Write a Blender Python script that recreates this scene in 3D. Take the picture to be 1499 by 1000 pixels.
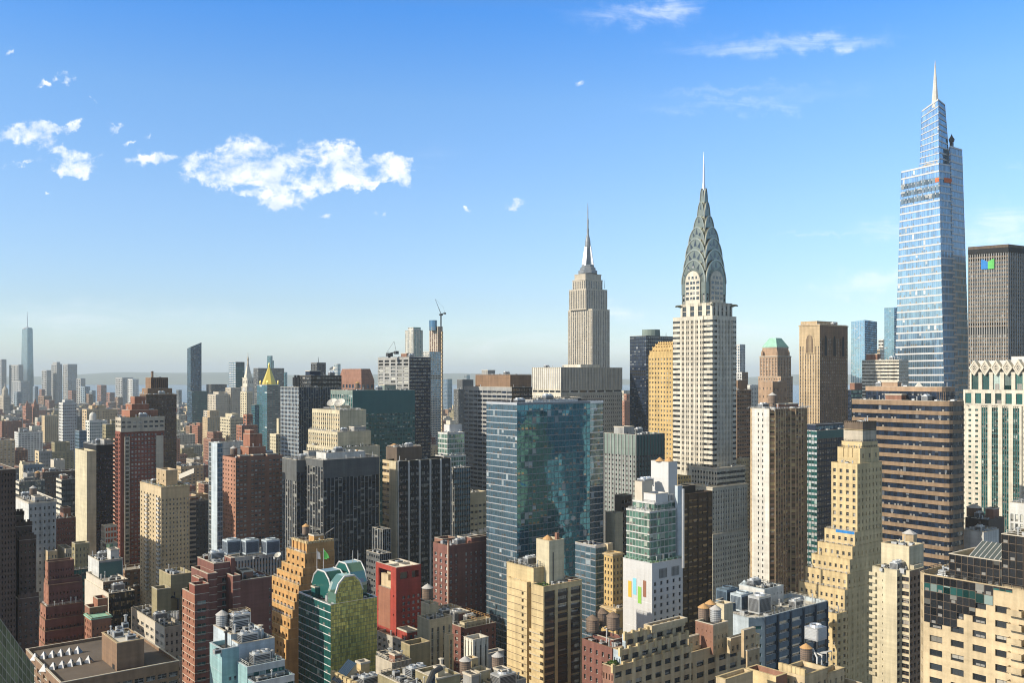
import bpy, math, random, zlib
import numpy as np
R = math.radians
rng = random.Random(7)
for o in list(bpy.data.objects):
    bpy.data.objects.remove(o, do_unlink=True)
SC = bpy.context.scene
COL = SC.collection

# ------------------------------------------------------------------ camera
# Grid frame: +X is the crosstown east direction, +Y is uptown, metres, street level z = 0.
F0, CX0, HY, CAMZ = 1390.0, 749.5, 549.0, 158.0      # focal length and horizon in photograph pixels
HEAD = R(218.75)                                      # view bearing, clockwise from +Y
DIR = np.array([math.sin(HEAD), math.cos(HEAD)])
RGT = np.array([math.cos(HEAD), -math.sin(HEAD)])
cam = bpy.data.cameras.new('camera'); camo = bpy.data.objects.new('camera', cam); COL.objects.link(camo)
camo.location = (0, 0, CAMZ); camo.rotation_euler = (R(90), 0, -HEAD)
cam.sensor_width = 36; cam.lens = 36 * F0 / 1499.0
cam.shift_y = (HY - 500.0) / 1499.0
cam.clip_start = 1; cam.clip_end = 80000
SC.camera = camo

# ------------------------------------------------------------------ sun, sky, exposure
SUN_AZ, SUN_EL = R(104), R(28)                        # azimuth clockwise from +Y
SUNV = np.array([math.sin(SUN_AZ) * math.cos(SUN_EL), math.cos(SUN_AZ) * math.cos(SUN_EL), math.sin(SUN_EL)])
sl = bpy.data.lights.new('sun', 'SUN'); sl.energy = 2.95; sl.angle = R(0.53); sl.color = (1.0, 0.90, 0.74)
so = bpy.data.objects.new('sun', sl); COL.objects.link(so)
from mathutils import Vector
so.rotation_euler = Vector(-SUNV).to_track_quat('-Z', 'Y').to_euler()
SC.view_settings.view_transform = 'Standard'; SC.view_settings.look = 'None'
SC.view_settings.exposure = 1.0; SC.view_settings.gamma = 1.0
SC.cycles.max_bounces = 6; SC.cycles.diffuse_bounces = 4; SC.cycles.glossy_bounces = 3
SC.cycles.transmission_bounces = 2; SC.cycles.volume_bounces = 0; SC.cycles.transparent_max_bounces = 4
SC.cycles.use_denoising = True; SC.cycles.filter_width = 1.1
SC.cycles.caustics_reflective = False; SC.cycles.caustics_refractive = False

def nd(nt, t, **kw):
    n = nt.nodes.new(t)
    for k, v in kw.items():
        setattr(n, k, v)
    return n
def mth(nt, op, a=None, b=None, c=None, clamp=False):
    n = nt.nodes.new('ShaderNodeMath'); n.operation = op; n.use_clamp = clamp
    for i, v in enumerate((a, b, c)):
        if v is None: continue
        if isinstance(v, (int, float)): n.inputs[i].default_value = v
        else: nt.links.new(v, n.inputs[i])
    return n.outputs[0]
def mixc(nt, fac, a, b, blend='MIX'):
    n = nt.nodes.new('ShaderNodeMix'); n.data_type = 'RGBA'; n.blend_type = blend
    for s, v in ((n.inputs[0], fac), (n.inputs[6], a), (n.inputs[7], b)):
        if isinstance(v, (int, float)): s.default_value = v
        elif isinstance(v, (tuple, list)): s.default_value = tuple(v) + ((1,) if len(v) == 3 else ())
        else: nt.links.new(v, s)
    return n.outputs[2]

def build_world():
    w = bpy.data.worlds.new('World'); SC.world = w; w.use_nodes = True
    nt = w.node_tree; nt.nodes.clear(); L = nt.links.new
    out = nd(nt, 'ShaderNodeOutputWorld'); bg = nd(nt, 'ShaderNodeBackground')
    sky = nd(nt, 'ShaderNodeTexSky', sky_type='NISHITA', sun_disc=False)
    sky.sun_elevation = SUN_EL; sky.sun_rotation = SUN_AZ
    sky.altitude = 150; sky.air_density = 1.0; sky.dust_density = 0.6; sky.ozone_density = 2.2
    sp_ = nd(nt, 'ShaderNodeSeparateXYZ'); tg = nd(nt, 'ShaderNodeTexCoord'); L(tg.outputs['Generated'], sp_.inputs[0])
    rp = nd(nt, 'ShaderNodeValToRGB'); L(sp_.outputs[2], rp.inputs[0]); cr = rp.color_ramp    # sky tint by elevation; unseen upper part warmed and brightened to fill shade
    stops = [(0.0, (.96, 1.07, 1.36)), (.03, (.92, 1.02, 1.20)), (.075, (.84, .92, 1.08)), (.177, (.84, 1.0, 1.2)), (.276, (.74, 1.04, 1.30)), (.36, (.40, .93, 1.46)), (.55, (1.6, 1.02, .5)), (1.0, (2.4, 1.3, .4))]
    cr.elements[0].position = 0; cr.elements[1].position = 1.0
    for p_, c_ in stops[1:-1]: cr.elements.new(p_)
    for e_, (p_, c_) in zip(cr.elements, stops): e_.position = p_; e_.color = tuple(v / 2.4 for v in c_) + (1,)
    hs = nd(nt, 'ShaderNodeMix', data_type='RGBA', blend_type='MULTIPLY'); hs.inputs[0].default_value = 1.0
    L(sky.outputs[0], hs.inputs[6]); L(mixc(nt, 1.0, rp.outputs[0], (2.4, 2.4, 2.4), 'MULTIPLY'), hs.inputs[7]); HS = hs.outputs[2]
    # direction -> screen-like tangents about the view heading, so clouds keep fixed bearings and elevations
    tc = nd(nt, 'ShaderNodeTexCoord'); vec = tc.outputs['Generated']
    def dot(v):
        n = nd(nt, 'ShaderNodeVectorMath', operation='DOT_PRODUCT'); L(vec, n.inputs[0]); n.inputs[1].default_value = v; return n.outputs['Value']
    fwd = mth(nt, 'MAXIMUM', dot((DIR[0], DIR[1], 0)), 0.05)
    rx = mth(nt, 'DIVIDE', dot((RGT[0], RGT[1], 0)), fwd)
    uz = mth(nt, 'DIVIDE', dot((0, 0, 1)), fwd)
    cmb = nd(nt, 'ShaderNodeCombineXYZ'); L(rx, cmb.inputs[0]); L(uz, cmb.inputs[1])
    def warp(scale, off):
        mp = nd(nt, 'ShaderNodeMapping'); mp.inputs['Location'].default_value = (off, off, off); L(cmb.outputs[0], mp.inputs[0])
        n = nd(nt, 'ShaderNodeTexNoise'); n.inputs['Scale'].default_value = scale; n.inputs['Detail'].default_value = 5; n.inputs['Roughness'].default_value = .6; L(mp.outputs[0], n.inputs['Vector'])
        return mth(nt, 'SUBTRACT', n.outputs[0], .5)
    rx0, uz0 = rx, uz
    rx = mth(nt, 'ADD', rx0, mth(nt, 'MULTIPLY', warp(38, 1.7), .055)); uz = mth(nt, 'ADD', uz0, mth(nt, 'MULTIPLY', warp(44, 6.1), .042))
    def blob(px, py, wx, wy, rot=0.0, amp=1.0):
        cx, cy = (px - CX0) / F0, (HY - py) / F0
        dx = mth(nt, 'SUBTRACT', rx, cx); dy = mth(nt, 'SUBTRACT', uz, cy)
        c, s = math.cos(rot), math.sin(rot)
        a = mth(nt, 'ADD', mth(nt, 'MULTIPLY', dx, c * F0 / wx), mth(nt, 'MULTIPLY', dy, s * F0 / wx))
        b = mth(nt, 'ADD', mth(nt, 'MULTIPLY', dx, -s * F0 / wy), mth(nt, 'MULTIPLY', dy, c * F0 / wy))
        r2 = mth(nt, 'ADD', mth(nt, 'MULTIPLY', a, a), mth(nt, 'MULTIPLY', b, b))
        return mth(nt, 'MULTIPLY', mth(nt, 'EXPONENT', mth(nt, 'MULTIPLY', r2, -1.0)), amp)
    def total(bl):
        t = blob(*bl[0])
        for b in bl[1:]: t = mth(nt, 'ADD', t, blob(*b))
        return t
    def noise(scale, detail, rough, sx=1.0, sy=1.0, off=0.0, dist=0.0):
        mp = nd(nt, 'ShaderNodeMapping'); mp.inputs['Scale'].default_value = (sx, sy, 1); mp.inputs['Location'].default_value = (off, off * .7, off)
        L(cmb.outputs[0], mp.inputs[0])
        n = nd(nt, 'ShaderNodeTexNoise'); L(mp.outputs[0], n.inputs['Vector'])
        n.inputs['Scale'].default_value = scale; n.inputs['Detail'].default_value = detail
        n.inputs['Roughness'].default_value = rough; n.inputs['Distortion'].default_value = dist
        return n.outputs[0]
    def ramp(v, lo, hi):
        n = nd(nt, 'ShaderNodeMapRange', interpolation_type='SMOOTHSTEP'); L(v, n.inputs[0]); n.inputs[1].default_value = lo; n.inputs[2].default_value = hi
        return n.outputs[0]
    cum = total([(368, 222, 62, 30, .06), (318, 252, 52, 20), (498, 226, 48, 24), (470, 255, 100, 24, .08), (548, 258, 48, 16, .1), (385, 272, 60, 14), (425, 298, 40, 13), (570, 235, 30, 10, 0, .7), (600, 270, 16, 14, 0, .6),
                 (100, 232, 50, 20), (38, 196, 50, 20), (98, 184, 26, 9, 0, .9), (225, 233, 42, 11, 0, .9), (168, 185, 26, 9, .5, .8), (118, 255, 22, 10, 0, .8), (18, 238, 22, 6, 0, .7), (65, 283, 10, 4, 0, .8),
                 (752, 304, 24, 10, .4, .75), (562, 312, 18, 8, .4, .75), (838, 122, 11, 9, .3, .9), (686, 305, 9, 5, 0, .7), (482, 317, 12, 4, 0, .7), (64, 118, 14, 8, 0, .8), (95, 110, 10, 18, .3, .7), (205, 203, 14, 6, 0, .75), (136, 146, 7, 10, 0, .7), (10, 75, 10, 10, 0, .75), (40, 145, 14, 5, 0, .6)])
    nz = noise(30, 10, 0.62, 1.0, 1.35, 3.1, .25)
    fine = noise(110, 6, 0.62, 1, 1.25, 9.0, .4)
    cv = mth(nt, 'MINIMUM', mth(nt, 'MULTIPLY', cum, 1.22), .92)
    e_ = mth(nt, 'ADD', mth(nt, 'MULTIPLY', mth(nt, 'SUBTRACT', nz, .5), 2.2), mth(nt, 'MULTIPLY', mth(nt, 'SUBTRACT', fine, .5), .7))
    cm = ramp(mth(nt, 'ADD', e_, mth(nt, 'MULTIPLY', mth(nt, 'SUBTRACT', cv, .70), .95)), -.16, .48)
    cir = total([(920, 22, 85, 16, -.05, .7), (985, 12, 40, 18, .2, .7), (1130, 62, 150, 15, .06, .58), (1215, 62, 90, 12, .1, .5), (1065, 155, 110, 9, .03, .6), (1060, 132, 110, 8, .06, .45), (1190, 140, 90, 18, .1, .35), (1190, 344, 55, 5, 0, .75),
                 (1300, 335, 52, 18, -.15, .75), (1285, 415, 85, 22, .15, .95), (1470, 340, 70, 40, 0, 1.05), (1490, 245, 30, 8, 0, .5), (915, 455, 45, 14, -.35, .75), (1090, 487, 70, 16, 0, .6), (800, 500, 130, 40, 0, .35), (620, 505, 190, 30, 0, .4), (230, 480, 240, 40, 0, .4), (60, 455, 120, 30, 0, .4), (1000, 515, 200, 26, 0, .5), (620, 232, 50, 30, .3, .25), (1230, 430, 40, 8, 0, .4), (850, 315, 30, 5, .1, .4), (620, 410, 300, 12, .03, .12)])
    wisp = noise(16, 8, 0.66, .42, 2.6, 5.3, 1.1)
    ci = ramp(mth(nt, 'MULTIPLY', cir, mth(nt, 'ADD', mth(nt, 'MULTIPLY', wisp, 2.6), -.72)), 0.02, 1.0)
    ci = mth(nt, 'MULTIPLY', ci, .52)
    shade = ramp(noise(30, 4, .5, 1, 1.3, 3.14), .3, .65)
    white = mixc(nt, shade, (4.6, 5.3, 6.2), (7.0, 7.15, 7.3))
    c = mixc(nt, ci, HS, (6.4, 6.8, 7.2))
    c = mixc(nt, mth(nt, 'MULTIPLY', cm, .97), c, white)
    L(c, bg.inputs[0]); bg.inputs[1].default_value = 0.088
    L(bg.outputs[0], out.inputs[0])
build_world()

# ------------------------------------------------------------------ pixels of the photograph -> points of the place
def ray(px):                       # horizontal direction with unit depth
    return DIR + (px - CX0) / F0 * RGT
def ground(px, D):
    return ray(px) * D
def zat(py, D):
    return CAMZ + (HY - py) * D / F0
def project(P):                    # (n,3) -> px, py, depth
    P = np.asarray(P, float).reshape(-1, 3)
    dep = P[:, :2] @ DIR; rr = P[:, :2] @ RGT
    dd = np.maximum(dep, 1e-3)
    return CX0 + F0 * rr / dd, HY - F0 * (P[:, 2] - CAMZ) / dd, dep

# ------------------------------------------------------------------ materials
MATS = {}
def new_mat(name):
    m = bpy.data.materials.new(name); m.use_nodes = True; MATS[name] = m
    nt = m.node_tree; p = nt.nodes['Principled BSDF']
    return m, nt, p
def wallmat(name, rgb, rough=0.85, var=0.33, scale=0.12, streak=0.42, spec=0.3, metal=0.0):
    m, nt, p = new_mat(name); L = nt.links.new
    rgb = tuple(min(c * 1.14, .62) for c in rgb)
    geo = nd(nt, 'ShaderNodeNewGeometry')
    n1 = nd(nt, 'ShaderNodeTexNoise'); n1.inputs['Scale'].default_value = scale; n1.inputs['Detail'].default_value = 6; n1.inputs['Roughness'].default_value = .65
    L(geo.outputs['Position'], n1.inputs['Vector'])
    mp = nd(nt, 'ShaderNodeMapping'); mp.inputs['Scale'].default_value = (.55, .55, .035); L(geo.outputs['Position'], mp.inputs[0])
    n2 = nd(nt, 'ShaderNodeTexNoise'); n2.inputs['Scale'].default_value = 1.0; n2.inputs['Detail'].default_value = 4; L(mp.outputs[0], n2.inputs['Vector'])
    n3 = nd(nt, 'ShaderNodeTexNoise'); n3.inputs['Scale'].default_value = 2.2; n3.inputs['Detail'].default_value = 3; L(geo.outputs['Position'], n3.inputs['Vector'])
    v = mth(nt, 'ADD', mth(nt, 'MULTIPLY', mth(nt, 'SUBTRACT', n1.outputs[0], .5), var * 2.2), mth(nt, 'MULTIPLY', mth(nt, 'SUBTRACT', n2.outputs[0], .5), streak * 2.2))
    v = mth(nt, 'ADD', v, mth(nt, 'MULTIPLY', mth(nt, 'SUBTRACT', n3.outputs[0], .5), .22))
    sz = nd(nt, 'ShaderNodeSeparateXYZ'); L(geo.outputs['Position'], sz.inputs[0])
    cz = nd(nt, 'ShaderNodeCombineXYZ'); L(mth(nt, 'MULTIPLY', sz.outputs[2], .9), cz.inputs[2]); L(mth(nt, 'MULTIPLY', sz.outputs[0], .04), cz.inputs[0]); L(mth(nt, 'MULTIPLY', sz.outputs[1], .04), cz.inputs[1])
    n4 = nd(nt, 'ShaderNodeTexNoise'); n4.inputs['Scale'].default_value = 1.0; n4.inputs['Detail'].default_value = 2; L(cz.outputs[0], n4.inputs['Vector'])
    v = mth(nt, 'ADD', v, mth(nt, 'MULTIPLY', mth(nt, 'SUBTRACT', n4.outputs[0], .5), streak * .9))    # courses and patched storeys
    v = mth(nt, 'ADD', v, 1.0)
    vm = nd(nt, 'ShaderNodeVectorMath', operation='SCALE'); vm.inputs[0].default_value = rgb; L(v, vm.inputs['Scale'])
    L(vm.outputs[0], p.inputs['Base Color'])
    p.inputs['Roughness'].default_value = rough; p.inputs['Specular IOR Level'].default_value = spec; p.inputs['Metallic'].default_value = metal
    return m
def rand_out(nt):
    geo = nd(nt, 'ShaderNodeNewGeometry'); oi = nd(nt, 'ShaderNodeObjectInfo')
    r = mth(nt, 'FRACT', mth(nt, 'ADD', geo.outputs['Random Per Island'], mth(nt, 'MULTIPLY', oi.outputs['Random'], 7.31)))
    wn = nd(nt, 'ShaderNodeTexWhiteNoise', noise_dimensions='1D'); nt.links.new(mth(nt, 'MULTIPLY', r, 917.0), wn.inputs['W'])
    return r, wn.outputs['Value'], wn.outputs['Color'], geo
def glassmat(name, tint, metal=0.55, rough=0.06, tilt=0.02, wob=0.0, var=.5, blind=0.0, blindc=(.5, .48, .42), wscale=.25, spec=0.9):
    """Window glass: pane-to-pane tint, slight pane tilt, ripples, blinds drawn to a random height."""
    m, nt, p = new_mat(name); L = nt.links.new
    r, v, col, geo = rand_out(nt)
    base = nd(nt, 'ShaderNodeVectorMath', operation='SCALE'); base.inputs[0].default_value = tint
    L(mth(nt, 'ADD', mth(nt, 'MULTIPLY', mth(nt, 'SUBTRACT', v, .5), 2 * var), 1.0), base.inputs['Scale'])
    c = base.outputs[0]
    if blind > 0:
        tc = nd(nt, 'ShaderNodeUVMap'); sep = nd(nt, 'ShaderNodeSeparateXYZ'); L(tc.outputs[0], sep.inputs[0])
        sc = nd(nt, 'ShaderNodeSeparateColor'); L(col, sc.inputs[0])
        has = mth(nt, 'LESS_THAN', sc.outputs[0], blind)
        down = mth(nt, 'GREATER_THAN', mth(nt, 'ADD', sep.outputs[1], mth(nt, 'MULTIPLY', sc.outputs[1], 1.15)), 1.0)
        f = mth(nt, 'MULTIPLY', has, down)
        bc = nd(nt, 'ShaderNodeVectorMath', operation='SCALE'); bc.inputs[0].default_value = blindc; L(mth(nt, 'ADD', mth(nt, 'MULTIPLY', sc.outputs[2], .8), .4), bc.inputs['Scale'])
        c = mixc(nt, mth(nt, 'MULTIPLY', f, .85), c, bc.outputs[0])
        ac = mth(nt, 'MULTIPLY', mth(nt, 'GREATER_THAN', sc.outputs[2], .84), mth(nt, 'MULTIPLY', mth(nt, 'LESS_THAN', sep.outputs[1], .36), mth(nt, 'LESS_THAN', mth(nt, 'ABSOLUTE', mth(nt, 'SUBTRACT', sep.outputs[0], .5)), .32)))
        c = mixc(nt, ac, c, (.26, .25, .23))
        L(mth(nt, 'MULTIPLY', mth(nt, 'SUBTRACT', 1.0, f), metal), p.inputs['Metallic'])
    else:
        p.inputs['Metallic'].default_value = metal
    L(c, p.inputs['Base Color'])
    if tilt > 0 or wob > 0:
        s = nd(nt, 'ShaderNodeVectorMath', operation='SUBTRACT'); L(col, s.inputs[0]); s.inputs[1].default_value = (.5, .5, .5)
        k = nd(nt, 'ShaderNodeVectorMath', operation='SCALE'); L(s.outputs[0], k.inputs[0]); k.inputs['Scale'].default_value = tilt * 2
        a = nd(nt, 'ShaderNodeVectorMath', operation='ADD'); L(geo.outputs['Normal'], a.inputs[0]); L(k.outputs[0], a.inputs[1])
        o = a.outputs[0]
        if wob > 0:
            nz = nd(nt, 'ShaderNodeTexNoise'); nz.inputs['Scale'].default_value = wscale; nz.inputs['Detail'].default_value = 2; L(geo.outputs['Position'], nz.inputs['Vector'])
            s2 = nd(nt, 'ShaderNodeVectorMath', operation='SUBTRACT'); L(nz.outputs['Color'], s2.inputs[0]); s2.inputs[1].default_value = (.5, .5, .5)
            k2 = nd(nt, 'ShaderNodeVectorMath', operation='SCALE'); L(s2.outputs[0], k2.inputs[0]); k2.inputs['Scale'].default_value = wob * 2
            a2 = nd(nt, 'ShaderNodeVectorMath', operation='ADD'); L(o, a2.inputs[0]); L(k2.outputs[0], a2.inputs[1]); o = a2.outputs[0]
        nn = nd(nt, 'ShaderNodeVectorMath', operation='NORMALIZE'); L(o, nn.inputs[0]); L(nn.outputs[0], p.inputs['Normal'])
    p.inputs['Roughness'].default_value = rough; p.inputs['Specular IOR Level'].default_value = spec
    return m
W = wallmat
for nm, c in dict(tan=(.37, .28, .17), cream=(.42, .37, .255), buff=(.42, .335, .21), sand=(.44, .345, .19), gold_brick=(.41, .29, .125), orange=(.39, .225, .085), red=(.165, .058, .04), dark_red=(.15, .068, .054), brick=(.20, .105, .072),
                  brown=(.18, .115, .072), dark_brown=(.085, .058, .045), pink=(.30, .155, .105), grey=(.25, .25, .24), light_grey=(.42, .42, .40), dark_grey=(.085, .09, .09), white=(.47, .455, .41), stone=(.46, .43, .355), limestone=(.355, .315, .25),
                  teal=(.20, .32, .33), blue=(.095, .135, .175), light_blue=(.35, .40, .43), black=(.018, .02, .022), bronze=(.10, .075, .055), scarlet=(.27, .045, .032), concrete=(.33, .31, .27), navy=(.025, .04, .06), green_grey=(.15, .19, .17), granite=(.30, .205, .135), umber=(.20, .14, .09), fog_blue=(.15, .19, .22), olive=(.22, .19, .11), clay=(.24, .11, .07)).items():
    W(nm, c)
W('aluminium', (.55, .56, .57), .38, .12, .1, .1, .5, .7)
W('white_panel', (.45, .45, .445), .55, .10, .06, .10)
W('steel_crown', (.17, .185, .155), .36, .25, .3, .2, .5, .75)
W('steel_rim', (.28, .29, .25), .36, .25, .3, .2, .5, .75)
W('steel_mast', (.16, .175, .19), .5, .2, .3, .2, .4, .15)
W('steel_spire', (.62, .62, .60), .3, .1, .3, .1, .5, .8)
W('gold_leaf', (.62, .42, .07), .4, .1, .3, .1, .5, .25)
W('copper_green', (.23, .42, .33), .7, .3, .3, .3)
W('gravel', (.30, .28, .25), .95, .35, .25, 0)
W('tar', (.075, .075, .075), .9, .5, .15, 0)
W('pale_roof', (.50, .475, .42), .9, .25, .15, 0)
W('roof_brown', (.115, .095, .078), .95, .4, .15, 0)
W('tile_roof', (.24, .17, .135), .9, .3, .2, 0)
W('coping', (.44, .395, .32), .85, .2, .3, 0)
W('tank_wood', (.17, .125, .095), .9, .3, .5, .5)
W('tank_cone', (.42, .25, .11), .8, .3, .5, .2)
W('grey_cone', (.38, .37, .36), .7, .2, .5, .2)
W('galvanized', (.46, .47, .47), .45, .2, .4, .2, .5, .5)
W('dark_metal', (.05, .052, .055), .5, .2, .4, .2, .5, .3)
W('frame', (.42, .41, .38), .6, .1)
W('dark_frame', (.045, .045, .045), .5, .1)
W('white_frame', (.62, .63, .62), .55, .1)
W('planting', (.06, .10, .025), .95, .8, .8, 0)
W('orange_netting', (.55, .13, .05), .9, .4, .5, .3)
W('logo_orange', (.80, .33, .04), .7, .04, .1, 0); W('logo_blue', (.18, .45, .72), .7, .04, .1, 0); W('logo_green', (.20, .40, .07), .7, .04, .1, 0); W('logo_brown', (.22, .10, .06), .7, .04, .1, 0)
W('mark_blue', (.02, .16, .42), .6, .04); W('mark_green', (.10, .42, .10), .6, .04)
W('street', (.055, .055, .058), .9, .3, .05, 0)
G = glassmat
G('window', (.026, .031, .036), 0.0, .05, .015, 0, .6, .36, (.50, .47, .40))
G('window_dark', (.016, .020, .024), 0.0, .05, .015, 0, .6, .18, (.34, .32, .28))
G('window_pale', (.06, .066, .068), 0.1, .06, .02, 0, .6, .78, (.62, .62, .55))  # bright blinds on most panes also stand in for reflected sky
G('window_warm', (.05, .04, .03), 0.0, .06, .02, 0, .6, .65, (.45, .34, .18))
G('window_teal', (.02, .085, .08), .25, .05, .02, .01, .7, .16, (.35, .45, .42))
G('glass_navy', (.014, .024, .045), .12, .08, .012, .004, .5, .06, (.15, .17, .2))
G('glass_black', (.018, .02, .023), .15, .10, .012, .004, .5, .1, (.2, .2, .18))
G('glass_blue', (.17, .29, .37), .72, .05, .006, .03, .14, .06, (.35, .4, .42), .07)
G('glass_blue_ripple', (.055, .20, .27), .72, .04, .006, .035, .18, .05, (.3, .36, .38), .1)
G('glass_gold_dim', (.30, .34, .20), .6, .12, .02, .03, .3, 0, (.4, .4, .3), .3)
G('office_glass', (.022, .027, .032), .06, .06, .012, .004, .6, .28, (.28, .28, .25))
G('glass_sky', (.20, .33, .46), .74, .07, .008, .006, .22, .04, (.6, .62, .62))
G('glass_side', (.17, .33, .50), .0, .12, .008, .006, .25, .04, (.3, .35, .4), spec=.35)
G('glass_deep', (.08, .17, .27), .7, .06, .01, .008, .4, .05, (.3, .35, .4))
G('glass_teal', (.024, .125, .115), .3, .06, .012, .012, .25, .03, (.3, .4, .35), .2)
G('glass_gold_reflection', (.52, .54, .17), .4, .10, .03, .05, .4, 0, (.4, .4, .3), .3)  # reflection of a sunlit yellow building put into the base colour
G('glass_green', (.16, .30, .24), .55, .06, .02, .02, .5, .25, (.4, .45, .38), .2)
G('glass_grey', (.13, .16, .17), .5, .08, .014, .01, .5, .15, (.38, .37, .33))
G('glass_far', (.12, .22, .27), .6, .12, .01, 0, .4)
SPANS = dict(span_teal=(.03, .10, .10), span_navy=(.012, .02, .04), span_black=(.015, .016, .018), span_green=(.06, .12, .11), span_grey=(.10, .105, .10), span_bronze=(.05, .038, .03))
for k, c in SPANS.items(): W(k, c, .5, .15, .1, .1, .2)

# ------------------------------------------------------------------ mesh building
class MB:
    """Collects quads and polygons; build() links them as ONE mesh object."""
    def __init__(s): s.q = []; s.p = []
    def quads(s, a, mat, uv=None):
        a = np.asarray(a, float).reshape(-1, 4, 3)
        if len(a): s.q.append((a, mat, uv))
    def poly(s, pts, mat): s.p.append((np.asarray(pts, float), mat))
    def box(s, x0, x1, y0, y1, z0, z1, mat, top=None, bottom=True):
        p = lambda x, y, z: (x, y, z)
        qs = [[p(x1, y0, z0), p(x1, y1, z0), p(x1, y1, z1), p(x1, y0, z1)], [p(x1, y1, z0), p(x0, y1, z0), p(x0, y1, z1), p(x1, y1, z1)],
              [p(x0, y1, z0), p(x0, y0, z0), p(x0, y0, z1), p(x0, y1, z1)], [p(x0, y0, z0), p(x1, y0, z0), p(x1, y0, z1), p(x0, y0, z1)]]
        if bottom: qs.append([p(x0, y1, z0), p(x1, y1, z0), p(x1, y0, z0), p(x0, y0, z0)])
        s.quads(qs, mat)
        s.quads([[p(x0, y0, z1), p(x1, y0, z1), p(x1, y1, z1), p(x0, y1, z1)]], top or mat)
    def lathe(s, cx, cy, prof, mat, n=14, cap=True, phase=0.0):
        """prof: (radius, z) upwards"""
        an = np.arange(n) * 2 * math.pi / n + phase
        ring = lambda r, z: np.stack([cx + r * np.cos(an), cy + r * np.sin(an), np.full(n, z)], 1)
        for (r0, z0), (r1, z1) in zip(prof, prof[1:]):
            a, b = ring(r0, z0), ring(r1, z1)
            s.quads(np.stack([a, np.roll(a, -1, 0), np.roll(b, -1, 0), b], 1), mat)
        if cap and prof[-1][0] > 1e-3: s.poly(ring(*prof[-1]), mat)
    def tube(s, pts, r, mat, n=7):
        pts = np.asarray(pts, float); rs = r if hasattr(r, '__len__') else [r] * len(pts)
        rings = []
        for i, P in enumerate(pts):
            t = pts[min(i + 1, len(pts) - 1)] - pts[max(i - 1, 0)]; t = t / (np.linalg.norm(t) + 1e-9)
            u = np.cross(t, (0, 0, 1) if abs(t[2]) < .9 else (1, 0, 0)); u /= np.linalg.norm(u); v = np.cross(t, u)
            an = np.arange(n) * 2 * math.pi / n
            rings.append(P + rs[i] * (np.cos(an)[:, None] * u + np.sin(an)[:, None] * v))
        for a, b in zip(rings, rings[1:]):
            s.quads(np.stack([a, np.roll(a, -1, 0), np.roll(b, -1, 0), b], 1), mat)
        s.poly(rings[0][::-1], mat); s.poly(rings[-1], mat)
    def prism(s, plan, z0, z1, mat, top=None):
        """plan: CCW (x, y)"""
        n = len(plan)
        s.quads([[(*plan[i], z0), (*plan[(i + 1) % n], z0), (*plan[(i + 1) % n], z1), (*plan[i], z1)] for i in range(n)], mat)
        s.poly([(x, y, z1) for x, y in plan], top or mat)
    def build(s, name, parent=None, origin=(0, 0, 0), loc=(0, 0, 0), rot=0.0):
        if not s.q and not s.p: return None
        org = np.asarray(origin, float)
        mats = []; V = []; LV = []; LS = []; MI = []; UV = []; nv = 0; nl = 0
        def slot(m):
            if m not in mats: mats.append(m)
            return mats.index(m)
        for a, m, uv in s.q:
            k = len(a); V.append((a - org).reshape(-1, 3)); LV.append(np.arange(k * 4) + nv); LS.append(np.arange(k) * 4 + nl)
            MI.append(np.full(k, slot(m))); UV.append(np.tile(np.array([[0, 0], [1, 0], [1, 1], [0, 1]], float), (k, 1)))
            nv += 4 * k; nl += 4 * k
        for pts, m in s.p:
            k = len(pts); V.append(pts - org); LV.append(np.arange(k) + nv); LS.append(np.array([nl])); MI.append(np.array([slot(m)]))
            UV.append(np.zeros((k, 2))); nv += k; nl += k
        V = np.concatenate(V); LV = np.concatenate(LV); LS = np.concatenate(LS); MI = np.concatenate(MI); UV = np.concatenate(UV)
        me = bpy.data.meshes.new(name); me.vertices.add(len(V)); me.vertices.foreach_set('co', V.ravel().astype(np.float32))
        me.loops.add(len(LV)); me.loops.foreach_set('vertex_index', LV.astype(np.int32))
        me.polygons.add(len(LS)); me.polygons.foreach_set('loop_start', LS.astype(np.int32))
        me.polygons.foreach_set('material_index', MI.astype(np.int32))
        for m in mats: me.materials.append(MATS[m])
        uvl = me.uv_layers.new(name='UVMap'); uvl.data.foreach_set('uv', UV.ravel().astype(np.float32))
        me.update(calc_edges=True)
        o = bpy.data.objects.new(name, me); COL.objects.link(o); o.location = loc; o.rotation_euler = (0, 0, rot)
        if parent is not None: o.parent = parent
        return o
def props(o, label=None, cat=None, group=None, kind=None):
    for k, v in (('label', label), ('category', cat), ('group', group), ('kind', kind)):
        if v: o[k] = v
    return o

# ------------------------------------------------------------------ facades
def S(n, fp, **k):
    """n bays, fp = storey pitch in photograph pixels at the wing's corner."""
    d = dict(n=n, fp=fp, ww=.5, wh=.52, dw=.50, ds=0.0, dp=0.0, top=.7, em=0.0, wall=None, span=None, g='window', ind=True, pk=0, pp=.35, pm=None, pw=.0, mul=2, rail=True,
             fr='frame', mode='punch', pat=None, mech=(), bands=None, skip=(), fh=None, mm=None, blankcol=())
    d.update(k); return d
def RIB(n, fp, wh=.45, **k):
    d = dict(mode='ribbon', ww=.94, wh=wh, dw=.25, ind=False, g='window_dark', top=.35); d.update(k); return S(n, fp, **d)
def CUR(n, fp, wh=.62, **k):
    d = dict(mode='pier', ww=.9, wh=wh, dw=.12, ds=.1, dp=0.0, ind=False, g='glass_deep', top=.15); d.update(k); return S(n, fp, **d)
def PIER(n, fp, **k):
    d = dict(mode='pier', ww=.55, wh=.55, dw=.55, ds=.4, ind=True); d.update(k); return S(n, fp, **d)

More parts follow.
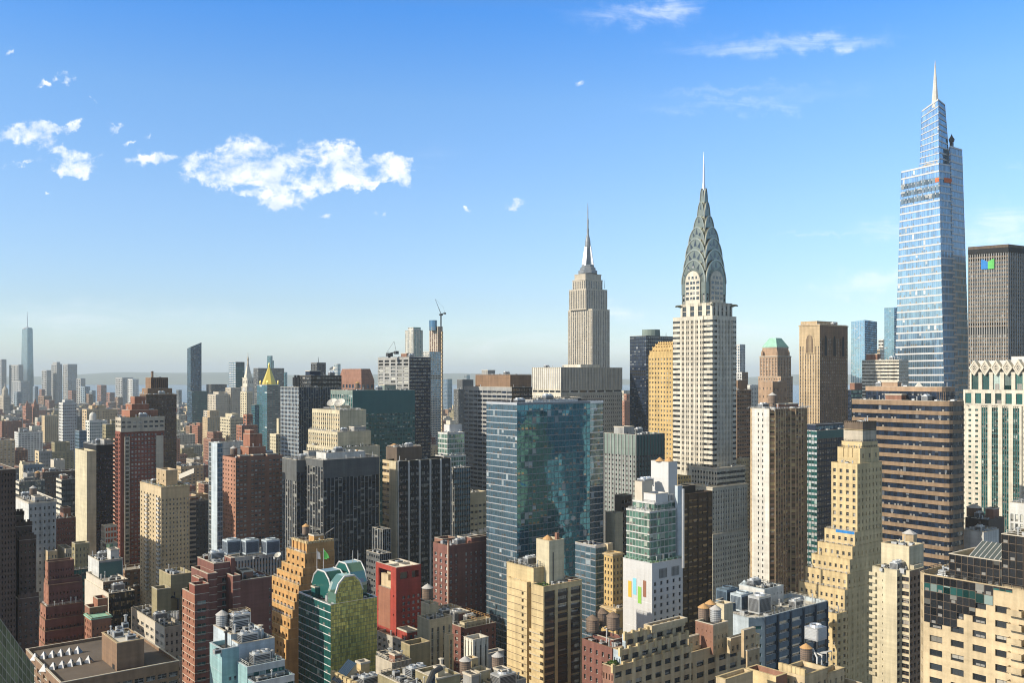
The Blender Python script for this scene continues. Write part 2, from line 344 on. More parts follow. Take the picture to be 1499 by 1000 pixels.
class Face:
    """One wall face: a bilinear quad (bl, br, tr, tl) cut into pier and window columns and spandrel and window rows."""
    def __init__(s, b, bl, br, tr, tl, spec, wall, fh):
        s.b = b; s.c = [np.asarray(p, float) for p in (bl, br, tr, tl)]; s.sp = spec; s.wall = wall; s.fh = fh
        n = np.cross(s.c[1] - s.c[0], s.c[3] - s.c[0]); s.N = n / np.linalg.norm(n)
        s.L = np.linalg.norm(s.c[1] - s.c[0]); s.H = s.c[3][2] - s.c[0][2]
    def S(s, u, v, d=0.0):
        u = np.asarray(u, float)[..., None]; v = np.asarray(v, float)[..., None]; d = np.asarray(d, float)[..., None]
        bl, br, tr, tl = s.c
        return (bl * (1 - u) + br * u) * (1 - v) + (tl * (1 - u) + tr * u) * v - s.N * d
    def front(s):
        return s.N[:2] @ (-(s.c[0][:2] + s.c[1][:2]) / 2) > 0
    def emit(s, mb, wins, vlow):
        sp = s.sp
        if sp is None or not s.front() or s.L < 1.0 or s.H < 1.0:
            mb.quads([s.c], s.wall); return
        wall = sp['wall'] or s.wall; span = sp['span'] or wall; pm = sp['pm'] or wall; mull = sp['mm'] or sp['fr']
        fh = sp['fh'] or s.fh
        # columns
        n = sp['n']; em = sp['em']; bw = (1 - 2 * em) / n
        ww, types = [], []
        if em > 0: ww.append(em); types.append('p')
        pat = sp['pat'] or [('p', (1 - sp['ww']) / 2), ('w', sp['ww']), ('p', (1 - sp['ww']) / 2)]
        tot = sum(w for _, w in pat)
        for i in range(n):
            if i in sp['blankcol']: ww.append(bw); types.append('p'); continue
            for t, w in pat: ww.append(w / tot * bw); types.append(t)
        if em > 0: ww.append(em); types.append('p')
        W2, T2 = [ww[0]], [types[0]]
        for w, t in zip(ww[1:], types[1:]):
            if t == T2[-1] and t == 'p': W2[-1] += w
            else: W2.append(w); T2.append(t)
        xs = np.concatenate([[0], np.cumsum(W2)]); xs /= xs[-1]; ct = np.array(T2)
        # rows from the top down
        zs = [1.0]; rt = []; z = 1.0 - sp['top'] * fh / s.H; rt.append('s'); zs.append(max(z, 0)); k = 0
        stop = max(vlow, 0.0)
        while z > stop + 1e-6 and len(rt) < 700:
            h = sp['wh'] * fh / s.H; g = (1 - sp['wh']) * fh / s.H
            tw = 'm' if k in sp['mech'] else ('x' if k in sp['skip'] else 'w')
            z2 = z - h
            if z2 < stop: break
            rt.append(tw); zs.append(z2); z3 = max(z2 - g, stop); rt.append('s'); zs.append(z3); z = z3; k += 1
        if zs[-1] > 0: rt.append('b'); zs.append(0.0)
        zs = np.array(zs[::-1]); rt = np.array(rt[::-1])
        m, r = len(ct), len(rt)
        isP = (ct == 'p')[:, None] & np.ones(r, bool)[None]; isW = (rt == 'w')[None] & np.ones(m, bool)[:, None]; isM = (rt == 'm')[None] & np.ones(m, bool)[:, None]
        blk = ((rt == 'b') | (rt == 'x'))[None] & np.ones(m, bool)[:, None]
        D = np.zeros((m, r)); M = np.full((m, r), wall, dtype=object); hole = np.zeros((m, r), bool)
        win = ~isP & isW
        if sp['mode'] == 'ribbon':
            D[:] = sp['ds']; M[:] = span
            pw = isP & isW; D[pw] = sp['dw'] - .07; M[pw] = mull
        else:
            D[isP] = sp['dp']; M[isP] = pm
            s_ = ~isP & ~isW & ~isM; D[s_] = sp['ds']; M[s_] = span
        D[win] = sp['dw']; M[win] = sp['g']
        me_ = ~isP & isM; D[me_] = sp['dw'] + .3; M[me_] = 'black'
        D[blk] = 0.0; M[blk] = wall
        if sp['top'] > .5: D[:, r - 1] = min(sp['dp'], sp['ds']) if sp['mode'] != 'ribbon' else sp['ds']; M[:, r - 1] = wall if sp['mode'] != 'ribbon' else span
        if sp['ind']: hole = win.copy()
        I, J = np.meshgrid(np.arange(m), np.arange(r), indexing='ij')
        keep = ~hole
        # merge tall pier columns into one quad when uniform
        for i in range(m):
            if (D[i] == D[i, 0]).all() and (M[i] == M[i, 0]).all():
                mb.quads([[s.S(xs[i], 0, D[i, 0]), s.S(xs[i + 1], 0, D[i, 0]), s.S(xs[i + 1], 1, D[i, 0]), s.S(xs[i], 1, D[i, 0])]], M[i, 0]); keep[i] = False
        ii, jj = I[keep], J[keep]; dd = D[keep]; mm = M[keep]
        q = np.stack([s.S(xs[ii], zs[jj], dd), s.S(xs[ii + 1], zs[jj], dd), s.S(xs[ii + 1], zs[jj + 1], dd), s.S(xs[ii], zs[jj + 1], dd)], 1) if len(ii) else np.zeros((0, 4, 3))
        for name in set(mm): mb.quads(q[mm == name], name)
        # reveals
        for ax in (0, 1):
            A = D[:-1] if ax == 0 else D[:, :-1]; Bq = D[1:] if ax == 0 else D[:, 1:]
            MA = M[:-1] if ax == 0 else M[:, :-1]; MBq = M[1:] if ax == 0 else M[:, 1:]
            ai, aj = np.nonzero(np.abs(A - Bq) > 1e-4)
            if not len(ai): continue
            d0, d1 = A[ai, aj], Bq[ai, aj]
            mt = np.where(d0 < d1, MA[ai, aj], MBq[ai, aj])
            if ax == 0:
                x = xs[ai + 1]; q = np.stack([s.S(x, zs[aj], d0), s.S(x, zs[aj], d1), s.S(x, zs[aj + 1], d1), s.S(x, zs[aj + 1], d0)], 1)
            else:
                zz = zs[aj + 1]; q = np.stack([s.S(xs[ai], zz, d0), s.S(xs[ai + 1], zz, d0), s.S(xs[ai + 1], zz, d1), s.S(xs[ai], zz, d1)], 1)
            for name in set(mt): mb.quads(q[mt == name], name)
        # proud piers
        if sp['pk']:
            for i in range(0, n + 1, sp['pk']):
                u = em + i * bw; hw = max(sp['pw'], .3) / 2 / s.L; a, b_ = max(u - hw, 0), min(u + hw, 1); p = -sp['pp']; pmm = sp['pm'] or wall
                mb.quads([[s.S(a, 0, p), s.S(b_, 0, p), s.S(b_, 1, p), s.S(a, 1, p)], [s.S(a, 0, .1), s.S(a, 0, p), s.S(a, 1, p), s.S(a, 1, .1)], [s.S(b_, 0, p), s.S(b_, 0, .1), s.S(b_, 1, .1), s.S(b_, 1, p)], [s.S(a, 1, p), s.S(b_, 1, p), s.S(b_, 1, .1), s.S(a, 1, .1)]], pmm)
        # windows handed on
        if sp['ind']:
            wi, wj = np.nonzero(win)
            if len(wi): wins.append(dict(face=s, u0=xs[wi], u1=xs[wi + 1], v0=zs[wj], v1=zs[wj + 1], d=sp['dw'], sp=sp))

def pane_quads(w, h, sp):
    """Window in its own frame: x to the right, y outward (negative), z up, centred on its foot. Returns [(quads, mat)]."""
    bw = min(.07, w * .06); out = [(np.array([[[-w / 2, 0, 0], [w / 2, 0, 0], [w / 2, 0, h], [-w / 2, 0, h]]]), sp['g'])]
    y = -.05; f = []
    def bar(x0, x1, z0, z1): f.append([[x0, y, z0], [x1, y, z0], [x1, y, z1], [x0, y, z1]])
    bar(-w / 2, w / 2, 0, bw); bar(-w / 2, w / 2, h - bw, h); bar(-w / 2, -w / 2 + bw, bw, h - bw); bar(w / 2 - bw, w / 2, bw, h - bw)
    for i in range(1, sp['mul']):
        x = -w / 2 + w * i / sp['mul']; bar(x - bw * .4, x + bw * .4, bw, h - bw)
    f.append([[-w / 2 - .1, -.3, -.16], [w / 2 + .1, -.3, -.16], [w / 2 + .1, -.3, 0], [-w / 2 - .1, -.3, 0]]); f.append([[-w / 2 - .1, -.3, 0], [w / 2 + .1, -.3, 0], [w / 2 + .1, 0, .02], [-w / 2 - .1, 0, .02]])
    if sp['rail']: bar(-w / 2 + bw, w / 2 - bw, h * .5 - bw * .4, h * .5 + bw * .4)
    out.append((np.array(f), sp['fr'])); return out
# ------------------------------------------------------------------ buildings
ALL = []                       # every building, in order
class Wing:
    pass
class B:
    def __init__(s, name, label, cat, D, wall='tan', group=None, short=None):
        s.root = bpy.data.objects.new(name, None); COL.objects.link(s.root)
        props(s.root, label, cat, group); s.D = D; s.wall = wall; s.wings = []; s.base = None; s.seed = zlib.crc32(label.encode()) & 0xffff
        s.short = short; s.maxwin = 100; ALL.append(s)
    def set_base(s, x, y):
        if s.base is None: s.base = np.array([x, y, 0.0]); s.root.location = (x, y, 0)
    def plan(s, xl, xc, xr, D):
        """Box footprint from the pixel columns of its left end, near corner and right end."""
        c = ground(xc, D); v = ray(xl); t = c[0] / v[0]; y0 = t * v[1]; v = ray(xr); t = c[1] / v[1]; x0 = t * v[0]
        return x0, c[0], y0, c[1]
    def w(s, xl, xc, xr, yt, E=None, N=None, wall=None, dD=0.0, yb=None, roof='gravel', par=1.1, cap='coping', cor=0, clut=0, W_=None, S_=None, z0=None):
        D = s.D + dD
        x0, x1, y0, y1 = s.plan(xl, xc, xr, D)
        if W_: x0 = x1 - W_
        if S_: y0 = y1 - S_
        zt = zat(yt, D); zb = 0.0 if yb is None else zat(yb, D)
        if z0 is not None: zb = z0
        return s.box(x0, x1, y0, y1, zb, zt, E, N, wall, D, roof, par, cap, cor, clut)
    def box(s, x0, x1, y0, y1, z0, z1, E=None, N=None, wall=None, D=None, roof='gravel', par=1.1, cap='coping', cor=0, clut=0):
        pl = [(x1, y0), (x1, y1), (x0, y1), (x0, y0)]
        return s.poly(pl, z0, z1, [E, N, None, None], wall, D, roof, par, cap, cor, clut)
    def poly(s, pl, z0, z1, specs, wall=None, D=None, roof='gravel', par=1.1, cap='coping', cor=0, clut=0, top=None, ztop=None):
        """pl: CCW plan; specs per edge. top: plan at the head when the walls lean; ztop: head height per corner."""
        g = Wing(); g.b = s; g.wall = wall or s.wall; g.D = D or s.D; g.pl = [tuple(p) for p in pl]; g.tp = [tuple(p) for p in (top or pl)]
        n = len(pl); zt = ztop or [z1] * n; g.z0, g.z1 = z0, max(zt); g.zt = zt
        g.roof, g.par, g.cap, g.cor, g.clut = roof, par, cap, cor, clut
        s.set_base(sum(p[0] for p in pl) / n, sum(p[1] for p in pl) / n)
        g.faces = []
        for i in range(n):
            j = (i + 1) % n; sp = specs[i] if i < len(specs) else None
            fh = sp['fp'] * g.D / F0 if sp and sp['fp'] else 3.5
            g.faces.append(Face(s, (*g.pl[i], z0), (*g.pl[j], z0), (*g.tp[j], zt[j]), (*g.tp[i], zt[i]), sp, g.wall, fh))
        xs = [p[0] for p in pl]; ys = [p[1] for p in pl]; g.x0, g.x1, g.y0, g.y1 = min(xs), max(xs), min(ys), max(ys)
        s.wings.append(g); return g
    def part(s, name, mb, parent=None, label=None, kind=None):
        o = mb.build(name, parent or s.root, origin=s.base if parent is None else s.base)
        if o is not None: props(o, label, kind=kind)
        return o
    # -- building it
    def finish(s):
        wins = []
        for g in s.wings:
            mb = MB()
            for f in g.faces: f.emit(mb, wins, f.vlow if hasattr(f, 'vlow') else 0.0)
            if g.cor:
                zc = g.z1; c = g.cor
                mb.box(g.x0 - c, g.x1 + c, g.y0 - c, g.y1 + c, zc - 1.3 * c - .15, zc - .25, g.cap)
            o = s.part('wall', mb)
            s.roofs(g)
        s.windows(wins)
    def roofs(s, g):
        n = len(g.tp); mb = MB()
        if max(g.zt) - min(g.zt) > .5 or g.par <= 0:
            mb.poly([(*p, z) for p, z in zip(g.tp, g.zt)], g.roof); s.part('roof', mb); return
        t = .45; cx = sum(p[0] for p in g.tp) / n; cy = sum(p[1] for p in g.tp) / n
        def inset(d):
            out = []
            for i in range(n):
                p = np.array(g.tp[i]); a = np.array(g.tp[i - 1]); c = np.array(g.tp[(i + 1) % n])
                e1 = (p - a) / (np.linalg.norm(p - a) + 1e-9); e2 = (c - p) / (np.linalg.norm(c - p) + 1e-9)
                n1 = np.array([-e1[1], e1[0]]); n2 = np.array([-e2[1], e2[0]]); k = 1 + n1 @ n2
                out.append(p + (n1 + n2) / max(k, .3) * d)
            return out
        z = g.z1; zr = z - g.par; o_ = inset(-.08); i_ = inset(t)
        for i in range(n):
            j = (i + 1) % n
            mb.quads([[(*o_[i], z), (*o_[j], z), (*o_[j], z + .16), (*o_[i], z + .16)], [(*o_[i], z + .16), (*o_[j], z + .16), (*i_[j], z + .16), (*i_[i], z + .16)]], g.cap)
            mb.quads([[(*i_[j], zr), (*i_[i], zr), (*i_[i], z + .16), (*i_[j], z + .16)]], g.wall)
        mb.poly([(x, y, zr) for x, y in i_], g.roof)
        s.part('roof', mb)
        area = (g.x1 - g.x0) * (g.y1 - g.y0)
        lev = max(g.clut, 0) or (0 if g.clut < 0 else 2 if s.D < 600 and area > 120 and g.z1 < CAMZ else 1 if s.D < 1000 and area > 90 and g.z1 < CAMZ else 0)
        if lev: s.clutter(g, lev)
    def windows(s, wins):
        cand = []
        rest = {}
        for w in wins:
            f = w['face']; uc = (w['u0'] + w['u1']) / 2; vc = (w['v0'] + w['v1']) / 2
            P = f.S(uc, vc, np.zeros(len(uc))); px, py, dep = project(P)
            vis = visible(px, py, dep)
            wd = (w['u1'] - w['u0']) * f.L; ht = (w['v1'] - w['v0']) * f.H
            area = wd * ht / dep ** 2 * abs(f.N[:2] @ (P[:, :2] / np.linalg.norm(P[:, :2], axis=1, keepdims=True)).T) * F0 ** 2
            w.update(wd=wd, ht=ht, P=P, area=area, vis=vis)
            for k in range(len(uc)): 
                if vis[k]: cand.append((area[k], P[k, 2], w, k))
            w['solo'] = np.zeros(len(uc), bool)
        cand.sort(key=lambda t: (-round(t[0], 1), -t[1]))
        if s.maxwin and cand and cand[0][0] > 1.2:
            for a, z, w, k in cand[:s.maxwin]: w['solo'][k] = True
        meshes = {}
        mbr = MB()
        for w in wins:
            f = w['face']; U = (f.c[1] - f.c[0]) / f.L; ang = math.atan2(U[1], U[0]); sp = w['sp']
            for k in range(len(w['wd'])):
                key = (round(w['wd'][k], 2), round(w['ht'][k], 2), sp['g'], sp['fr'], sp['mul'], sp['rail'])
                foot = f.S((w['u0'][k] + w['u1'][k]) / 2, w['v0'][k], w['d'])
                if w['solo'][k]:
                    me = meshes.get(key)
                    if me is None:
                        mb = MB()
                        for q, m in pane_quads(key[0], key[1], sp): mb.quads(q, m)
                        o = mb.build('window', s.root, loc=tuple(foot - s.base), rot=ang); meshes[key] = o.data
                    else:
                        o = bpy.data.objects.new('window', me); COL.objects.link(o); o.parent = s.root; o.location = tuple(foot - s.base); o.rotation_euler = (0, 0, ang)
                else:
                    rest.setdefault((key, ang), []).append(foot)
        for (key, ang), feet in rest.items():
            sp = dict(g=key[2], fr=key[3], mul=key[4], rail=key[5]); c, sn = math.cos(ang), math.sin(ang)
            feet = np.array(feet)
            for q, m in pane_quads(key[0], key[1], sp):
                if m == key[3] and key[0] * key[1] < 1.0 and False: continue
                rq = np.stack([q[..., 0] * c - q[..., 1] * sn, q[..., 0] * sn + q[..., 1] * c, q[..., 2]], -1)
                mbr.quads((feet[:, None, None, :] + rq[None]).reshape(-1, 4, 3), m)
        s.part('windows', mbr, kind='stuff')
    # -- things on roofs (parts of the building)
    def tank(s, x, y, z, r=2.0, h=3.6, stand=2.2, body='tank_wood', cone='tank_cone'):
        mb = MB(); zb = z + stand
        mb.lathe(x, y, [(r * .97, zb), (r, zb + h * .5), (r * .97, zb + h)], body, 16)
        for k in range(6): mb.lathe(x, y, [(r * 1.015, zb + h * (.08 + .16 * k)), (r * 1.015, zb + h * (.08 + .16 * k) + .1)], 'dark_metal', 16, False)
        o = s.part('water_tank', mb)
        c = MB(); c.lathe(x, y, [(r * 1.1, zb + h), (r * .55, zb + h + r * .42), (.05, zb + h + r * .75)], cone, 16, False); s.part('conical_roof', c, o)
        if stand > .3:
            t = MB()
            for a in (0.785, 2.356, 3.927, 5.498): t.box(x + r * .8 * math.cos(a) - .14, x + r * .8 * math.cos(a) + .14, y + r * .8 * math.sin(a) - .14, y + r * .8 * math.sin(a) + .14, z, zb, 'dark_metal')
            t.box(x - r, x + r, y - r, y + r, zb - .3, zb - .02, 'dark_metal'); s.part('stand', t, o)
        return o
    def bulk(s, x, y, z, w, d, h, wall=None, roof='tar', door=True, name='bulkhead'):
        mb = MB(); wl = wall or s.wall
        mb.box(x - w / 2, x + w / 2, y - d / 2, y + d / 2, z - .3, z + h, wl, roof); k = .18
        for a in ((x - w / 2 - k, x + w / 2 + k, y - d / 2 - k, y - d / 2 + .3), (x - w / 2 - k, x + w / 2 + k, y + d / 2 - .3, y + d / 2 + k), (x - w / 2 - k, x - w / 2 + .3, y - d / 2 + .3, y + d / 2 - .3), (x + w / 2 - .3, x + w / 2 + k, y - d / 2 + .3, y + d / 2 - .3)):
            mb.box(*a, z + h - .25, z + h + .35, 'coping')
        o = s.part(name, mb)
        if door and h > 2.3:
            m2 = MB(); m2.box(x + w * .1, x + w * .1 + 1.0, y + d / 2 - .02, y + d / 2 + .06, z, z + 2.1, 'dark_metal'); s.part('door', m2, o)
        return o
    def cool(s, x, y, z, w=6, d=4, h=4, legs=.8, body='galvanized', louv='dark_metal'):
        mb = MB(); zb = z + legs
        mb.box(x - w / 2, x + w / 2, y - d / 2, y + d / 2, zb, zb + h, body)
        for i in (0, 1):
            for j in (0, 1): mb.box(x - w / 2 + i * (w - .3), x - w / 2 + i * (w - .3) + .3, y - d / 2 + j * (d - .3), y - d / 2 + j * (d - .3) + .3, z, zb, 'dark_metal')
        o = s.part('cooling_tower', mb)
        l = MB(); nb = max(3, int(h / .5))
        for k in range(nb):
            z0 = zb + h * .12 + k * h * .76 / nb; z1 = z0 + h * .76 / nb * .62
            l.box(x - w * .44, x + w * .44, y + d / 2, y + d / 2 + .12, z0, z1, louv); l.box(x + w / 2, x + w / 2 + .12, y - d * .44, y + d * .44, z0, z1, louv)
        s.part('louvre', l, o)
        f = MB(); nf = max(1, int(round(w / max(d, 1))))
        for k in range(nf):
            fx = x - w / 2 + (k + .5) * w / nf; r = min(w / nf, d) * .4
            f.lathe(fx, y, [(r * 1.08, zb + h), (r, zb + h + .6), (r * .9, zb + h + .6), (r * .85, zb + h + .15)], body, 14, False); f.lathe(fx, y, [(r * .9, zb + h + .12), (r * .9, zb + h + .14)], 'dark_metal', 14)
        s.part('fan_cowl', f, o); return o
    def hvac(s, x, y, z, w=3, d=2, h=1.8):
        mb = MB(); mb.box(x - w / 2, x + w / 2, y - d / 2, y + d / 2, z, z + h, 'galvanized'); o = s.part('air_handler', mb)
        l = MB(); l.box(x - w * .4, x + w * .4, y + d / 2, y + d / 2 + .06, z + h * .2, z + h * .8, 'dark_metal'); l.lathe(x, y, [(min(w, d) * .33, z + h), (min(w, d) * .33, z + h + .25)], 'dark_metal', 12); s.part('fan_grille', l, o)
    def pipe(s, x, y, z, h=3, r=.2, mat='galvanized', name='vent_pipe'):
        mb = MB(); mb.tube([(x, y, z), (x, y, z + h)], r, mat, 8); mb.lathe(x, y, [(r * 1.8, z + h - .1), (r * 1.8, z + h + .1), (.02, z + h + .35)], mat, 8, False); s.part(name, mb)
    def mast(s, x, y, z, h, r=.25, mat='dark_metal', name='antenna'):
        mb = MB(); mb.tube([(x, y, z), (x, y, z + h * .55), (x, y, z + h)], [r, r * .7, r * .3], mat, 6); s.part(name, mb)
    def dish(s, x, y, z, r=2.0):
        mb = MB(); n = 12; c = np.array([x, y, z + r * 1.25]); ax = np.array([.55, .35, .75]); ax /= np.linalg.norm(ax); u = np.cross(ax, (0, 0, 1)); u /= np.linalg.norm(u); v = np.cross(ax, u)
        an = np.arange(n) * 2 * math.pi / n; pr = None
        for k in range(5):
            q = r * k / 4; ring = c + ax * (q * q / r * .35) + (np.cos(an)[:, None] * u + np.sin(an)[:, None] * v) * max(q, .02)
            if pr is not None: mb.quads(np.stack([pr, np.roll(pr, -1, 0), np.roll(ring, -1, 0), ring], 1), 'white')
            pr = ring
        mb.tube([c, c + ax * r * .8], .06, 'dark_metal', 5); mb.tube([(x, y, z), c], .22, 'galvanized', 6); s.part('satellite_dish', mb)
    def plants(s, x0, x1, y0, y1, z, n=60, h=1.2):
        mb = MB(); r = random.Random(s.seed + n); q = []
        for k in range(n):
            cx, cy = r.uniform(x0, x1), r.uniform(y0, y1); hh = h * r.uniform(.3, 1.1)
            for j in range(7):
                a = r.uniform(0, 6.28); t = r.uniform(-.6, 1.2); u = np.array([math.cos(a), math.sin(a), 0]) * .45; v = np.array([-math.sin(a) * math.sin(t), math.cos(a) * math.sin(t), math.cos(t)]) * .45
                c = np.array([cx + r.uniform(-.5, .5), cy + r.uniform(-.5, .5), z + hh * r.uniform(.2, 1)]); q.append([c - u - v, c + u - v, c + u * .6 + v, c - u * .6 + v])
        mb.quads(q, 'planting'); s.part('planting', mb, kind='stuff')
    def rail(s, x0, x1, y0, y1, z, h=1.1, mat='white_frame', name='guard_rail'):
        mb = MB()
        for zz in (z + h, z + h * .5):
            for a, b_ in (((x0, y0), (x1, y0)), ((x1, y0), (x1, y1)), ((x1, y1), (x0, y1)), ((x0, y1), (x0, y0))): mb.tube([(*a, zz), (*b_, zz)], .06, mat, 4)
        nx = max(1, int((x1 - x0) / 2)); ny = max(1, int((y1 - y0) / 2))
        for i in range(nx + 1):
            for y in (y0, y1): x = x0 + (x1 - x0) * i / nx; mb.box(x - .05, x + .05, y - .05, y + .05, z, z + h, mat)
        for i in range(1, ny):
            for x in (x0, x1): y = y0 + (y1 - y0) * i / ny; mb.box(x - .05, x + .05, y - .05, y + .05, z, z + h, mat)
        s.part(name, mb)
    def clutter(s, g, level):
        r = random.Random(s.seed + int(g.z1)); z = g.z1 - g.par
        w, d = g.x1 - g.x0, g.y1 - g.y0
        if w < 7 or d < 7: return
        used = [((h.x0 + h.x1) / 2, (h.y0 + h.y1) / 2, h.x1 - h.x0, h.y1 - h.y0) for h in s.wings if h is not g and h.z1 > z + .5 and h.z0 < z + 3]
        def spot(sw, sd):
            for _ in range(20):
                x = r.uniform(g.x0 + 1 + sw / 2, g.x1 - 1 - sw / 2) if w > sw + 2.2 else None; y = r.uniform(g.y0 + 1 + sd / 2, g.y1 - 1 - sd / 2) if d > sd + 2.2 else None
                if x is None or y is None: return None
                if all(abs(x - a) > (sw + c) / 2 + .4 or abs(y - b_) > (sd + e) / 2 + .4 for a, b_, c, e in used): used.append((x, y, sw, sd)); return x, y
            return None
        if level >= 2 and g.clut > 0:
            bw, bd = min(w * .35, 11), min(d * .35, 9); p = spot(bw, bd)
            if p:
                s.bulk(*p, z, bw, bd, r.uniform(3, 6), r.choice([s.wall, s.wall, 'grey', 'brick']))
        if level >= 3:
            p = spot(4.5, 4.5)
            if p: s.tank(*p, z, r.uniform(1.7, 2.2), r.uniform(3.2, 4.2), r.uniform(1.5, 4), 'tank_wood', r.choice(['tank_cone', 'grey_cone']))
        if level >= 2:
            p = spot(5.5, 3.6)
            if p: s.cool(*p, z, 5, 3, r.uniform(2.2, 3.2))
        # patched roofing, duct runs, hatches and railings
        mb = MB()
        for k in range(2 + level):
            a, c = r.uniform(2, max(w * .4, 2.5)), r.uniform(2, max(d * .4, 2.5)); x, y = r.uniform(g.x0 + .6, g.x1 - a - .6), r.uniform(g.y0 + .6, g.y1 - c - .6); zz = z + .012 + .006 * k
            mb.quads([[(x, y, zz), (x + a, y, zz), (x + a, y + c, zz), (x, y + c, zz)]], r.choice(['tar', 'gravel', 'pale_roof', 'concrete', 'tar']))
        s.part('roofing_patches', mb, kind='stuff')
        for k in range(max(0, level - 1)):
            x, y = r.uniform(g.x0 + 2, g.x1 - 4), r.uniform(g.y0 + 2, g.y1 - 4); lx = r.uniform(2, max(2.2, min(9, w * .4))); ly = r.uniform(1, max(1.2, min(6, d * .35))); q = r.uniform(.22, .42); mb = MB()
            mb.tube([(x, y, z), (x, y, z + .9), (min(x + lx, g.x1 - 1), y, z + .9), (min(x + lx, g.x1 - 1), min(y + ly, g.y1 - 1), z + .9), (min(x + lx, g.x1 - 1), min(y + ly, g.y1 - 1), z)], q, r.choice(['galvanized', 'pale_roof', 'dark_metal']), 6); s.part('duct', mb)
        if level >= 2 and r.random() < .6: s.rail(g.x0 + .7, g.x1 - .7, g.y0 + .7, g.y1 - .7, z + g.par, .9, r.choice(['dark_frame', 'frame', 'galvanized']))
        for k in range(2 * level + 1):
            p = spot(3, 2.2)
            if p: s.hvac(*p, z, r.uniform(1.8, 3), r.uniform(1.4, 2.2), r.uniform(1, 2))
        for k in range(2 * level + 1):
            p = spot(.8, .8)
            if p: s.pipe(*p, z, r.uniform(1, 3.5), r.uniform(.12, .3))

# ------------------------------------------------------------------ what hides what
ZW, ZH = 1499, 1000
ZB = np.full((ZW, ZH), 1e9)
def raster(g):
    n = len(g.pl)
    for i in range(n):
        f = g.faces[i]; px, py, dep = project(np.array(f.c))
        if (dep < 5).any(): continue
        a, b_ = (0, 1) if px[0] <= px[1] else (1, 0)
        ta, tb = (3, 2) if a == 0 else (2, 3)
        xa, xb = px[a], px[b_]
        i0, i1 = max(int(math.ceil(xa)), 0), min(int(math.floor(xb)), ZW - 1)
        for x in range(i0, i1 + 1):
            t = (x - xa) / max(xb - xa, 1e-6)
            d = 1 / ((1 - t) / dep[a] + t / dep[b_]); y0 = (1 - t) * py[ta] + t * py[tb]; y1 = (1 - t) * py[a] + t * py[b_]
            j0, j1 = max(int(round(y0)), 0), min(int(round(y1)), ZH - 1)
            if j1 >= j0: ZB[x, j0:j1 + 1] = np.minimum(ZB[x, j0:j1 + 1], d)
def visible(px, py, dep, tol=1.0):
    x = np.round(px).astype(int); y = np.round(py).astype(int)
    ok = (x >= 0) & (x < ZW) & (y >= 0) & (y < ZH)
    out = np.zeros(len(x), bool); out[ok] = dep[ok] <= ZB[x[ok], y[ok]] + tol; return out
def lowest(g):
    """How far down each face is seen, from here or from a step to the side; below that its wall stays plain."""
    for f in g.faces:
        f.vlow = 1.0
        if f.sp is None or not f.front(): continue
        u, v = np.meshgrid(np.linspace(.01, .99, 25), np.linspace(.005, .995, 90), indexing='ij')
        px, py, dep = project(f.S(u.ravel(), v.ravel(), np.zeros(u.size)))
        vis = np.zeros(len(px), bool)
        for dx in (-22, -10, 0, 10, 22): vis |= visible(np.clip(px + dx, 0, ZW - 1), np.clip(py, 0, ZH - 1), dep, 2.0) & (py < ZH + 30) & (px > -60) & (px < ZW + 60)
        f.vlow = max(0.0, v.ravel()[vis].min() - .02) if vis.any() else 1.0
        f.seen = bool(vis.any())
# ------------------------------------------------------------------ ground, water, far hills
def structure(name, mb):
    o = mb.build(name); o['kind'] = 'structure'; return o
m = MB(); m.quads([[(30000, -32000, 0), (30000, 3000, 0), (-32000, 3000, 0), (-32000, -32000, 0)]], 'street'); structure('ground', m)
W('pavement', (.26, .25, .24), .9, .25, .3, 0)
m = MB()
for i in range(-24, 4):
    for j in range(-60, 12):
        x0, y0 = i * 190.0 - 15, j * 80.0 - 30
        px, py, dep = project([[x0 + 85, y0 + 30, 0]])
        if dep[0] < 60 or px[0] < -700 or px[0] > 2200 or dep[0] > 4800: continue
        m.box(x0, x0 + 165, y0, y0 + 62, -.2, .14, 'pavement', bottom=False)
structure('pavement', m)
mm_, nt_, p_ = new_mat('river_water'); p_.inputs['Base Color'].default_value = (.05, .07, .08, 1); p_.inputs['Roughness'].default_value = .25
def sheet(pts, z): return [(x, y, z) for x, y in pts]
m = MB(); m.poly(sheet([ground(-900, 6500), ground(-900, 15500), ground(2600, 15500), ground(2600, 4600), ground(1100, 3900), ground(500, 5200)][::-1], .4), 'river_water'); structure('river', m)
W('far_hill', (.12, .135, .085), .95, .4, .004, 0)
def hills():
    m = MB(); r = random.Random(3); n = 140; rows = []
    for D, amp in ((15000, 0), (16500, .75), (19000, 1.0), (23000, 0.3)):
        row = []
        for i in range(n + 1):
            px = -900 + 3400 * i / n
            hh = 150 + 46 * math.sin(i * .13 + 1) + 30 * math.sin(i * .31) + 14 * math.sin(i * .9 + D)
            p = ground(px, D); row.append((p[0], p[1], 2 + amp * hh))
        rows.append(np.array(row))
    for a, b in zip(rows, rows[1:]): m.quads(np.stack([a[1:], a[:-1], b[:-1], b[1:]], 1), 'far_hill')
    structure('hills', m)
hills()

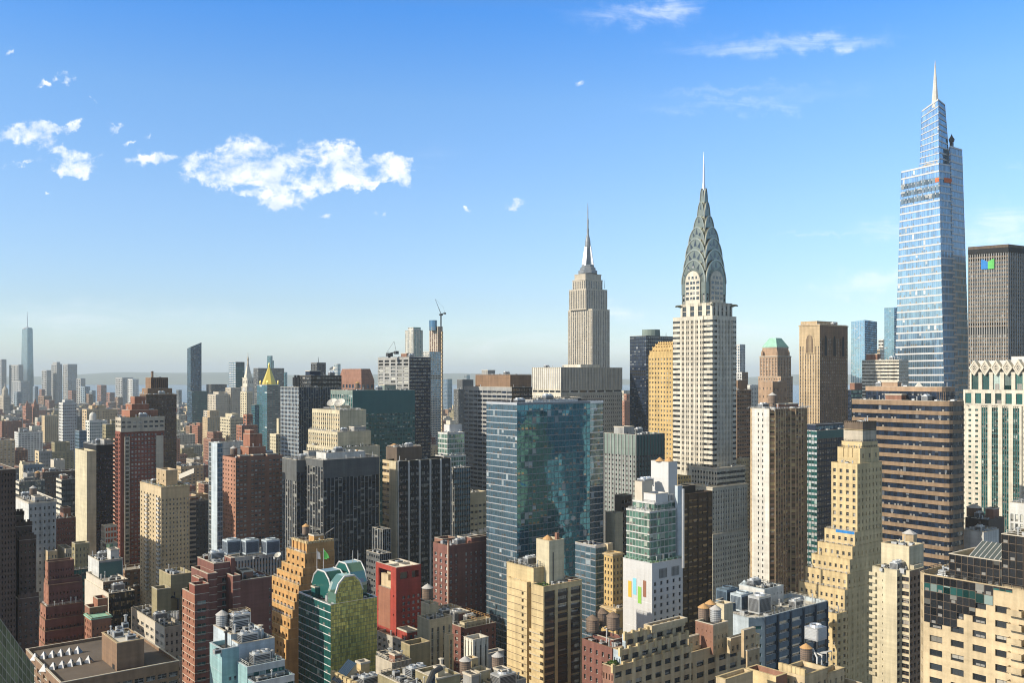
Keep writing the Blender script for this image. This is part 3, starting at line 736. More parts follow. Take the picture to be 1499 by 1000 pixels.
# ------------------------------------------------------------------ the hazy downtown towers
FARG = 'hazy downtown towers'
def far_tower(label, xl, xc, xr, yt, D, wall='grey', cat='tower', name='downtown_tower', st='p', fp=3.2, short=None, caps=()):
    b = B(name, label, cat, D, wall, short=short); b.maxwin = 0
    n = lambda a, c: max(2, int((c - a) / 2.2))
    E = {'p': PIER, 'r': RIB, 'c': CUR}[st](n(xl, xc), fp, ind=False, g='window_dark' if st != 'c' else 'glass_far', dw=.5)
    N = dict(E); N['n'] = n(xc, xr)
    b.w(xl, xc, xr, yt, E, N, roof='tar', par=0)
    for a, c, d, y, yb in caps: b.w(a, c, d, y, None, None, dD=4, yb=yb, roof='tar', par=0)
    return b
b = B('glass_tower', 'tallest hazy blue glass tower far downtown, with a thin spire on top', 'skyscraper', 5240, 'glass_far', short='hazy downtown spire tower'); b.maxwin = 0
x0, x1, y0, y1 = b.plan(30.0, 40, 50, 5240); X0, X1, Y0, Y1 = b.plan(32.2, 40, 47.8, 5240)
b.poly([(x1, y0), (x1, y1), (x0, y1), (x0, y0)], 0, zat(481, 5240), [CUR(5, 2.2, g='glass_far', dw=.4), CUR(5, 2.2, g='glass_far', dw=.4)], top=[(X1, Y0), (X1, Y1), (X0, Y1), (X0, Y0)], par=0, roof='tar')
cx, cy = (X0 + X1) / 2, (Y0 + Y1) / 2; z = zat(481, 5240)
mb = MB(); mb.lathe(cx, cy, [(22, z), (22, z + 6), (14, z + 7), (3.0, z + 12), (2.2, z + 60), (.6, z + 98)], 'galvanized', 10); b.part('spire', mb)
m = MB(); m.box(X0 + 3, X1 - 3, Y0 + 3, Y1 - 3, z - 1, z + 5, 'glass_far'); b.part('crown', m)
far_tower('grey hazy tower cut by the left edge of the photo', -14, 2, 9.5, 526, 5200, short='hazy tower at the photo edge')
far_tower('broad hazy block just left of the downtown spire tower', 13.5, 27, 34, 534, 5080)
far_tower('low hazy block in front of the downtown spire tower', 17, 30, 44, 558, 4700)
far_tower('hazy slim block next right of the downtown spire tower', 61, 68, 75, 542, 5000)
far_tower('hazy tower with a small rounded cap among the downtown group', 75, 83, 91, 533, 5050, caps=[(77, 83, 88, 530, 534)])
far_tower('wide hazy slab with the flattest top in the downtown group', 92, 99, 113, 533, 4950)
far_tower('lower hazy block at the right end of the downtown group', 112, 118, 125, 554, 4850)
b = far_tower('hazy blue block with sloping shoulders standing alone on the horizon', 169, 179, 195, 553, 4300)
far_tower('pale hazy block leaning against the shouldered block on the horizon', 187, 194, 203, 555, 4200, 'light_grey')
r_ = random.Random(11)
FAR = [(48, 56, 566, 4100), (57, 66, 570, 3900), (118, 132, 566, 4000), (131, 140, 572, 3700), (142, 156, 564, 4100), (156, 168, 575, 3800), (168, 180, 582, 3400), (126, 136, 577, 3300), (100, 112, 572, 3600), (20, 32, 574, 3300), (66, 80, 586, 3000), (56, 76, 580, 3200), (204, 214, 574, 3500), (212, 222, 569, 3900), (258, 266, 571, 3900), (300, 309, 575, 3600), (140, 150, 588, 2900), (186, 196, 590, 2900)]
for k, (a, c, y, D) in enumerate(FAR):
    far_tower('dim blue-grey mid-height block dissolving in the downtown haze', a, a + (c - a) * .42, c, y, D, r_.choice(['grey', 'brown', 'dark_grey', 'fog_blue', 'brick'])).root['group'] = FARG

# lantern tower at the far left
b = B('lantern_tower', 'stone tower topped by a columned lantern and pointed cap at the left edge', 'tower', 2500, 'limestone', short='stone lantern tower'); b.maxwin = 30
b.w(-3, 4, 17, 604, PIER(4, 3.0, ww=.4), PIER(7, 3.0, ww=.4), roof='tar'); b.w(0, 5, 14.5, 580, PIER(3, 4, ww=.4), PIER(5, 4, ww=.4), dD=8, yb=604, cor=.8)
x, y = ground(7.5, 2520); z = zat(580, 2520)
mb = MB(); mb.lathe(x, y, [(8.5, z), (8.5, z + 6), (7, z + 6.5), (7, z + 15), (7.6, z + 15.5), (6.5, z + 18), (3, z + 24), (1.2, z + 26), (1.2, z + 31), (.1, z + 36)], 'limestone', 12); b.part('lantern', mb)
# twin pyramids
for (a, c, d, y, D, lab) in ((33, 38, 47, 595, 2350, 'red brick apartment tower with a small pyramid roof, left one of the hazy pair'), (46, 50, 57, 592, 2380, 'red brick apartment tower with a small pyramid roof, right one of the hazy pair')):
    b = B('apartment_tower', lab, 'tower', D, 'clay'); b.maxwin = 20
    g = b.w(a, c, d, y, S(3, 4.2), S(5, 4.2), roof='tar'); cx, cy = (g.x0 + g.x1) / 2, (g.y0 + g.y1) / 2; mb = MB(); mb.lathe(cx, cy, [((g.x1 - g.x0) * .5, g.z1), (.2, g.z1 + 14)], 'clay', 4, False, .785); b.part('pyramid_roof', mb)
b = B('apartment_tower', 'white gridded apartment slab rising alone over the low brick blocks', 'tower', 1300, 'light_grey', short='white gridded slab')
b.w(86, 92, 112, 590, S(3, 4.4, ww=.6, g='window_dark'), S(7, 4.4, ww=.62, g='window_dark', mul=1), clut=2); b.w(91, 95, 108, 586, None, None, dD=6, yb=591)
b = B('apartment_tower', 'bluish white gridded block with a rounded water-tower cap', 'building', 1150, 'white', short='bluish white gridded block')
g = b.w(125, 131, 157, 616, S(2, 4.6, ww=.55, g='window_teal'), S(8, 4.6, ww=.6, g='window_teal', mul=1), clut=1); x, y = (g.x0 + g.x1) / 2 + 4, (g.y0 + g.y1) / 2
mb = MB(); mb.lathe(x, y, [(4, g.z1 - 1), (4, g.z1 + 6), (3, g.z1 + 8.5), (.3, g.z1 + 10)], 'white', 14); b.part('water_tank', mb)
b = B('apartment_block', 'long tan apartment block with a flat roof behind the bluish white block', 'building', 1520, 'tan'); b.w(120, 127, 172, 600, S(2, 4), S(12, 4, ww=.45), clut=3)
b.w(130, 135, 155, 594, None, None, dD=15, yb=600)
b = B('glass_block', 'low bright blue glass block beside the white gridded slab', 'building', 1060, 'blue'); b.w(110, 116, 127, 631, CUR(2, 5, g='glass_blue'), CUR(5, 5, g='glass_blue'))
b = B('apartment_block', 'brown block behind the cream slab, topped by a tan bulkhead', 'building', 900, 'olive'); b.w(150, 155, 173, 622, S(2, 5), S(6, 5), clut=2)

# slim sloped glass tower
b = B('glass_tower', 'slim dark teal glass tower with a slanted top, standing alone against the sky', 'skyscraper', 2095, 'span_navy', short='slim slanted glass tower'); b.maxwin = 0
x0, x1, y0, y1 = b.plan(274, 279, 295, 2095)
b.poly([(x1, y0), (x1, y1), (x0, y1), (x0, y0)], 0, zat(503, 2095), [CUR(3, 2.9, g='glass_far', span='span_navy'), CUR(9, 2.9, g='glass_deep', span='span_navy'), None, None], ztop=[zat(510, 2095), zat(508, 2095), zat(503, 2095) + 3, zat(505, 2095)], roof='tar', par=0)
b.w(275, 281, 304, 573, CUR(3, 2.9, g='glass_far', span='span_navy'), CUR(9, 2.9, g='glass_teal', span='span_navy'), dD=-30, roof='tar')
# clock tower with pyramid roof
b = B('clock_tower', 'white stone clock tower with a steep pyramid roof and lantern', 'tower', 2035, 'stone', short='stone clock tower'); b.maxwin = 40
g = b.w(353.5, 361.5, 372, 566, PIER(5, 3.0, ww=.4), PIER(5, 3.0, ww=.4), cor=1.2, par=0); g2 = b.w(355, 362, 371, 553, S(3, 6, ww=.35, wh=.7), S(3, 6, ww=.35, wh=.7), dD=3, yb=566, cor=1, par=0)
cx, cy = (g2.x0 + g2.x1) / 2, (g2.y0 + g2.y1) / 2; z = g2.z1; w_ = (g2.x1 - g2.x0) * .66
mb = MB(); mb.lathe(cx, cy, [(w_, z), (w_ * .33, zat(536, 2040))], 'stone', 4, True, .785); b.part('pyramid_roof', mb)
mb = MB(); z1 = zat(536, 2040); mb.lathe(cx, cy, [(w_ * .3, z1), (w_ * .3, z1 + 4), (w_ * .2, z1 + 5), (w_ * .2, z1 + 13), (w_ * .26, z1 + 13.5), (w_ * .18, z1 + 17), (.6, z1 + 21), (.3, zat(516, 2040))], 'limestone', 10); b.part('lantern', mb)
for f in g.faces[:2]:
    mb = MB()
    c = f.S(.5, .955, -.4); U = (f.c[1] - f.c[0]) / f.L; an = np.arange(20) * math.pi / 10
    mb.poly([c + 4.2 * (math.cos(a) * U + math.sin(a) * np.array([0, 0, 1])) for a in an], 'white_panel'); b.part('clock_face', mb)
# gold pyramid
b = B('gold_roofed_tower', 'limestone office tower crowned by a gold pyramid roof', 'tower', 1793, 'limestone', short='gold pyramid tower'); b.maxwin = 20
g = b.w(380, 391, 408, 563, PIER(5, 3.2, ww=.4), PIER(6, 3.2, ww=.4), cor=1, par=0); cx, cy = (g.x0 + g.x1) / 2, (g.y0 + g.y1) / 2
r0 = (g.x1 - g.x0) * .62; mb = MB(); zt = zat(537, 1800); mb.lathe(cx, cy, [(r0 * .92, g.z1), (r0 * .9, g.z1 + 3), (r0 * .1, zt)], 'gold_leaf', 6, True, .4); mb.lathe(cx, cy, [(2, zt - 1), (2, zt + 4), (.2, zt + 8)], 'gold_leaf', 6)
for f in g.faces[:2]:
    for u in (.04, .96): p = f.S(u, 1, .8); mb.lathe(p[0], p[1], [(1.6, g.z1), (1.6, g.z1 + 4), (.1, g.z1 + 8)], 'gold_leaf', 6, False)
b.part('pyramid_roof', mb)
b = B('glass_tower', 'pale teal glass tower standing right in front of the gold pyramid', 'tower', 1480, 'span_teal', short='pale teal glass tower'); b.maxwin = 0; b.w(376, 391, 410.5, 564, CUR(4, 3.2, g='glass_sky', span='span_teal'), CUR(5, 3.2, g='glass_grey', span='span_grey'))
b.w(368, 373, 379, 593, CUR(2, 3.6), CUR(2, 3.6), dD=20)
b = B('office_slab', 'broad dark grey slab behind the gold pyramid', 'tower', 2250, 'dark_grey'); b.maxwin = 0; b.w(371, 378, 416, 539, RIB(4, 2.6), RIB(12, 2.6))
b = B('glass_tower', 'pale glass tower with a stepped flat top, left of the clock tower', 'tower', 2300, 'span_teal'); b.maxwin = 0; b.w(335, 345, 358, 530, CUR(3, 2.6, g='glass_sky', span='light_grey'), CUR(4, 2.6, g='glass_teal', mech=(0, 1, 2)))
b = B('glass_tower', 'faint pale slim tower peeking above the dark grey slab', 'tower', 3500, 'span_teal'); b.maxwin = 0; b.w(391, 396, 399, 521, CUR(2, 2, g='glass_far'), CUR(2, 2, g='glass_far')); b.w(393, 399, 401, 528, CUR(2, 2, g='glass_far'), CUR(2, 2, g='glass_far'))
b = B('glass_tower', 'faint pale glass sliver right of the dark grey slab', 'tower', 2900, 'span_teal'); b.maxwin = 0; b.w(413, 417, 420.5, 545, CUR(2, 2, g='glass_far'), CUR(2, 2, g='glass_far'))
b = B('glass_tower', 'faint pale tower left of the sloped red roof', 'tower', 2600, 'light_grey'); b.maxwin = 0; b.w(489, 494, 498.5, 533, CUR(2, 2, g='glass_far', span='light_grey'), CUR(2, 2, g='glass_far', span='light_grey'))
b = B('office_slab', 'dark slab left of the clock tower', 'building', 2100, 'dark_grey'); b.maxwin = 0; b.w(302, 309, 332, 563, RIB(3, 2.8), RIB(8, 2.8))
b = B('stone_office_block', 'wide stone building with setbacks below the clock tower', 'building', 1850, 'limestone', short='wide stone setback block'); b.maxwin = 60
b.w(304, 316, 349, 578, S(5, 3.4, ww=.4), S(11, 3.4, ww=.4), clut=2); b.w(298, 313, 322, 602, S(5, 3.4, ww=.4), S(4, 3.4, ww=.4), dD=-25); b.w(330, 338, 353, 568, S(3, 3.4), S(6, 3.4), dD=15); b.w(312, 320, 336, 574, None, None, dD=20, yb=580)
b = B('apartment_tower', 'narrow cream tower just right of the clock tower base', 'tower', 1700, 'cream'); b.maxwin = 40; b.w(352, 361, 370, 574, S(3, 3.6, ww=.4), S(3, 3.6, ww=.4), clut=1)
b = B('loft_building', 'pale low office block with a ribbon of windows above the brick penthouse', 'building', 1250, 'cream'); b.maxwin = 60; b.w(322, 337, 357, 612, S(6, 4.4, ww=.6), S(7, 4.4, ww=.6), clut=2); b.w(330, 340, 350, 606, None, None, dD=10, yb=612)
b = B('apartment_tower', 'orange brick block with a square penthouse left of the dark gridded tower', 'building', 1050, 'clay', short='orange brick penthouse block'); b.maxwin = 60
b.w(346, 354, 377, 623, S(3, 4.6), S(7, 4.6), clut=1); b.w(356, 361, 370, 607, S(1, 4.6), S(2, 4.6), dD=8, yb=623)
b = B('apartment_tower', 'slim cream block touching the dark gridded tower', 'building', 900, 'cream'); b.maxwin = 60; b.w(395, 404, 411, 636, S(3, 5, ww=.4), S(2, 5), clut=1); b.w(405, 408, 412, 613, None, None, dD=10)

# mid skyline, left of centre
b = B('office_tower', 'dark square tower with a mast, peeking behind the black mechanical roof', 'tower', 1300, 'dark_grey'); b.maxwin = 0; g = b.w(455, 464, 477, 531, PIER(4, 4, ind=False, g='glass_black'), PIER(6, 4, ind=False, g='glass_black')); b.mast((g.x0 + g.x1) / 2, (g.y0 + g.y1) / 2, g.z1, 8, .5)
b.dish(g.x0 - 8, g.y1 + 4, g.z1 - 14, 4)
b = B('office_tower', 'red granite tower with a sloped chamfered top', 'tower', 1200, 'brick', short='sloped red granite tower'); b.maxwin = 60
D = 1200; x0, x1, y0, y1 = b.plan(496, 529, 548, D); z0_, z1_ = zat(557, D), zat(540, D)
b.box(x0, x1, y0, y1, 0, z0_, PIER(7, 9, ww=.6, wh=.6, g='glass_navy'), PIER(3, 9, ww=.6, wh=.6, g='glass_navy'), D=D, par=0)
k = (y1 - y0) * .16; b.poly([(x1, y0), (x1, y1), (x0, y1), (x0, y0)], z0_, z1_, [None] * 4, top=[(x1 - 3, y0 + k * .3), (x1 - 3, y1 - k * .6), (x0 + 3, y1 - k * .6), (x0 + 3, y0 + k * .3)], D=D, par=0, roof='tar')
b = B('office_tower', 'dark brown slab tower with pale ribbed left face, left of the construction crane', 'skyscraper', 805, 'bronze', short='dark brown slab tower'); b.maxwin = 60
b.w(553, 599, 630.5, 523, S(5, 5.2, ww=.72, wh=.62, g='window_pale', fr='frame', wall='grey', mech=(0, 1)), RIB(9, 5.2, .5, wall='span_black', span='span_navy', g='office_glass'), clut=2, roof='tar')
b = B('residential_tower', 'pale ribbed tower behind the dark brown slab, ragged top', 'skyscraper', 1600, 'light_grey', short='pale ribbed tower'); b.maxwin = 0
b.w(593, 605, 619, 483, CUR(6, 3, g='glass_grey', pm='stone', ww=.6), CUR(6, 3, g='glass_teal', pm='stone', ww=.7), par=0); b.w(597, 605, 616, 479, CUR(4, 3, g='glass_grey', pm='stone', ww=.6), CUR(4, 3, g='glass_teal'), dD=6, yb=484, par=0)
b = B('tower_under_construction', 'slender unfinished tower with a glazed round cap beneath the crane', 'skyscraper', 1500, 'limestone', short='unfinished slender tower'); b.maxwin = 0
g = b.w(628.5, 641, 648, 478, S(4, 3.4, ind=False, ww=.5, span='brick'), S(3, 3.4, ind=False, ww=.4, wall='granite'), par=0)
p = ground(634, 1505); z = zat(484, 1505); mb = MB(); mb.lathe(p[0], p[1], [(6.5, z), (6.5, zat(469, 1505))], 'glass_deep', 16); b.part('glazed_cap', mb)
mb = MB(); p = g.faces[1].S(.7, 0, -2.2)
for k in range(40): zz = zat(490, 1500) - k * 6; mb.box(p[0] - 1.3, p[0] + 1.3, p[1] - 1.3, p[1] + 1.3, zz, zz + 4.8, 'tan')
b.part('hoist', mb)
def crane(label, px, D, yb, yt, yj, L=9):
    r = bpy.data.objects.new('tower_crane', None); COL.objects.link(r); props(r, label, 'crane'); p = ground(px, D); r.location = (p[0], p[1], 0)
    z0, z1 = zat(yb, D), zat(yt, D); org = (p[0], p[1], 0)
    m = MB(); m.lathe(p[0], p[1], [(1.3, z0), (1.3, z1)], 'dark_metal', 4, True, .4)
    m.build('mast', r, org)
    c = MB(); c.box(p[0] - 2.6, p[0] + 2.6, p[1] - 1.6, p[1] + 1.6, z1, z1 + 2.6, 'dark_metal'); c.build('cab', r, org)
    u = np.array([RGT[0], RGT[1]]); zj = zat(yj, D)
    j = MB(); a = np.array([p[0], p[1], z1 + 2.5]); t = np.array([p[0] - u[0] * L, p[1] - u[1] * L, zj]); j.tube([a, t], [.6, .3], 'dark_metal', 4); j.tube([a + (0, 0, 1.6), t], .15, 'dark_metal', 4)
    j.build('jib', r, org)
    c = MB(); e = np.array([p[0] + u[0] * 6, p[1] + u[1] * 6, z1 + 4]); c.tube([a, e], .5, 'dark_metal', 4); c.box(e[0] - 1.5, e[0] + 1.5, e[1] - 1.5, e[1] + 1.5, e[2] - 2, e[2] + .6, 'dark_metal'); c.tube([e, e + (u[0] * -2, u[1] * -2, 9)], .15, 'dark_metal', 4); c.tube([e + (u[0] * -2, u[1] * -2, 9), t], .1, 'dark_metal', 4); c.build('counterweight', r, org)
crane('luffing tower crane on top of the slender unfinished tower', 645.5, 1502, 480, 462, 438)
crane('small dark crane on the flat roof of the dark brown slab tower', 570, 815, 524, 522, 518, 3)
b = B('glass_tower', 'striped blue glass slab in front of the unfinished slender tower', 'tower', 1340, 'stone', short='striped blue glass slab'); b.maxwin = 0; b.w(619, 628.5, 645, 515, CUR(4, 3.4, pm='light_grey', ww=.6, g='glass_grey'), CUR(7, 3.4, pm='stone', ww=.72, g='glass_deep', mech=(10, 11)))
b = B('apartment_tower', 'slim dark apartment tower between the striped glass slab and the navy slab', 'tower', 1250, 'dark_grey'); b.maxwin = 40; b.w(664, 671, 678, 570, S(3, 4, ww=.5, g='window_pale'), S(2, 4), clut=1); b.w(669, 677, 693, 556, None, None, dD=20, wall='dark_grey')
b = B('glass_tower', 'small pale blue tower in the far gap beside the unfinished tower', 'tower', 2900, 'fog_blue'); b.maxwin = 0; b.w(649, 655, 662, 555, CUR(3, 2, g='glass_sky'), CUR(3, 2, g='glass_far'))
b = B('glass_tower', 'tiny grey tower on the far horizon gap', 'tower', 3700, 'grey'); b.maxwin = 0; b.w(679, 683, 688, 549, CUR(2, 2, g='glass_far'), CUR(2, 2, g='glass_far'))
# ------------------------------------------------------------------ landmark: tower with a tall mast (px 830-892)
def prism_px(b, xl, xc, xr, yt, yb, D, E=None, N=None, wall=None, **k): return b.w(xl, xc, xr, yt, E, N, wall, dD=D - b.D, yb=yb, **k)
b = B('art_deco_skyscraper', 'limestone skyscraper stepping up to a silver mast and needle', 'skyscraper', 1560, 'limestone', short='limestone mast skyscraper')
P1 = PIER(10, 3.35, ww=.42, wh=.6, g='window_dark', span='span_grey', ds=.5, dw=.6); P2 = PIER(5, 3.35, ww=.42, wh=.6, g='window_dark', span='span_grey', ds=.5, dw=.6)
b.w(831.5, 867, 892.5, 452, PIER(11, 3.35, ww=.42, wh=.6, g='window_dark', span='span_grey', ds=.5, dw=.6), PIER(10, 3.35, ww=.42, wh=.6, g='window_dark', span='span_grey', ds=.5, dw=.6, blankcol=(5,)), par=0)
b.w(833, 858, 889, 422, P1, PIER(9, 3.35, ww=.42, wh=.6, g='window_dark', span='span_grey', ds=.5, dw=.6), dD=6, yb=453, par=0)
b.w(838, 857, 882, 408, PIER(7, 4, ww=.4, wh=.8, g='window_dark', span='span_grey'), PIER(7, 4, ww=.4, wh=.8, g='window_dark', span='span_grey'), dD=12, yb=423, par=0, cor=.8)
b.w(841, 857, 880, 400, PIER(6, 8, ww=.4, wh=.8, g='window_dark', span='span_grey'), PIER(6, 8, ww=.4, wh=.8, g='window_dark', span='span_grey'), dD=14, yb=409, par=0, cor=.6)
g = b.wings[-1]; cx, cy = (g.x0 + g.x1) / 2, (g.y0 + g.y1) / 2; DZ = float(project([[cx, cy, 0]])[2][0]); Z = lambda y: zat(y, DZ)
mb = MB(); mb.lathe(cx, cy, [(17, Z(401)), (17, Z(397)), (14, Z(396)), (14, Z(393)), (11, Z(391)), (11, Z(388))], 'steel_mast', 8, True, .39)
b.part('stepped_crown', mb)
mb = MB(); mb.lathe(cx, cy, [(5.4, Z(389)), (4.7, Z(358)), (4.5, Z(354)), (3.8, Z(350)), (2.6, Z(346)), (1.6, Z(342))], 'steel_mast', 12)
for a in range(4):
    t = a * math.pi / 2 + .39; c, s_ = math.cos(t), math.sin(t)
    mb.quads([[(cx + c * 4 - s_ * 1.2, cy + s_ * 4 + c * 1.2, Z(389)), (cx + c * 11 - s_ * 1.2, cy + s_ * 11 + c * 1.2, Z(389)), (cx + c * 6 - s_ * 1.2, cy + s_ * 6 + c * 1.2, Z(362)), (cx + c * 4 - s_ * 1.2, cy + s_ * 4 + c * 1.2, Z(358))],
              [(cx + c * 11 + s_ * 1.2, cy + s_ * 11 - c * 1.2, Z(389)), (cx + c * 4 + s_ * 1.2, cy + s_ * 4 - c * 1.2, Z(389)), (cx + c * 4 + s_ * 1.2, cy + s_ * 4 - c * 1.2, Z(358)), (cx + c * 6 + s_ * 1.2, cy + s_ * 6 - c * 1.2, Z(362))],
              [(cx + c * 11 - s_ * 1.2, cy + s_ * 11 + c * 1.2, Z(389)), (cx + c * 11 + s_ * 1.2, cy + s_ * 11 - c * 1.2, Z(389)), (cx + c * 6 + s_ * 1.2, cy + s_ * 6 - c * 1.2, Z(362)), (cx + c * 6 - s_ * 1.2, cy + s_ * 6 + c * 1.2, Z(362))]], 'galvanized')
b.part('mooring_mast', mb)
mb = MB(); mb.lathe(cx, cy, [(1.7, Z(343)), (1.9, Z(335)), (1.2, Z(334)), (1.5, Z(322)), (.8, Z(320)), (.8, Z(308)), (.2, Z(296))], 'steel_mast', 8); b.part('antenna', mb)
b.mast(g.x0 - 6, g.y1 + 2, Z(422), 14, .4)

# ------------------------------------------------------------------ landmark: arched steel crown (px 985-1078)
b = B('art_deco_skyscraper', 'white brick skyscraper with a steel crown of stacked arches and a needle', 'skyscraper', 630, 'stone', short='steel crowned skyscraper')
ST = dict(wall='stone', span='limestone', fr='dark_frame', g='window_dark', rail=False)
pr = [('p', .34), ('w', .28), ('p', .10), ('w', .28)]
def DD(n, fp, **k): return S(n, fp, mode='pier', ds=.15, dw=.5, wh=.54, pat=[('p', .5), ('w', .3), ('p', .12), ('w', .3), ('p', .1)], **dict(ST, **k))
# the corner bays keep banded windows, the middle bays run as piers
def corner(n, fp, **k): return S(n, fp, mode='ribbon', ds=0, dw=.4, wh=.46, ww=.86, em=.0, **dict(ST, **dict(dict(span='stone', mm='dark_grey'), **k)))
fpx = 7.9
x0, x1, y0, y1 = b.plan(985, 1043, 1078, 630)
w_, d_ = x1 - x0, y1 - y0; zt = zat(462, 630)
def strip(xa, xb, ya, yb, za, zb, E, N, **k): return b.box(xa, xb, ya, yb, za, zb, E, N, None, 630, 'pale_roof', **k)
# one shaft: the plan is cut into bays along its two seen faces
cutE = [y0, y0 + d_ * .20, y0 + d_ * .78, y1]; cutN = [x1, x1 - w_ * .18, x1 - w_ * .82, x0]
pl = [(x1, cutE[0]), (x1, cutE[1]), (x1 + .5, cutE[1]), (x1 + .5, cutE[2]), (x1, cutE[2]), (x1, y1), (cutN[1], y1), (cutN[1], y1 + .5), (cutN[2], y1 + .5), (cutN[2], y1), (x0, y1), (x0, y0)]
b.poly(pl, zat(700, 630), zt, [corner(2, fpx), None, DD(5, fpx), None, corner(3, fpx), corner(2, fpx, span='stone'), None, DD(5, fpx), None, corner(2, fpx)], D=630, roof='pale_roof', par=.8)
# base tiers
b.w(1012, 1049.5, 1091, 686, S(9, 7.9, **dict(ST, wh=.5, ww=.6)), S(10, 7.9, **dict(ST, wh=.5, ww=.7, mode='ribbon', ds=0, span='stone')), dD=-8, roof='pale_roof', cor=.5)
b.w(996, 1043, 1094, 714, S(12, 7.9, **dict(ST, wh=.5, ww=.5)), S(14, 7.9, g='window', fr='white_frame', wh=.5, ww=.55, mode='pier', ds=.3, wall='stone', span='limestone'), dD=-22, roof='tile_roof', cor=.4)
b.w(985, 1043.5, 1095, 783, S(12, 7.9, **dict(ST, wh=.5, ww=.5)), S(15, 7.9, g='window', fr='white_frame', wh=.55, ww=.5, wall='stone'), dD=-25, roof='tile_roof', cor=.4)
# tier with the eagles
ze = zat(443, 634); gx = w_ * .11; gy = d_ * .17
g = b.box(x0 + gx, x1 - 1.2, y0 + gy, y1 - 1.2, zt - 1, ze, S(4, 7.9, **dict(ST, wh=.8, mode='pier', ds=.3, top=.5)), S(5, 7.9, **dict(ST, wh=.8, mode='pier', ds=.3, top=.5)), D=634, roof='pale_roof', par=.5)
def gargoyle(x, y, z, dx, dy):
    m = MB(); a = np.array([x, y, z]); d = np.array([dx, dy, 0]) / math.hypot(dx, dy); n = np.array([-d[1], d[0], 0])
    m.tube([a, a + d * 1.6 + (0, 0, .3), a + d * 3.0 + (0, 0, .55), a + d * 4.3 + (0, 0, .35), a + d * 4.9 + (0, 0, -.2)], [1.0, .95, .7, .6, .15], 'steel_crown', 8)
    m.quads([[a + n * .4, a + n * 2.2 + (0, 0, .4), a + d * 2.2 + n * 1.3 + (0, 0, .5), a + d * 2.4 + n * .4], [a - n * 2.2 + (0, 0, .4), a - n * .4, a + d * 2.4 - n * .4, a + d * 2.2 - n * 1.3 + (0, 0, .5)]], 'steel_crown'); b.part('eagle_gargoyle', m)
for sx, sy in ((1, 1), (1, -1), (-1, 1)): gargoyle(g.x1 - .8 if sx > 0 else g.x0 + .8, g.y1 - .8 if sy > 0 else g.y0 + .8, ze - 1.6, sx, sy)
# upper shaft
Dc = 648; X0, X1, Y0, Y1 = b.plan(998, 1033, 1062.5, Dc - 10.5); cx, cy = (X0 + X1) / 2, (Y0 + Y1) / 2; hw = (X1 - X0) / 2; hd = (Y1 - Y0) / 2
DZC = float(project([[cx, cy, 0]])[2][0]); Zc = lambda y: zat(y, DZC)
b.box(X0, X1, Y0, Y1, ze - 1, Zc(412), S(6, 7.6, mode='pier', ds=.2, ww=.45, wall='steel_crown', span='grey', g='window_dark', fr='dark_frame', rail=False, top=.4), S(6, 7.6, mode='pier', ds=.2, ww=.45, wall='steel_crown', span='grey', g='window_dark', fr='dark_frame', rail=False, top=.4), D=640, par=0, roof='steel_crown')
def arch(w, zs, za, n=24, p=1.0):
    t = np.linspace(math.pi, 0, n + 1); return [(w * math.cos(a), zs + (za - zs) * math.sin(a) ** p) for a in t]
def vault(name, wx, wy, ex, ey, zb, zs, za, mat, rim=0, tri=0, sub=None):
    """Two crossing arched vaults: across the east-west axis and across the north-south axis."""
    m = MB(); tris_all = []
    for axis in (0, 1):
        w = wy if axis == 0 else wx; e = ex if axis == 0 else ey
        pr_ = [(-w, zb)] + arch(w, zs, za) + [(w, zb)]
        def P(a, t, z): return (cx + t, cy + a, z) if axis == 0 else (cx - a, cy + t, z)
        for sgn in (1, -1):
            pts = [P(a, e * sgn, z) for a, z in pr_]; m.poly(pts if sgn < 0 else pts[::-1], mat)
        m.quads([[P(a0, -e, z0), P(a0, e, z0), P(a1, e, z1), P(a1, -e, z1)] for (a0, z0), (a1, z1) in zip(pr_, pr_[1:])], mat)
        if rim:
            o_ = arch(w + .12, zs, za + .12); i_ = arch(w - rim, zs, za - rim * 1.1)
            for k in range(len(o_) - 1):
                for t0 in (e + .35,):
                    m.quads([[P(i_[k][0], t0, i_[k][1]), P(o_[k][0], t0, o_[k][1]), P(o_[k + 1][0], t0, o_[k + 1][1]), P(i_[k + 1][0], t0, i_[k + 1][1])][::-1], [P(i_[k][0], t0, i_[k][1]), P(i_[k + 1][0], t0, i_[k + 1][1]), P(i_[k + 1][0], e, i_[k + 1][1]), P(i_[k][0], e, i_[k][1])], [P(o_[k][0], t0, o_[k][1]), P(o_[k + 1][0], t0, o_[k + 1][1]), P(o_[k + 1][0], e - .5, o_[k + 1][1]), P(o_[k][0], e - .5, o_[k][1])]], 'steel_rim')
        for k in range(tri):
            a = math.pi * (.5 + (k - (tri - 1) / 2) * (.62 / max(tri - 1, 1)) * 1.15); r0, r1 = .62, .93
            c0 = (w * r0 * math.cos(a), zs + (za - zs) * r0 * math.sin(a)); tip = (w * r1 * math.cos(a), zs + (za - zs) * r1 * math.sin(a)); hw_ = w * .14
            sx = -math.sin(a) * hw_; sz = math.cos(a) * hw_
            tq = MB(); tris_all.append(tq); tq.quads([[P(c0[0] + sx, e + .06, c0[1] + sz), P(c0[0] - sx, e + .06, c0[1] - sz), P(tip[0] - sx * .05, e + .06, tip[1]), P(tip[0] + sx * .05, e + .06, tip[1])]], 'window_dark')
    o = b.part(name, m)
    for tq in tris_all: b.part('triangular_window', tq, o)
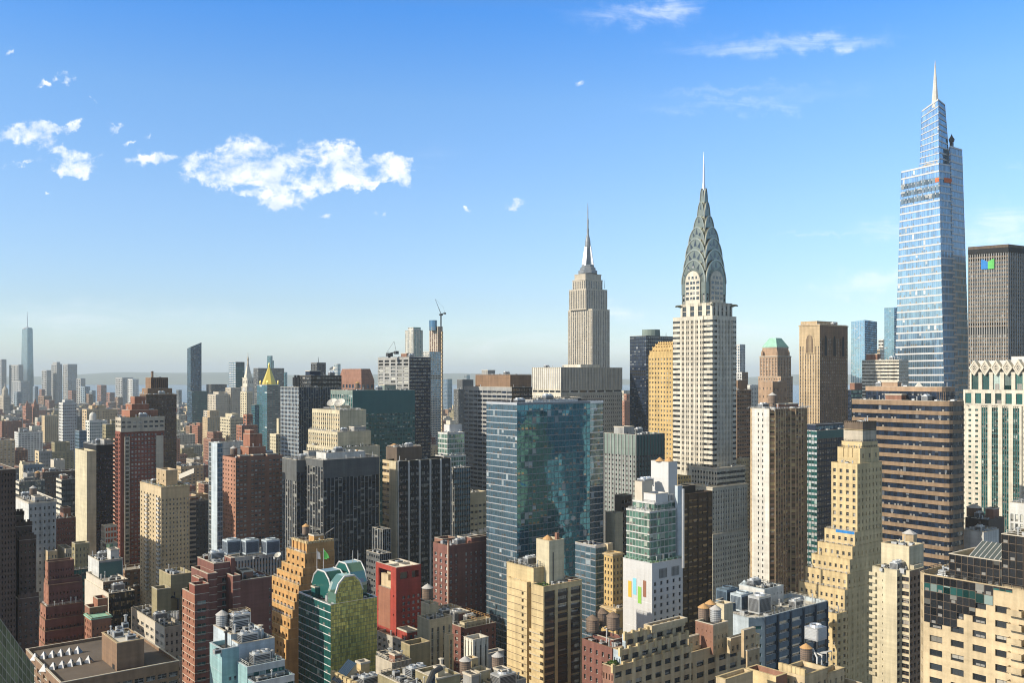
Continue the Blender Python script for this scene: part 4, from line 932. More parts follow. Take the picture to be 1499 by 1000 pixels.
# brick arches on the upper shaft
for axis in (0, 1):
    w = (hd if axis == 0 else hw) * .60; e = (hw if axis == 0 else hd) + 1.0; m = MB(); wn = MB()
    def P(a, t, z): return (cx + t, cy + a, z) if axis == 0 else (cx - a, cy + t, z)
    zs, za, zb = Zc(413), Zc(398.5), ze - 1
    pts = [(-w, zb)] + arch(w, zs, za) + [(w, zb)]
    m.poly([P(a, e, z) for a, z in pts], 'stone'); m.quads([[P(a0, e, z0), P(a0, e - 2, z0), P(a1, e - 2, z1), P(a1, e, z1)] for (a0, z0), (a1, z1) in zip(pts, pts[1:])], 'stone')
    for ring, q in ((1.13, .3), (1.26, .5), (1.38, .7)):
        o_ = arch(w * ring, zs - 1, zs - 1 + (za - zs + 1) * (ring + .02)); i_ = arch(w * (ring - .055), zs - 1, zs - 1 + (za - zs + 1) * (ring - .03)); t0 = e - q
        for k in range(len(o_) - 1): m.quads([[P(i_[k][0], t0, i_[k][1]), P(o_[k][0], t0, o_[k][1]), P(o_[k + 1][0], t0, o_[k + 1][1]), P(i_[k + 1][0], t0, i_[k + 1][1])][::-1]], 'steel_crown')
    fl = 7.6 * 640 / F0
    for k in range(9):
        z = zs + 1.2 - k * fl
        if z < ze: break
        for u in ((-.72, .2), (-.18, .15), (.18, .15), (.72, .2)) if k else ((-.5, .1), (0, .14), (.5, .1)):
            wn.quads([[P((u[0] - u[1]) * w, e + .05, z), P((u[0] + u[1]) * w, e + .05, z), P((u[0] + u[1]) * w, e + .05, z + fl * .55), P((u[0] - u[1]) * w, e + .05, z + fl * .55)]], 'window_dark')
    o = b.part('brick_arch', m); b.part('windows', wn, o, kind='stuff')
tiers = [(1.0, 424, 416, 382, 5), (.93, 413, 399, 367, 5), (.84, 398, 381, 350.5, 5), (.70, 380, 362, 334, 5), (.48, 360, 344, 317, 3), (.30, 342, 326, 296, 3), (.18, 322, 306, 276, 1)]
for f, ybot, ys, ya, tr in tiers: vault('crown_tier', hw * f, hd * f, hw * f + (.25 if f == 1.0 else 0), hd * f + (.25 if f == 1.0 else 0), Zc(ybot + 8), Zc(ys), Zc(ya), 'steel_crown', .5 * f + .12, tr)
mb = MB(); mb.lathe(cx, cy, [(1.9, Zc(300)), (1.5, Zc(280)), (1.0, Zc(268)), (.75, Zc(250)), (.45, Zc(235)), (.12, Zc(222))], 'steel_spire', 8); b.part('spire', mb)

# ------------------------------------------------------------------ landmark: tapering glass tower (px 1308-1420)
b = B('glass_skyscraper', 'tapering blue glass skyscraper with white bands, stepped top and pale needle', 'skyscraper', 800, 'white_panel', short='tapering glass skyscraper'); b.maxwin = 0
def tw(bot, top, yb, zt_y, E, N, D, tail=None, yb0=None, **k):
    a = b.plan(*bot, D); c = b.plan(*top, D); f = lambda q: [(q[1], q[2]), (q[1], q[3]), (q[0], q[3]), (q[0], q[2])]
    return b.poly(f(a), zat(yb, D), max(zat(t, D) for t in zt_y), [E, N, None, None], D=D, top=f(c), ztop=[zat(t, D) for t in zt_y], par=0, **k)
band = dict(wh=.78, ds=-.12, dw=.25, span='white_panel', g='glass_sky', ww=.965, mm='aluminium', top=.22)
darkb = dict(wh=.78, ds=-.12, dw=.25, span='white_panel', g='glass_side', ww=.965, mm='span_navy', top=.22)
g1 = tw((1308, 1383, 1404.5), (1319.5, 1374.5, 1393), 610, (241, 238, 236, 240), RIB(22, 10.6, **dict(band, mech=())), RIB(9, 10.6, **darkb), 800)
g2 = tw((1392, 1399, 1421), (1389, 1391, 1408.5), 610, (215, 213, 213, 214), RIB(3, 10.6, **dict(darkb, g='glass_sky')), RIB(12, 10.6, **dict(band, g='glass_side', span='white_panel')), 812)
g3 = tw((1346, 1375, 1391), (1349.5, 1373.5, 1383.5), 243, (156, 144, 149, 158), RIB(12, 8.6, **dict(band, wh=.86)), RIB(7, 8.6, **dict(darkb, g='glass_blue')), 806)
p = g3.tp[1]; q = g3.tp[3]; sx, sy = (p[0] + q[0]) / 2 + 3, (p[1] + q[1]) / 2 + 3; DS = float(project([[sx, sy, 0]])[2][0])
mb = MB(); mb.lathe(sx, sy, [(3.2, zat(158, DS)), (2.6, zat(146, DS)), (1.4, zat(118, DS)), (.7, zat(100, DS)), (.15, zat(88, DS))], 'white', 8); b.part('spire', mb)
mb = MB(); f = g1.faces[0]
for v in (.865, .895, .925):
    us = np.linspace(.01, .99, 12)
    for a, c in zip(us, us[1:]): mb.quads([[f.S(a + .008, v, -.2), f.S(c - .008, v, -.2), f.S(c - .008, v + .02, -.2), f.S(a + .008, v + .02, -.2)]], 'glass_grey')
b.part('observation_deck', mb); mb = MB()
mb.quads([[f.S(.90, .926, -.3), f.S(.99, .926, -.3), f.S(.99, .942, -.3), f.S(.90, .942, -.3)]], 'orange_netting'); b.part('safety_netting', mb); mb = MB(); f = g1.faces[1]; mb.quads([[f.S(.35, .926, -.3), f.S(.95, .926, -.3), f.S(.95, .945, -.3), f.S(.35, .945, -.3)]], 'orange_netting')
b.part('safety_netting', mb)
mb = MB(); px_, py_ = ground(1393, 818); z = zat(214, 818); mb.box(px_ - 1.2, px_ + 1.2, py_ - 1.2, py_ + 1.2, z - 1, z + 4, 'dark_metal'); mb.lathe(px_, py_, [(2.2, z + 4), (2.6, z + 6), (1.2, z + 8), (.2, z + 10.5)], 'dark_metal', 8); b.part('roof_crane', mb)
mb = MB(); p = g3.faces[0].S(.55, 0, -2.0); mb.tube([g3.faces[0].S(.1, .02, -2), g3.faces[0].S(.5, .05, -2.5), g3.faces[0].S(.95, .03, -2)], [.5, 1.2, .5], 'aluminium', 6); b.part('roof_hoist', mb)

# ------------------------------------------------------------------ dark ribbed slab with its butterfly mark (right edge)
b = B('office_tower', 'dark ribbed office slab with a blue and green mark, at the right edge', 'skyscraper', 780, 'limestone', short='dark ribbed slab'); b.maxwin = 0
D = 780; pA = ground(1417, D + 16); pB = ground(1476, D - 2); pC = ground(1560, D + 40); pD = pC + np.array([-60., -20.]); pE = pA + np.array([-75., 4.])
rb = dict(mode='pier', ww=.62, wh=.62, dw=.7, ds=.35, span='umber', pm='grey', g='window_dark', ind=False, top=1.0, mech=(0, 1, 2, 18, 19), wall='bronze')
b.poly([tuple(pA), tuple(pB), tuple(pC), tuple(pD), tuple(pE)], 0, zat(358, D), [S(17, 6.0, **rb), S(26, 6.0, **rb)], D=D, roof='tar', par=1.5, cap='bronze')
f = b.wings[0].faces[0]; mb = MB()
def onface(f, u0, u1, z0, z1, d): return [f.S(u0, (z0 - f.c[0][2]) / f.H, d), f.S(u1, (z0 - f.c[0][2]) / f.H, d), f.S(u1, (z1 - f.c[0][2]) / f.H, d), f.S(u0, (z1 - f.c[0][2]) / f.H, d)]
zA, zB = zat(392.5, D), zat(378, D); zm = (zA + zB) / 2
qa = onface(f, .33, .50, zA, zB, -.6); qb = onface(f, .50, .66, zA, zB, -.6)
mb.poly([qa[0], qa[1], f.S(.50, (zm + 2 - f.c[0][2]) / f.H, -.6), f.S(.38, (zB - f.c[0][2]) / f.H, -.6), qa[3]], 'mark_blue'); mb.poly([qb[0], qb[1], qb[2], f.S(.62, (zB - f.c[0][2]) / f.H, -.6), f.S(.50, (zm + 2 - f.c[0][2]) / f.H, -.6)], 'mark_green')
b.part('wall_mark', mb)
mb = MB(); mb.quads([onface(f, 0, 1, zat(369, D), zat(362, D), -.5), onface(f, 0, 1, zat(489, D), zat(481, D), .1)], 'black'); 
f2 = b.wings[0].faces[1]; mb.quads([onface(f2, 0, 1, zat(369, D), zat(362, D), -.5)], 'black')
b.part('louvre_band', mb)

# ------------------------------------------------------------------ middle skyline
b = B('office_slab', 'white ribbed office slab with a row of dark slots, below the mast skyscraper', 'tower', 900, 'stone', short='white ribbed slab')
ES = dict(wall='stone', g='window_dark', rail=False, fr='dark_frame')
D = 900; x0, x1, y0, y1 = b.plan(778.5, 821, 911, D); zm_ = zat(572, D); zs_ = zat(576, D)
b.box(x0, x1, y0, y1, 0, zs_, S(14, 6.3, ww=.42, wh=.42, top=.7, **ES), S(30, 6.3, ww=.42, wh=.42, top=.7, **dict(ES, wall='limestone')), D=D, par=0)  # tanner north wall: warmth of its light put into the colour
g = b.box(x0 + .4, x1 - .4, y0 + .4, y1 - .4, zs_, zm_, S(5, 3.4, ww=.85, wh=.8, top=.1, mul=3, **dict(ES, g='glass_black')), S(7, 3.4, ww=.85, wh=.8, top=.1, mul=3, **dict(ES, g='glass_black')), D=D, par=0)
b.box(x0, x1, y0, y1, zm_, zat(538, D), PIER(14, 33, ww=.5, wh=.93, top=.02, ind=False, g='white_panel', fr='stone', dw=.5, wall='stone'), PIER(22, 33, ww=.45, wh=.86, top=.09, ind=False, g='concrete', dw=.6, wall='limestone', pm='limestone'), D=D, roof='pale_roof', clut=2)
b.w(826, 850, 878, 534, None, None, dD=20, yb=539, wall='stone')
b = B('office_tower', 'dark striped slab with a flat brown mechanical box on top', 'skyscraper', 800, 'granite', short='brown topped dark slab'); b.maxwin = 0
b.w(679, 749, 779, 567, RIB(10, 6.6, .5, span='grey', g='glass_navy', top=.9), RIB(8, 6.6, .55, span='span_black', g='glass_navy'), roof='gravel', clut=1)
g = b.w(696, 747, 778, 549, None, None, dD=6, yb=567.5, wall='brown', cap='brown', clut=2)
b = B('office_tower', 'black slab tower with blank dark glass behind the yellow brick tower', 'skyscraper', 940, 'black', short='black glass slab'); b.maxwin = 0
g = b.w(922, 946, 990, 491.5, CUR(8, 5, g='glass_navy', span='span_navy', pm='span_black', mech=(10, 11)), CUR(14, 5, g='glass_navy', span='span_navy', pm='span_black'), roof='tar'); mb = MB(); x, y = ground(953, 965); mb.lathe(x, y, [(9, g.z1 - 1), (9, g.z1 + 7)], 'green_grey', 16); b.part('water_tank', mb)
b.mast(*ground(975, 960), g.z1, 4, .3); b.mast(*ground(966, 962), g.z1, 5, .3)
b = B('art_deco_tower', 'golden brick tower with a scalloped ribbed crown beside the steel crowned skyscraper', 'tower', 760, 'gold_brick', short='golden brick tower')
x0, x1, y0, y1 = b.plan(949.5, 992, 1012, 760)
b.box(x0, x1, y0, y1, 0, zat(519, 760), S(10, 7.0, ww=.42, wh=.45, rail=True, g='window'), S(5, 7.0), D=760, par=0)
for k, (yy, o1) in enumerate(((512, 0.5), (506, 2.0), (502, 3.5), (499, 5.0))):
    b.box(x0, x1 - o1, y0 + o1 * 1.2, y1, zat(519, 760) - 1, zat(yy, 760), PIER(10, 40, ww=.5, wh=.9, top=.04, ind=False, g='orange', span='orange', ds=1.0, dw=1.0), None, D=760, par=0, roof='gold_brick')
b = B('apartment_tower', 'slim pinkish tower in the narrow gap left of the black slab', 'tower', 1250, 'pink'); b.maxwin = 30; b.w(908, 914, 924, 587, S(2, 4, ww=.3), S(4, 4, ww=.3)); b.w(913, 917, 930, 577, S(2, 4), S(4, 4), dD=40)
b = B('office_block', 'white ribbed block in the far gap right of the white slab', 'building', 1700, 'stone'); b.maxwin = 0; b.w(906, 913, 930, 572, PIER(5, 6, ind=False), PIER(8, 6, ind=False))
b = B('office_tower', 'olive granite block with vertical ribs and small square windows, in front of the white slab', 'tower', 590, 'green_grey', short='olive ribbed block')
b.w(884.5, 931, 972.5, 637, S(9, 7.2, ww=.38, wh=.42, top=4.3, pk=1, pp=.4, pw=.5, pm='grey', g='window_dark', fr='dark_frame', rail=False), S(10, 7.2, ww=.3, wh=.4, top=4.3, pk=1, pp=.4, pw=.5, pm='span_grey', g='window_dark', fr='dark_frame', rail=False, wall='span_green'), roof='gravel', clut=2)
b.wings[0].faces[0].wall = 'green_grey'

# right of the steel crown
b = B('office_tower', 'slim blue ribbed tower peeking out right of the steel crowned skyscraper', 'tower', 1400, 'light_grey'); b.maxwin = 0
b.w(1070, 1083, 1091, 504, PIER(4, 4, ind=False, g='glass_deep'), PIER(4, 4, ind=False, g='glass_blue', dw=.8), par=0); b.w(1072, 1086, 1095, 545, PIER(4, 4, ind=False), PIER(4, 4, ind=False, wall='brown'), dD=-20)
b = B('office_block', 'brown stepped office block right of the steel crowned skyscraper', 'building', 900, 'brown'); b.maxwin = 50; b.w(1060, 1079, 1100, 571, S(4, 6), RIB(6, 6, .4), clut=1); b.w(1062, 1080, 1094, 557, None, None, dD=15, yb=572)
b = B('office_block', 'white ribbed block in the gap beside the green mansard tower', 'building', 1250, 'white'); b.maxwin = 0; b.w(1090, 1098, 1112, 564, PIER(4, 6, ind=False), PIER(6, 6, ind=False, ww=.5, g='glass_grey'), clut=1)
b = B('apartment_block', 'low tan block below the brown stepped block', 'building', 650, 'buff'); b.w(1078, 1083, 1097, 672, S(2, 6), S(4, 6), clut=2)
b = B('art_deco_tower', 'brown stone tower with a pale green copper mansard roof', 'tower', 1050, 'granite', short='green mansard tower')
g = b.w(1110, 1143, 1160.5, 551, S(9, 4.6, ww=.4), S(6, 4.6, ww=.4), par=0, cor=.4); g2 = b.w(1112, 1138, 1158, 521, PIER(6, 4.6, ww=.4, ind=True), PIER(5, 4.6, ww=.4), dD=8, yb=552, par=.6, cor=.6); g3 = b.w(1116, 1137, 1154, 508, PIER(5, 13, ww=.45, wh=.75), PIER(5, 13, ww=.45, wh=.75), dD=14, yb=522, cor=.6, par=0)
cxm, cym = (g3.x0 + g3.x1) / 2, (g3.y0 + g3.y1) / 2; hx, hy = (g3.x1 - g3.x0) / 2 + .4, (g3.y1 - g3.y0) / 2 + .4; z0_, z1_ = g3.z1, zat(495, 1075); k = .45
mb = MB(); A = [(cxm + hx, cym - hy), (cxm + hx, cym + hy), (cxm - hx, cym + hy), (cxm - hx, cym - hy)]; C = [(cxm + hx * k, cym - hy * k), (cxm + hx * k, cym + hy * k), (cxm - hx * k, cym + hy * k), (cxm - hx * k, cym - hy * k)]
mb.quads([[(*A[i], z0_), (*A[(i + 1) % 4], z0_), (*C[(i + 1) % 4], z1_), (*C[i], z1_)] for i in range(4)], 'copper_green'); mb.poly([(*c, z1_) for c in C], 'copper_green'); b.part('mansard_roof', mb)
for sx, sy in ((1, 1), (1, -1), (-1, 1)):
    mb = MB(); mb.lathe(g2.x1 - 2 if sx > 0 else g2.x0 + 2, g2.y1 - 2 if sy > 0 else g2.y0 + 2, [(1.4, g2.z1), (1.4, g2.z1 + 4), (.2, g2.z1 + 7)], 'granite', 6); b.part('pinnacle', mb)
b = B('office_annex', 'plain brown stone shaft standing in front of the green mansard tower', 'tower', 980, 'granite'); b.maxwin = 12; b.w(1110, 1131, 1152, 559, S(4, 12, ww=.2, wh=.3), S(4, 14, ww=.25, wh=.3), roof='tar')
b = B('gothic_office_tower', 'square brown brick tower with pointed arch windows near its flat top', 'tower', 880, 'brown', short='gothic arch tower')
g = b.w(1170, 1200, 1241, 475, PIER(8, 4.9, ww=.38, wh=.55, top=6.5, wall='tan', span='brown', g='window_dark'), PIER(14, 4.9, ww=.5, wh=.56, top=4, span='dark_brown', g='window', fr='tan', ds=.25, dw=.35), roof='tile_roof', cor=.6, cap='tan', clut=2)
f = g.faces[0]; mb = MB(); zt_ = zat(487, 880); zb_ = zat(518, 880)
def gothic(f, u0, u1, zb, zt, d, mat, mb):
    um = (u0 + u1) / 2; n = 10; V = lambda z: (z - f.c[0][2]) / f.H; zs = zb + (zt - zb) * .55; pts = [f.S(u0, V(zb), d), f.S(u1, V(zb), d)]
    for k in range(n + 1): t = k / n * math.pi / 2; pts.append(f.S(um + (u1 - um) * math.cos(t) ** .8, V(zs + (zt - zs) * math.sin(t)), d))
    for k in range(n + 1): t = (1 - k / n) * math.pi / 2; pts.append(f.S(um - (um - u0) * math.cos(t) ** .8, V(zs + (zt - zs) * math.sin(t)), d))
    mb.poly(pts, mat)
gothic(f, .27, .76, zb_, zt_, -.35, 'tan', mb); gothic(f, .34, .69, zb_ + 1, zt_ - 2, -.45, 'dark_brown', mb)
for u in (.40, .46, .52, .58, .64): mb.quads([onface(f, u - .012, u + .012, zb_, zt_ - 2.5, -.6)], 'tan')
f = g.faces[1]
for a in (.12, .43, .74): gothic(f, a, a + .15, zat(522, 880), zat(489, 880), -.35, 'brown', mb); gothic(f, a + .03, a + .12, zat(521, 880), zat(491, 880), -.45, 'black', mb)
b.part('arched_windows', mb)
b.w(1172, 1196, 1226, 470, None, None, dD=10, yb=476, wall='tan')
b = B('glass_tower', 'blue glass tower with a faceted dark right side behind the gothic arch tower', 'tower', 1450, 'span_navy'); b.maxwin = 0
D = 1450; x0, x1, y0, y1 = b.plan(1245, 1266, 1284, D); b.poly([(x1, y0), (x1, y1), (x0, y1), (x0, y0)], 0, zat(469, D), [CUR(8, 3.4, g='glass_blue', span='glass_blue', pm='aluminium', ww=.95), CUR(10, 3.4, g='glass_deep', span='span_navy')], ztop=[zat(470, D), zat(468, D), zat(470, D), zat(472, D)], par=0, top=[(x1 - 2, y0), (x1 - 6, y1 - 4), (x0, y1), (x0, y0)])
b = B('glass_tower', 'flat pale blue glass tower touching the tapering glass skyscraper', 'tower', 1380, 'span_navy'); b.maxwin = 0; b.w(1294.5, 1309, 1320, 450, CUR(6, 3.4, g='glass_blue', span='glass_blue', pm='glass_blue', ww=.97), CUR(4, 3.4))
b = B('office_tower', 'small white gridded tower between the two blue glass towers', 'tower', 1700, 'white'); b.maxwin = 0; b.w(1286, 1293, 1299, 497, RIB(3, 5), RIB(3, 5)); b.w(1282, 1288, 1296, 512, RIB(3, 5, wall='tan', span='tan'), RIB(3, 5), dD=-20)
b = B('office_block', 'low dark glass block between the gothic arch tower and the striped slab', 'building', 1000, 'span_navy'); b.maxwin = 0; b.w(1236, 1246, 1266, 571, CUR(4, 6, g='glass_navy'), CUR(7, 6, g='glass_teal')); b.w(1244, 1251, 1262, 561, None, None, dD=10, wall='brick', yb=572)
b = B('office_slab', 'striped white and black office slab in front of the tapering glass skyscraper', 'tower', 690, 'stone', short='striped white slab'); b.maxwin = 0
b.w(1262, 1316, 1330, 527, RIB(18, 5.1, .5, span='stone', g='glass_black', top=.2, mech=(0,), mm='dark_frame'), RIB(6, 5.1), clut=2)
b = B('office_tower', 'granite banded office tower with a rounded corner and dark glass penthouse', 'skyscraper', 470, 'granite', short='granite banded tower'); b.maxwin = 0
def rounded(b, xl, xc, xr, yt, D, rad, E, A, N, yb=None, wall=None, n=2, **k):
    x0, x1, y0, y1 = b.plan(xl, xc, xr, D); pl = [(x1, y0)]
    for i in range(n + 1):
        t = math.pi / 2 * i / n; pl.append((x1 - rad + rad * math.cos(t), y1 - rad + rad * math.sin(t)))
    pl += [(x0, y1), (x0, y0)]
    return b.poly(pl, 0 if yb is None else zat(yb, D), zat(yt, D), [E] + [A] * n + [N, None], wall=wall, D=D, **k)
gb = dict(span='umber', wh=.56, g='glass_navy', mm='span_black', top=.55, dw=.5, ds=0)
rounded(b, 1247, 1391, 1411, 588, 470, 3, RIB(30, 13.3, **gb), RIB(2, 13.3, **gb), RIB(10, 13.3, **dict(gb, g='glass_grey')), roof='gravel', clut=2)
rounded(b, 1267, 1380, 1398, 567, 482, 3, CUR(26, 7.5, wh=.8, ww=.95, pm='span_black', g='glass_navy', span='span_navy', top=.9, wall='granite'), CUR(2, 7.5, wh=.8, g='glass_navy', span='span_navy', top=.9, wall='granite'), CUR(8, 7.5, wh=.8, ww=.95, pm='span_black', g='glass_navy', span='span_navy', top=.9, wall='granite'), yb=591, roof='gravel', clut=2)
mb = MB(); x, y = ground(1345, 500); mb.lathe(x, y, [(3.2, zat(566, 500) - 1), (.1, zat(566, 500) + 2.4)], 'white', 4); b.part('skylight', mb)
# diamond crown
b = B('office_tower', 'cream office tower with a row of diamond gables over green glass bays', 'skyscraper', 560, 'stone', short='diamond gabled tower'); b.maxwin = 100
D = 560
def bays(xl, xc, xr, yt, yb, dD, n, sp, **k): return b.w(xl, xc, xr, yt, sp, S(6, 8.2, g='window_teal'), dD=dD, yb=yb, roof='pale_roof', **k)
x0, x1, y0, y1 = b.plan(1405, 1530, 1560, D); L = y1 - y0
seg = [0, .17, .62, 1.0]
zt = zat(596, D)
b.poly([(x1, y0), (x1, y0 + L * .25), (x1 + 1.0, y0 + L * .25), (x1 + 1.0, y0 + L * .745), (x1, y0 + L * .745), (x1, y1), (x0, y1), (x0, y0)], 0, zt,
       [S(3, 8.1, ww=.42, wh=.42, g='window_teal', fr='dark_frame'), None, S(4, 8.1, mode='pier', wh=.66, ds=.5, dw=.7, g='window_teal', span='span_teal', ind=False, top=.4, pat=[('p', .2), ('w', .19), ('p', .012), ('w', .19), ('p', .012), ('w', .19), ('p', .2)]), None, S(5, 8.1, ww=.42, wh=.42, g='window_teal', fr='dark_frame')], D=D, roof='pale_roof')
b.box(x0, x1 - 1.5, y0 + L * .03, y1, zt - 1, zat(572, D), S(8, 24, mode='pier', ww=.62, wh=.66, top=.22, ds=.1, dw=.8, g='window_teal', fr='dark_frame', mul=3), None, D=D, roof='pale_roof')
ya, yb_ = y0 + L * .085, y1; zc0, zc1 = zat(573, D), zat(545, D)
g = b.box(x0, x1 - 4, ya, yb_, zc0 - 1, zc1, S(7, 28, mode='pier', ww=.66, wh=.9, top=.05, ds=.1, dw=.9, g='window_teal', fr='dark_frame', mul=3), None, D=D, roof='pale_roof')
f = g.faces[0]; mb = MB(); dk = MB(); nb = 7
for i in range(nb):
    um = (i + .5) / nb; hu = .5 / nb; zc = zat(538, D); hz = (zat(526, D) - zat(551, D)) / 2; V = lambda z: (z - f.c[0][2]) / f.H
    def ringd(s1, s2, d, mat, tgt):
        o_ = [(um - hu * s1, zc), (um, zc - hz * s1), (um + hu * s1, zc), (um, zc + hz * s1)]; i_ = [(um - hu * s2, zc), (um, zc - hz * s2), (um + hu * s2, zc), (um, zc + hz * s2)]
        for k in range(4):
            a, c, e, h = o_[k], o_[(k + 1) % 4], i_[(k + 1) % 4], i_[k]
            tgt.quads([[f.S(p_[0], V(p_[1]), d) for p_ in (a, c, e, h)]], mat)
            tgt.quads([[f.S(a[0], V(a[1]), d), f.S(c[0], V(c[1]), d), f.S(c[0], V(c[1]), 3.5), f.S(a[0], V(a[1]), 3.5)]], mat)
    ringd(1.0, .72, -1.2, 'stone', mb); ringd(.72, .45, -.9, 'coping', mb); ringd(.45, 0.001, -.6, 'black', mb); ringd(.40, .33, -1.0, 'stone', mb)
    for du, dz in ((hu * .36, 0), (0, hz * .36)):
        mb.quads([[f.S(um - max(du, .003), V(zc - max(dz, .35)), -.8), f.S(um + max(du, .003), V(zc - max(dz, .35)), -.8), f.S(um + max(du, .003), V(zc + max(dz, .35)), -.8), f.S(um - max(du, .003), V(zc + max(dz, .35)), -.8)]], 'stone')
b.part('diamond_gables', mb)
b.box(x0, x1 - 7, ya + 2, y1, zc1 - 1, zat(527, D), None, None, D=D, wall='white_panel', roof='pale_roof'); b.box(x0, x1 - 14, y0 + L * .5, y1, zat(527, D) - 1, zat(521, D), None, None, D=D, wall='white_panel', roof='pale_roof')
# ------------------------------------------------------------------ centre-left dark office towers
b = B('office_tower', 'dark glass tower with a fine white grid and black mechanical roof', 'skyscraper', 800, 'span_navy', short='white gridded dark tower'); b.maxwin = 0
b.w(410.5, 437.5, 500, 567, CUR(13, 5.9, wh=.6, pm='light_grey', ww=.84, g='glass_navy', span='fog_blue'), CUR(18, 5.9, wh=.62, pm='grey', ww=.9, g='glass_navy', span='span_navy'), roof='gravel')
b.w(437, 455, 500, 550, RIB(6, 6, .5, span='black'), RIB(10, 6, .5, span='black', g='glass_black'), dD=14, yb=568, wall='black', roof='tar', clut=2)
g = b.wings[-1]; mb = MB()
for k in range(5): x, y = ground(430 + k * 2, 830); mb.box(x - .8, x + .8, y - .8, y + .8, g.z0, g.z0 + 9 + k % 2 * 2, 'dark_metal')
b.part('roof_frame', mb)
b = B('office_tower', 'dark green glass tower with thin vertical fins behind the satellite dish building', 'skyscraper', 745, 'green_grey', short='dark green finned tower'); b.maxwin = 0
b.w(484, 516, 607.5, 572, CUR(12, 6.3, wh=.6, pm='grey', ww=.75, g='window_teal', span='span_green', top=1.0), CUR(24, 6.3, wh=.5, pm='span_green', ww=.8, g='window_teal', span='span_teal', top=5.5, wall='span_teal'), roof='gravel', clut=3)
b = B('office_tower', 'cream ribbed setback tower with white satellite dishes on its roof', 'tower', 690, 'cream', short='satellite dish building')
CP = dict(pm='cream', span='tan', g='window', ww=.5, wh=.5, ds=.4, dw=.5, rail=False)
g = b.w(457, 497, 536, 601, PIER(13, 6.9, top=.8, **CP), PIER(7, 6.9, top=5.2, pm='cream', span='span_bronze', g='glass_black', ww=.5, ds=.7, dw=.8), roof='pale_roof')
b.w(451, 494, 543, 633, PIER(14, 6.9, top=.6, **CP), PIER(10, 6.9, top=3, pm='cream', span='span_bronze', g='glass_black', ww=.5, ds=.7, dw=.8), dD=-14, roof='pale_roof', clut=2)
b.w(449, 492, 556, 656, PIER(14, 6.9, top=.6, **CP), PIER(12, 6.9, top=3, pm='cream', span='span_bronze', g='glass_black', ww=.5, ds=.7, dw=.8), dD=-26, roof='pale_roof')
for px, D in ((487, 712), (498, 708)): x, y = ground(px, D); b.dish(x, y, g.z1 - 1, 4.2)
b.bulk(g.x0 + 8, (g.y0 + g.y1) / 2, g.z1 - 1, 9, 8, 3.5); b.rail(g.x0 + 3, g.x0 + 14, g.y0 + 3, g.y1 - 3, g.z1)
b = B('office_tower', 'dark gridded office tower with a notched corner and pale rooftop box', 'skyscraper', 560, 'dark_grey', short='notched dark tower'); b.maxwin = 0
GR = dict(pm='light_grey', g='office_glass', span='span_black', ww=.88, ds=.12, dw=.2)
D = 560; p0, p1 = b.plan(413, 434, 470, D), b.plan(440, 473, 552, D - 12)
b.w(413, 434, 500, 674, CUR(8, 9.0, wh=.55, top=3.5, **GR), CUR(12, 9.0, wh=.55, top=2, **dict(GR, pm='span_grey', g='glass_navy')), roof='gravel', clut=2)
b.w(446, 473, 555, 674, CUR(7, 9.0, wh=.6, top=1.2, **dict(GR, pm='grey')), CUR(15, 9.0, wh=.5, top=3.0, **dict(GR, pm='grey', ww=.91)), dD=-14, roof='gravel')
g = b.wings[-1]; b.box(g.x0 + 6, g.x1 - 5, g.y0 + 5, g.y1 - 6, g.z1 - 1, g.z1 + 3.4, None, None, wall='light_grey', roof='pale_roof'); x, y = (g.x0 + g.x1) / 2, (g.y0 + g.y1) / 2
b.hvac(x + 3, y, g.z1 + 2.6, 6, 4, 2); b.pipe(x - 8, y + 4, g.z1, 4, .5, 'tank_cone')
b.w(545, 560, 572, 776, CUR(4, 9, **GR), CUR(4, 9, **GR), dD=-22, roof='tar'); b.w(536, 556, 573, 812, RIB(6, 9), CUR(6, 9, **GR), dD=-40, roof='gravel')
b = B('office_tower', 'black slab tower with bold white piers and a dark square penthouse', 'skyscraper', 590, 'span_black', short='white piered black slab'); b.maxwin = 0
g = b.w(560, 582, 660, 676, RIB(4, 9.2, .5, span='buff', g='window_warm', top=.5, dw=.5), RIB(20, 9.2, .52, span='span_black', g='office_glass', top=.9, pk=4, pp=.7, pw=1.1, pm='light_grey'), roof='gravel', cap='olive', clut=1)
f = g.faces[0]; mb = MB(); mb.quads([[f.S(.55, 0, -1.2), f.S(1, 0, -1.2), f.S(1, 1, -1.2), f.S(.55, 1, -1.2)], [f.S(.55, 0, 0), f.S(.55, 0, -1.2), f.S(.55, 1, -1.2), f.S(.55, 1, 0)], [f.S(1, 0, -1.2), f.S(1, 0, 0), f.S(1, 1, 0), f.S(1, 1, -1.2)], [f.S(.55, 1, -1.2), f.S(1, 1, -1.2), f.S(1, 1, 0), f.S(.55, 1, 0)]], 'cream'); b.part('corner_pier', mb)
b.w(565, 581, 618, 656, None, None, dD=16, yb=677, wall='bronze', roof='tar', cap='bronze'); x, y = ground(577, 622); mb = MB(); mb.lathe(x, y, [(4, zat(656, 606)), (.2, zat(652, 606))], 'tank_cone', 12, False); b.part('roof_cap', mb)
b = B('office_tower', 'narrow dark glass tower right of the white piered black slab', 'tower', 640, 'dark_grey'); b.maxwin = 0; b.w(655, 665, 688.5, 686, CUR(4, 8, **GR), CUR(9, 8, wh=.6, **dict(GR, pm='aluminium', g='glass_deep')), roof='gravel', clut=1)
b = B('glass_apartment_tower', 'stepped green glass tower with white floor bands and white rooftop boxes', 'tower', 680, 'white_panel', short='stepped green glass tower'); b.maxwin = 0
GG = dict(g='glass_green', span='light_grey', ww=.9, wh=.76, mm='white_frame', dw=.3)
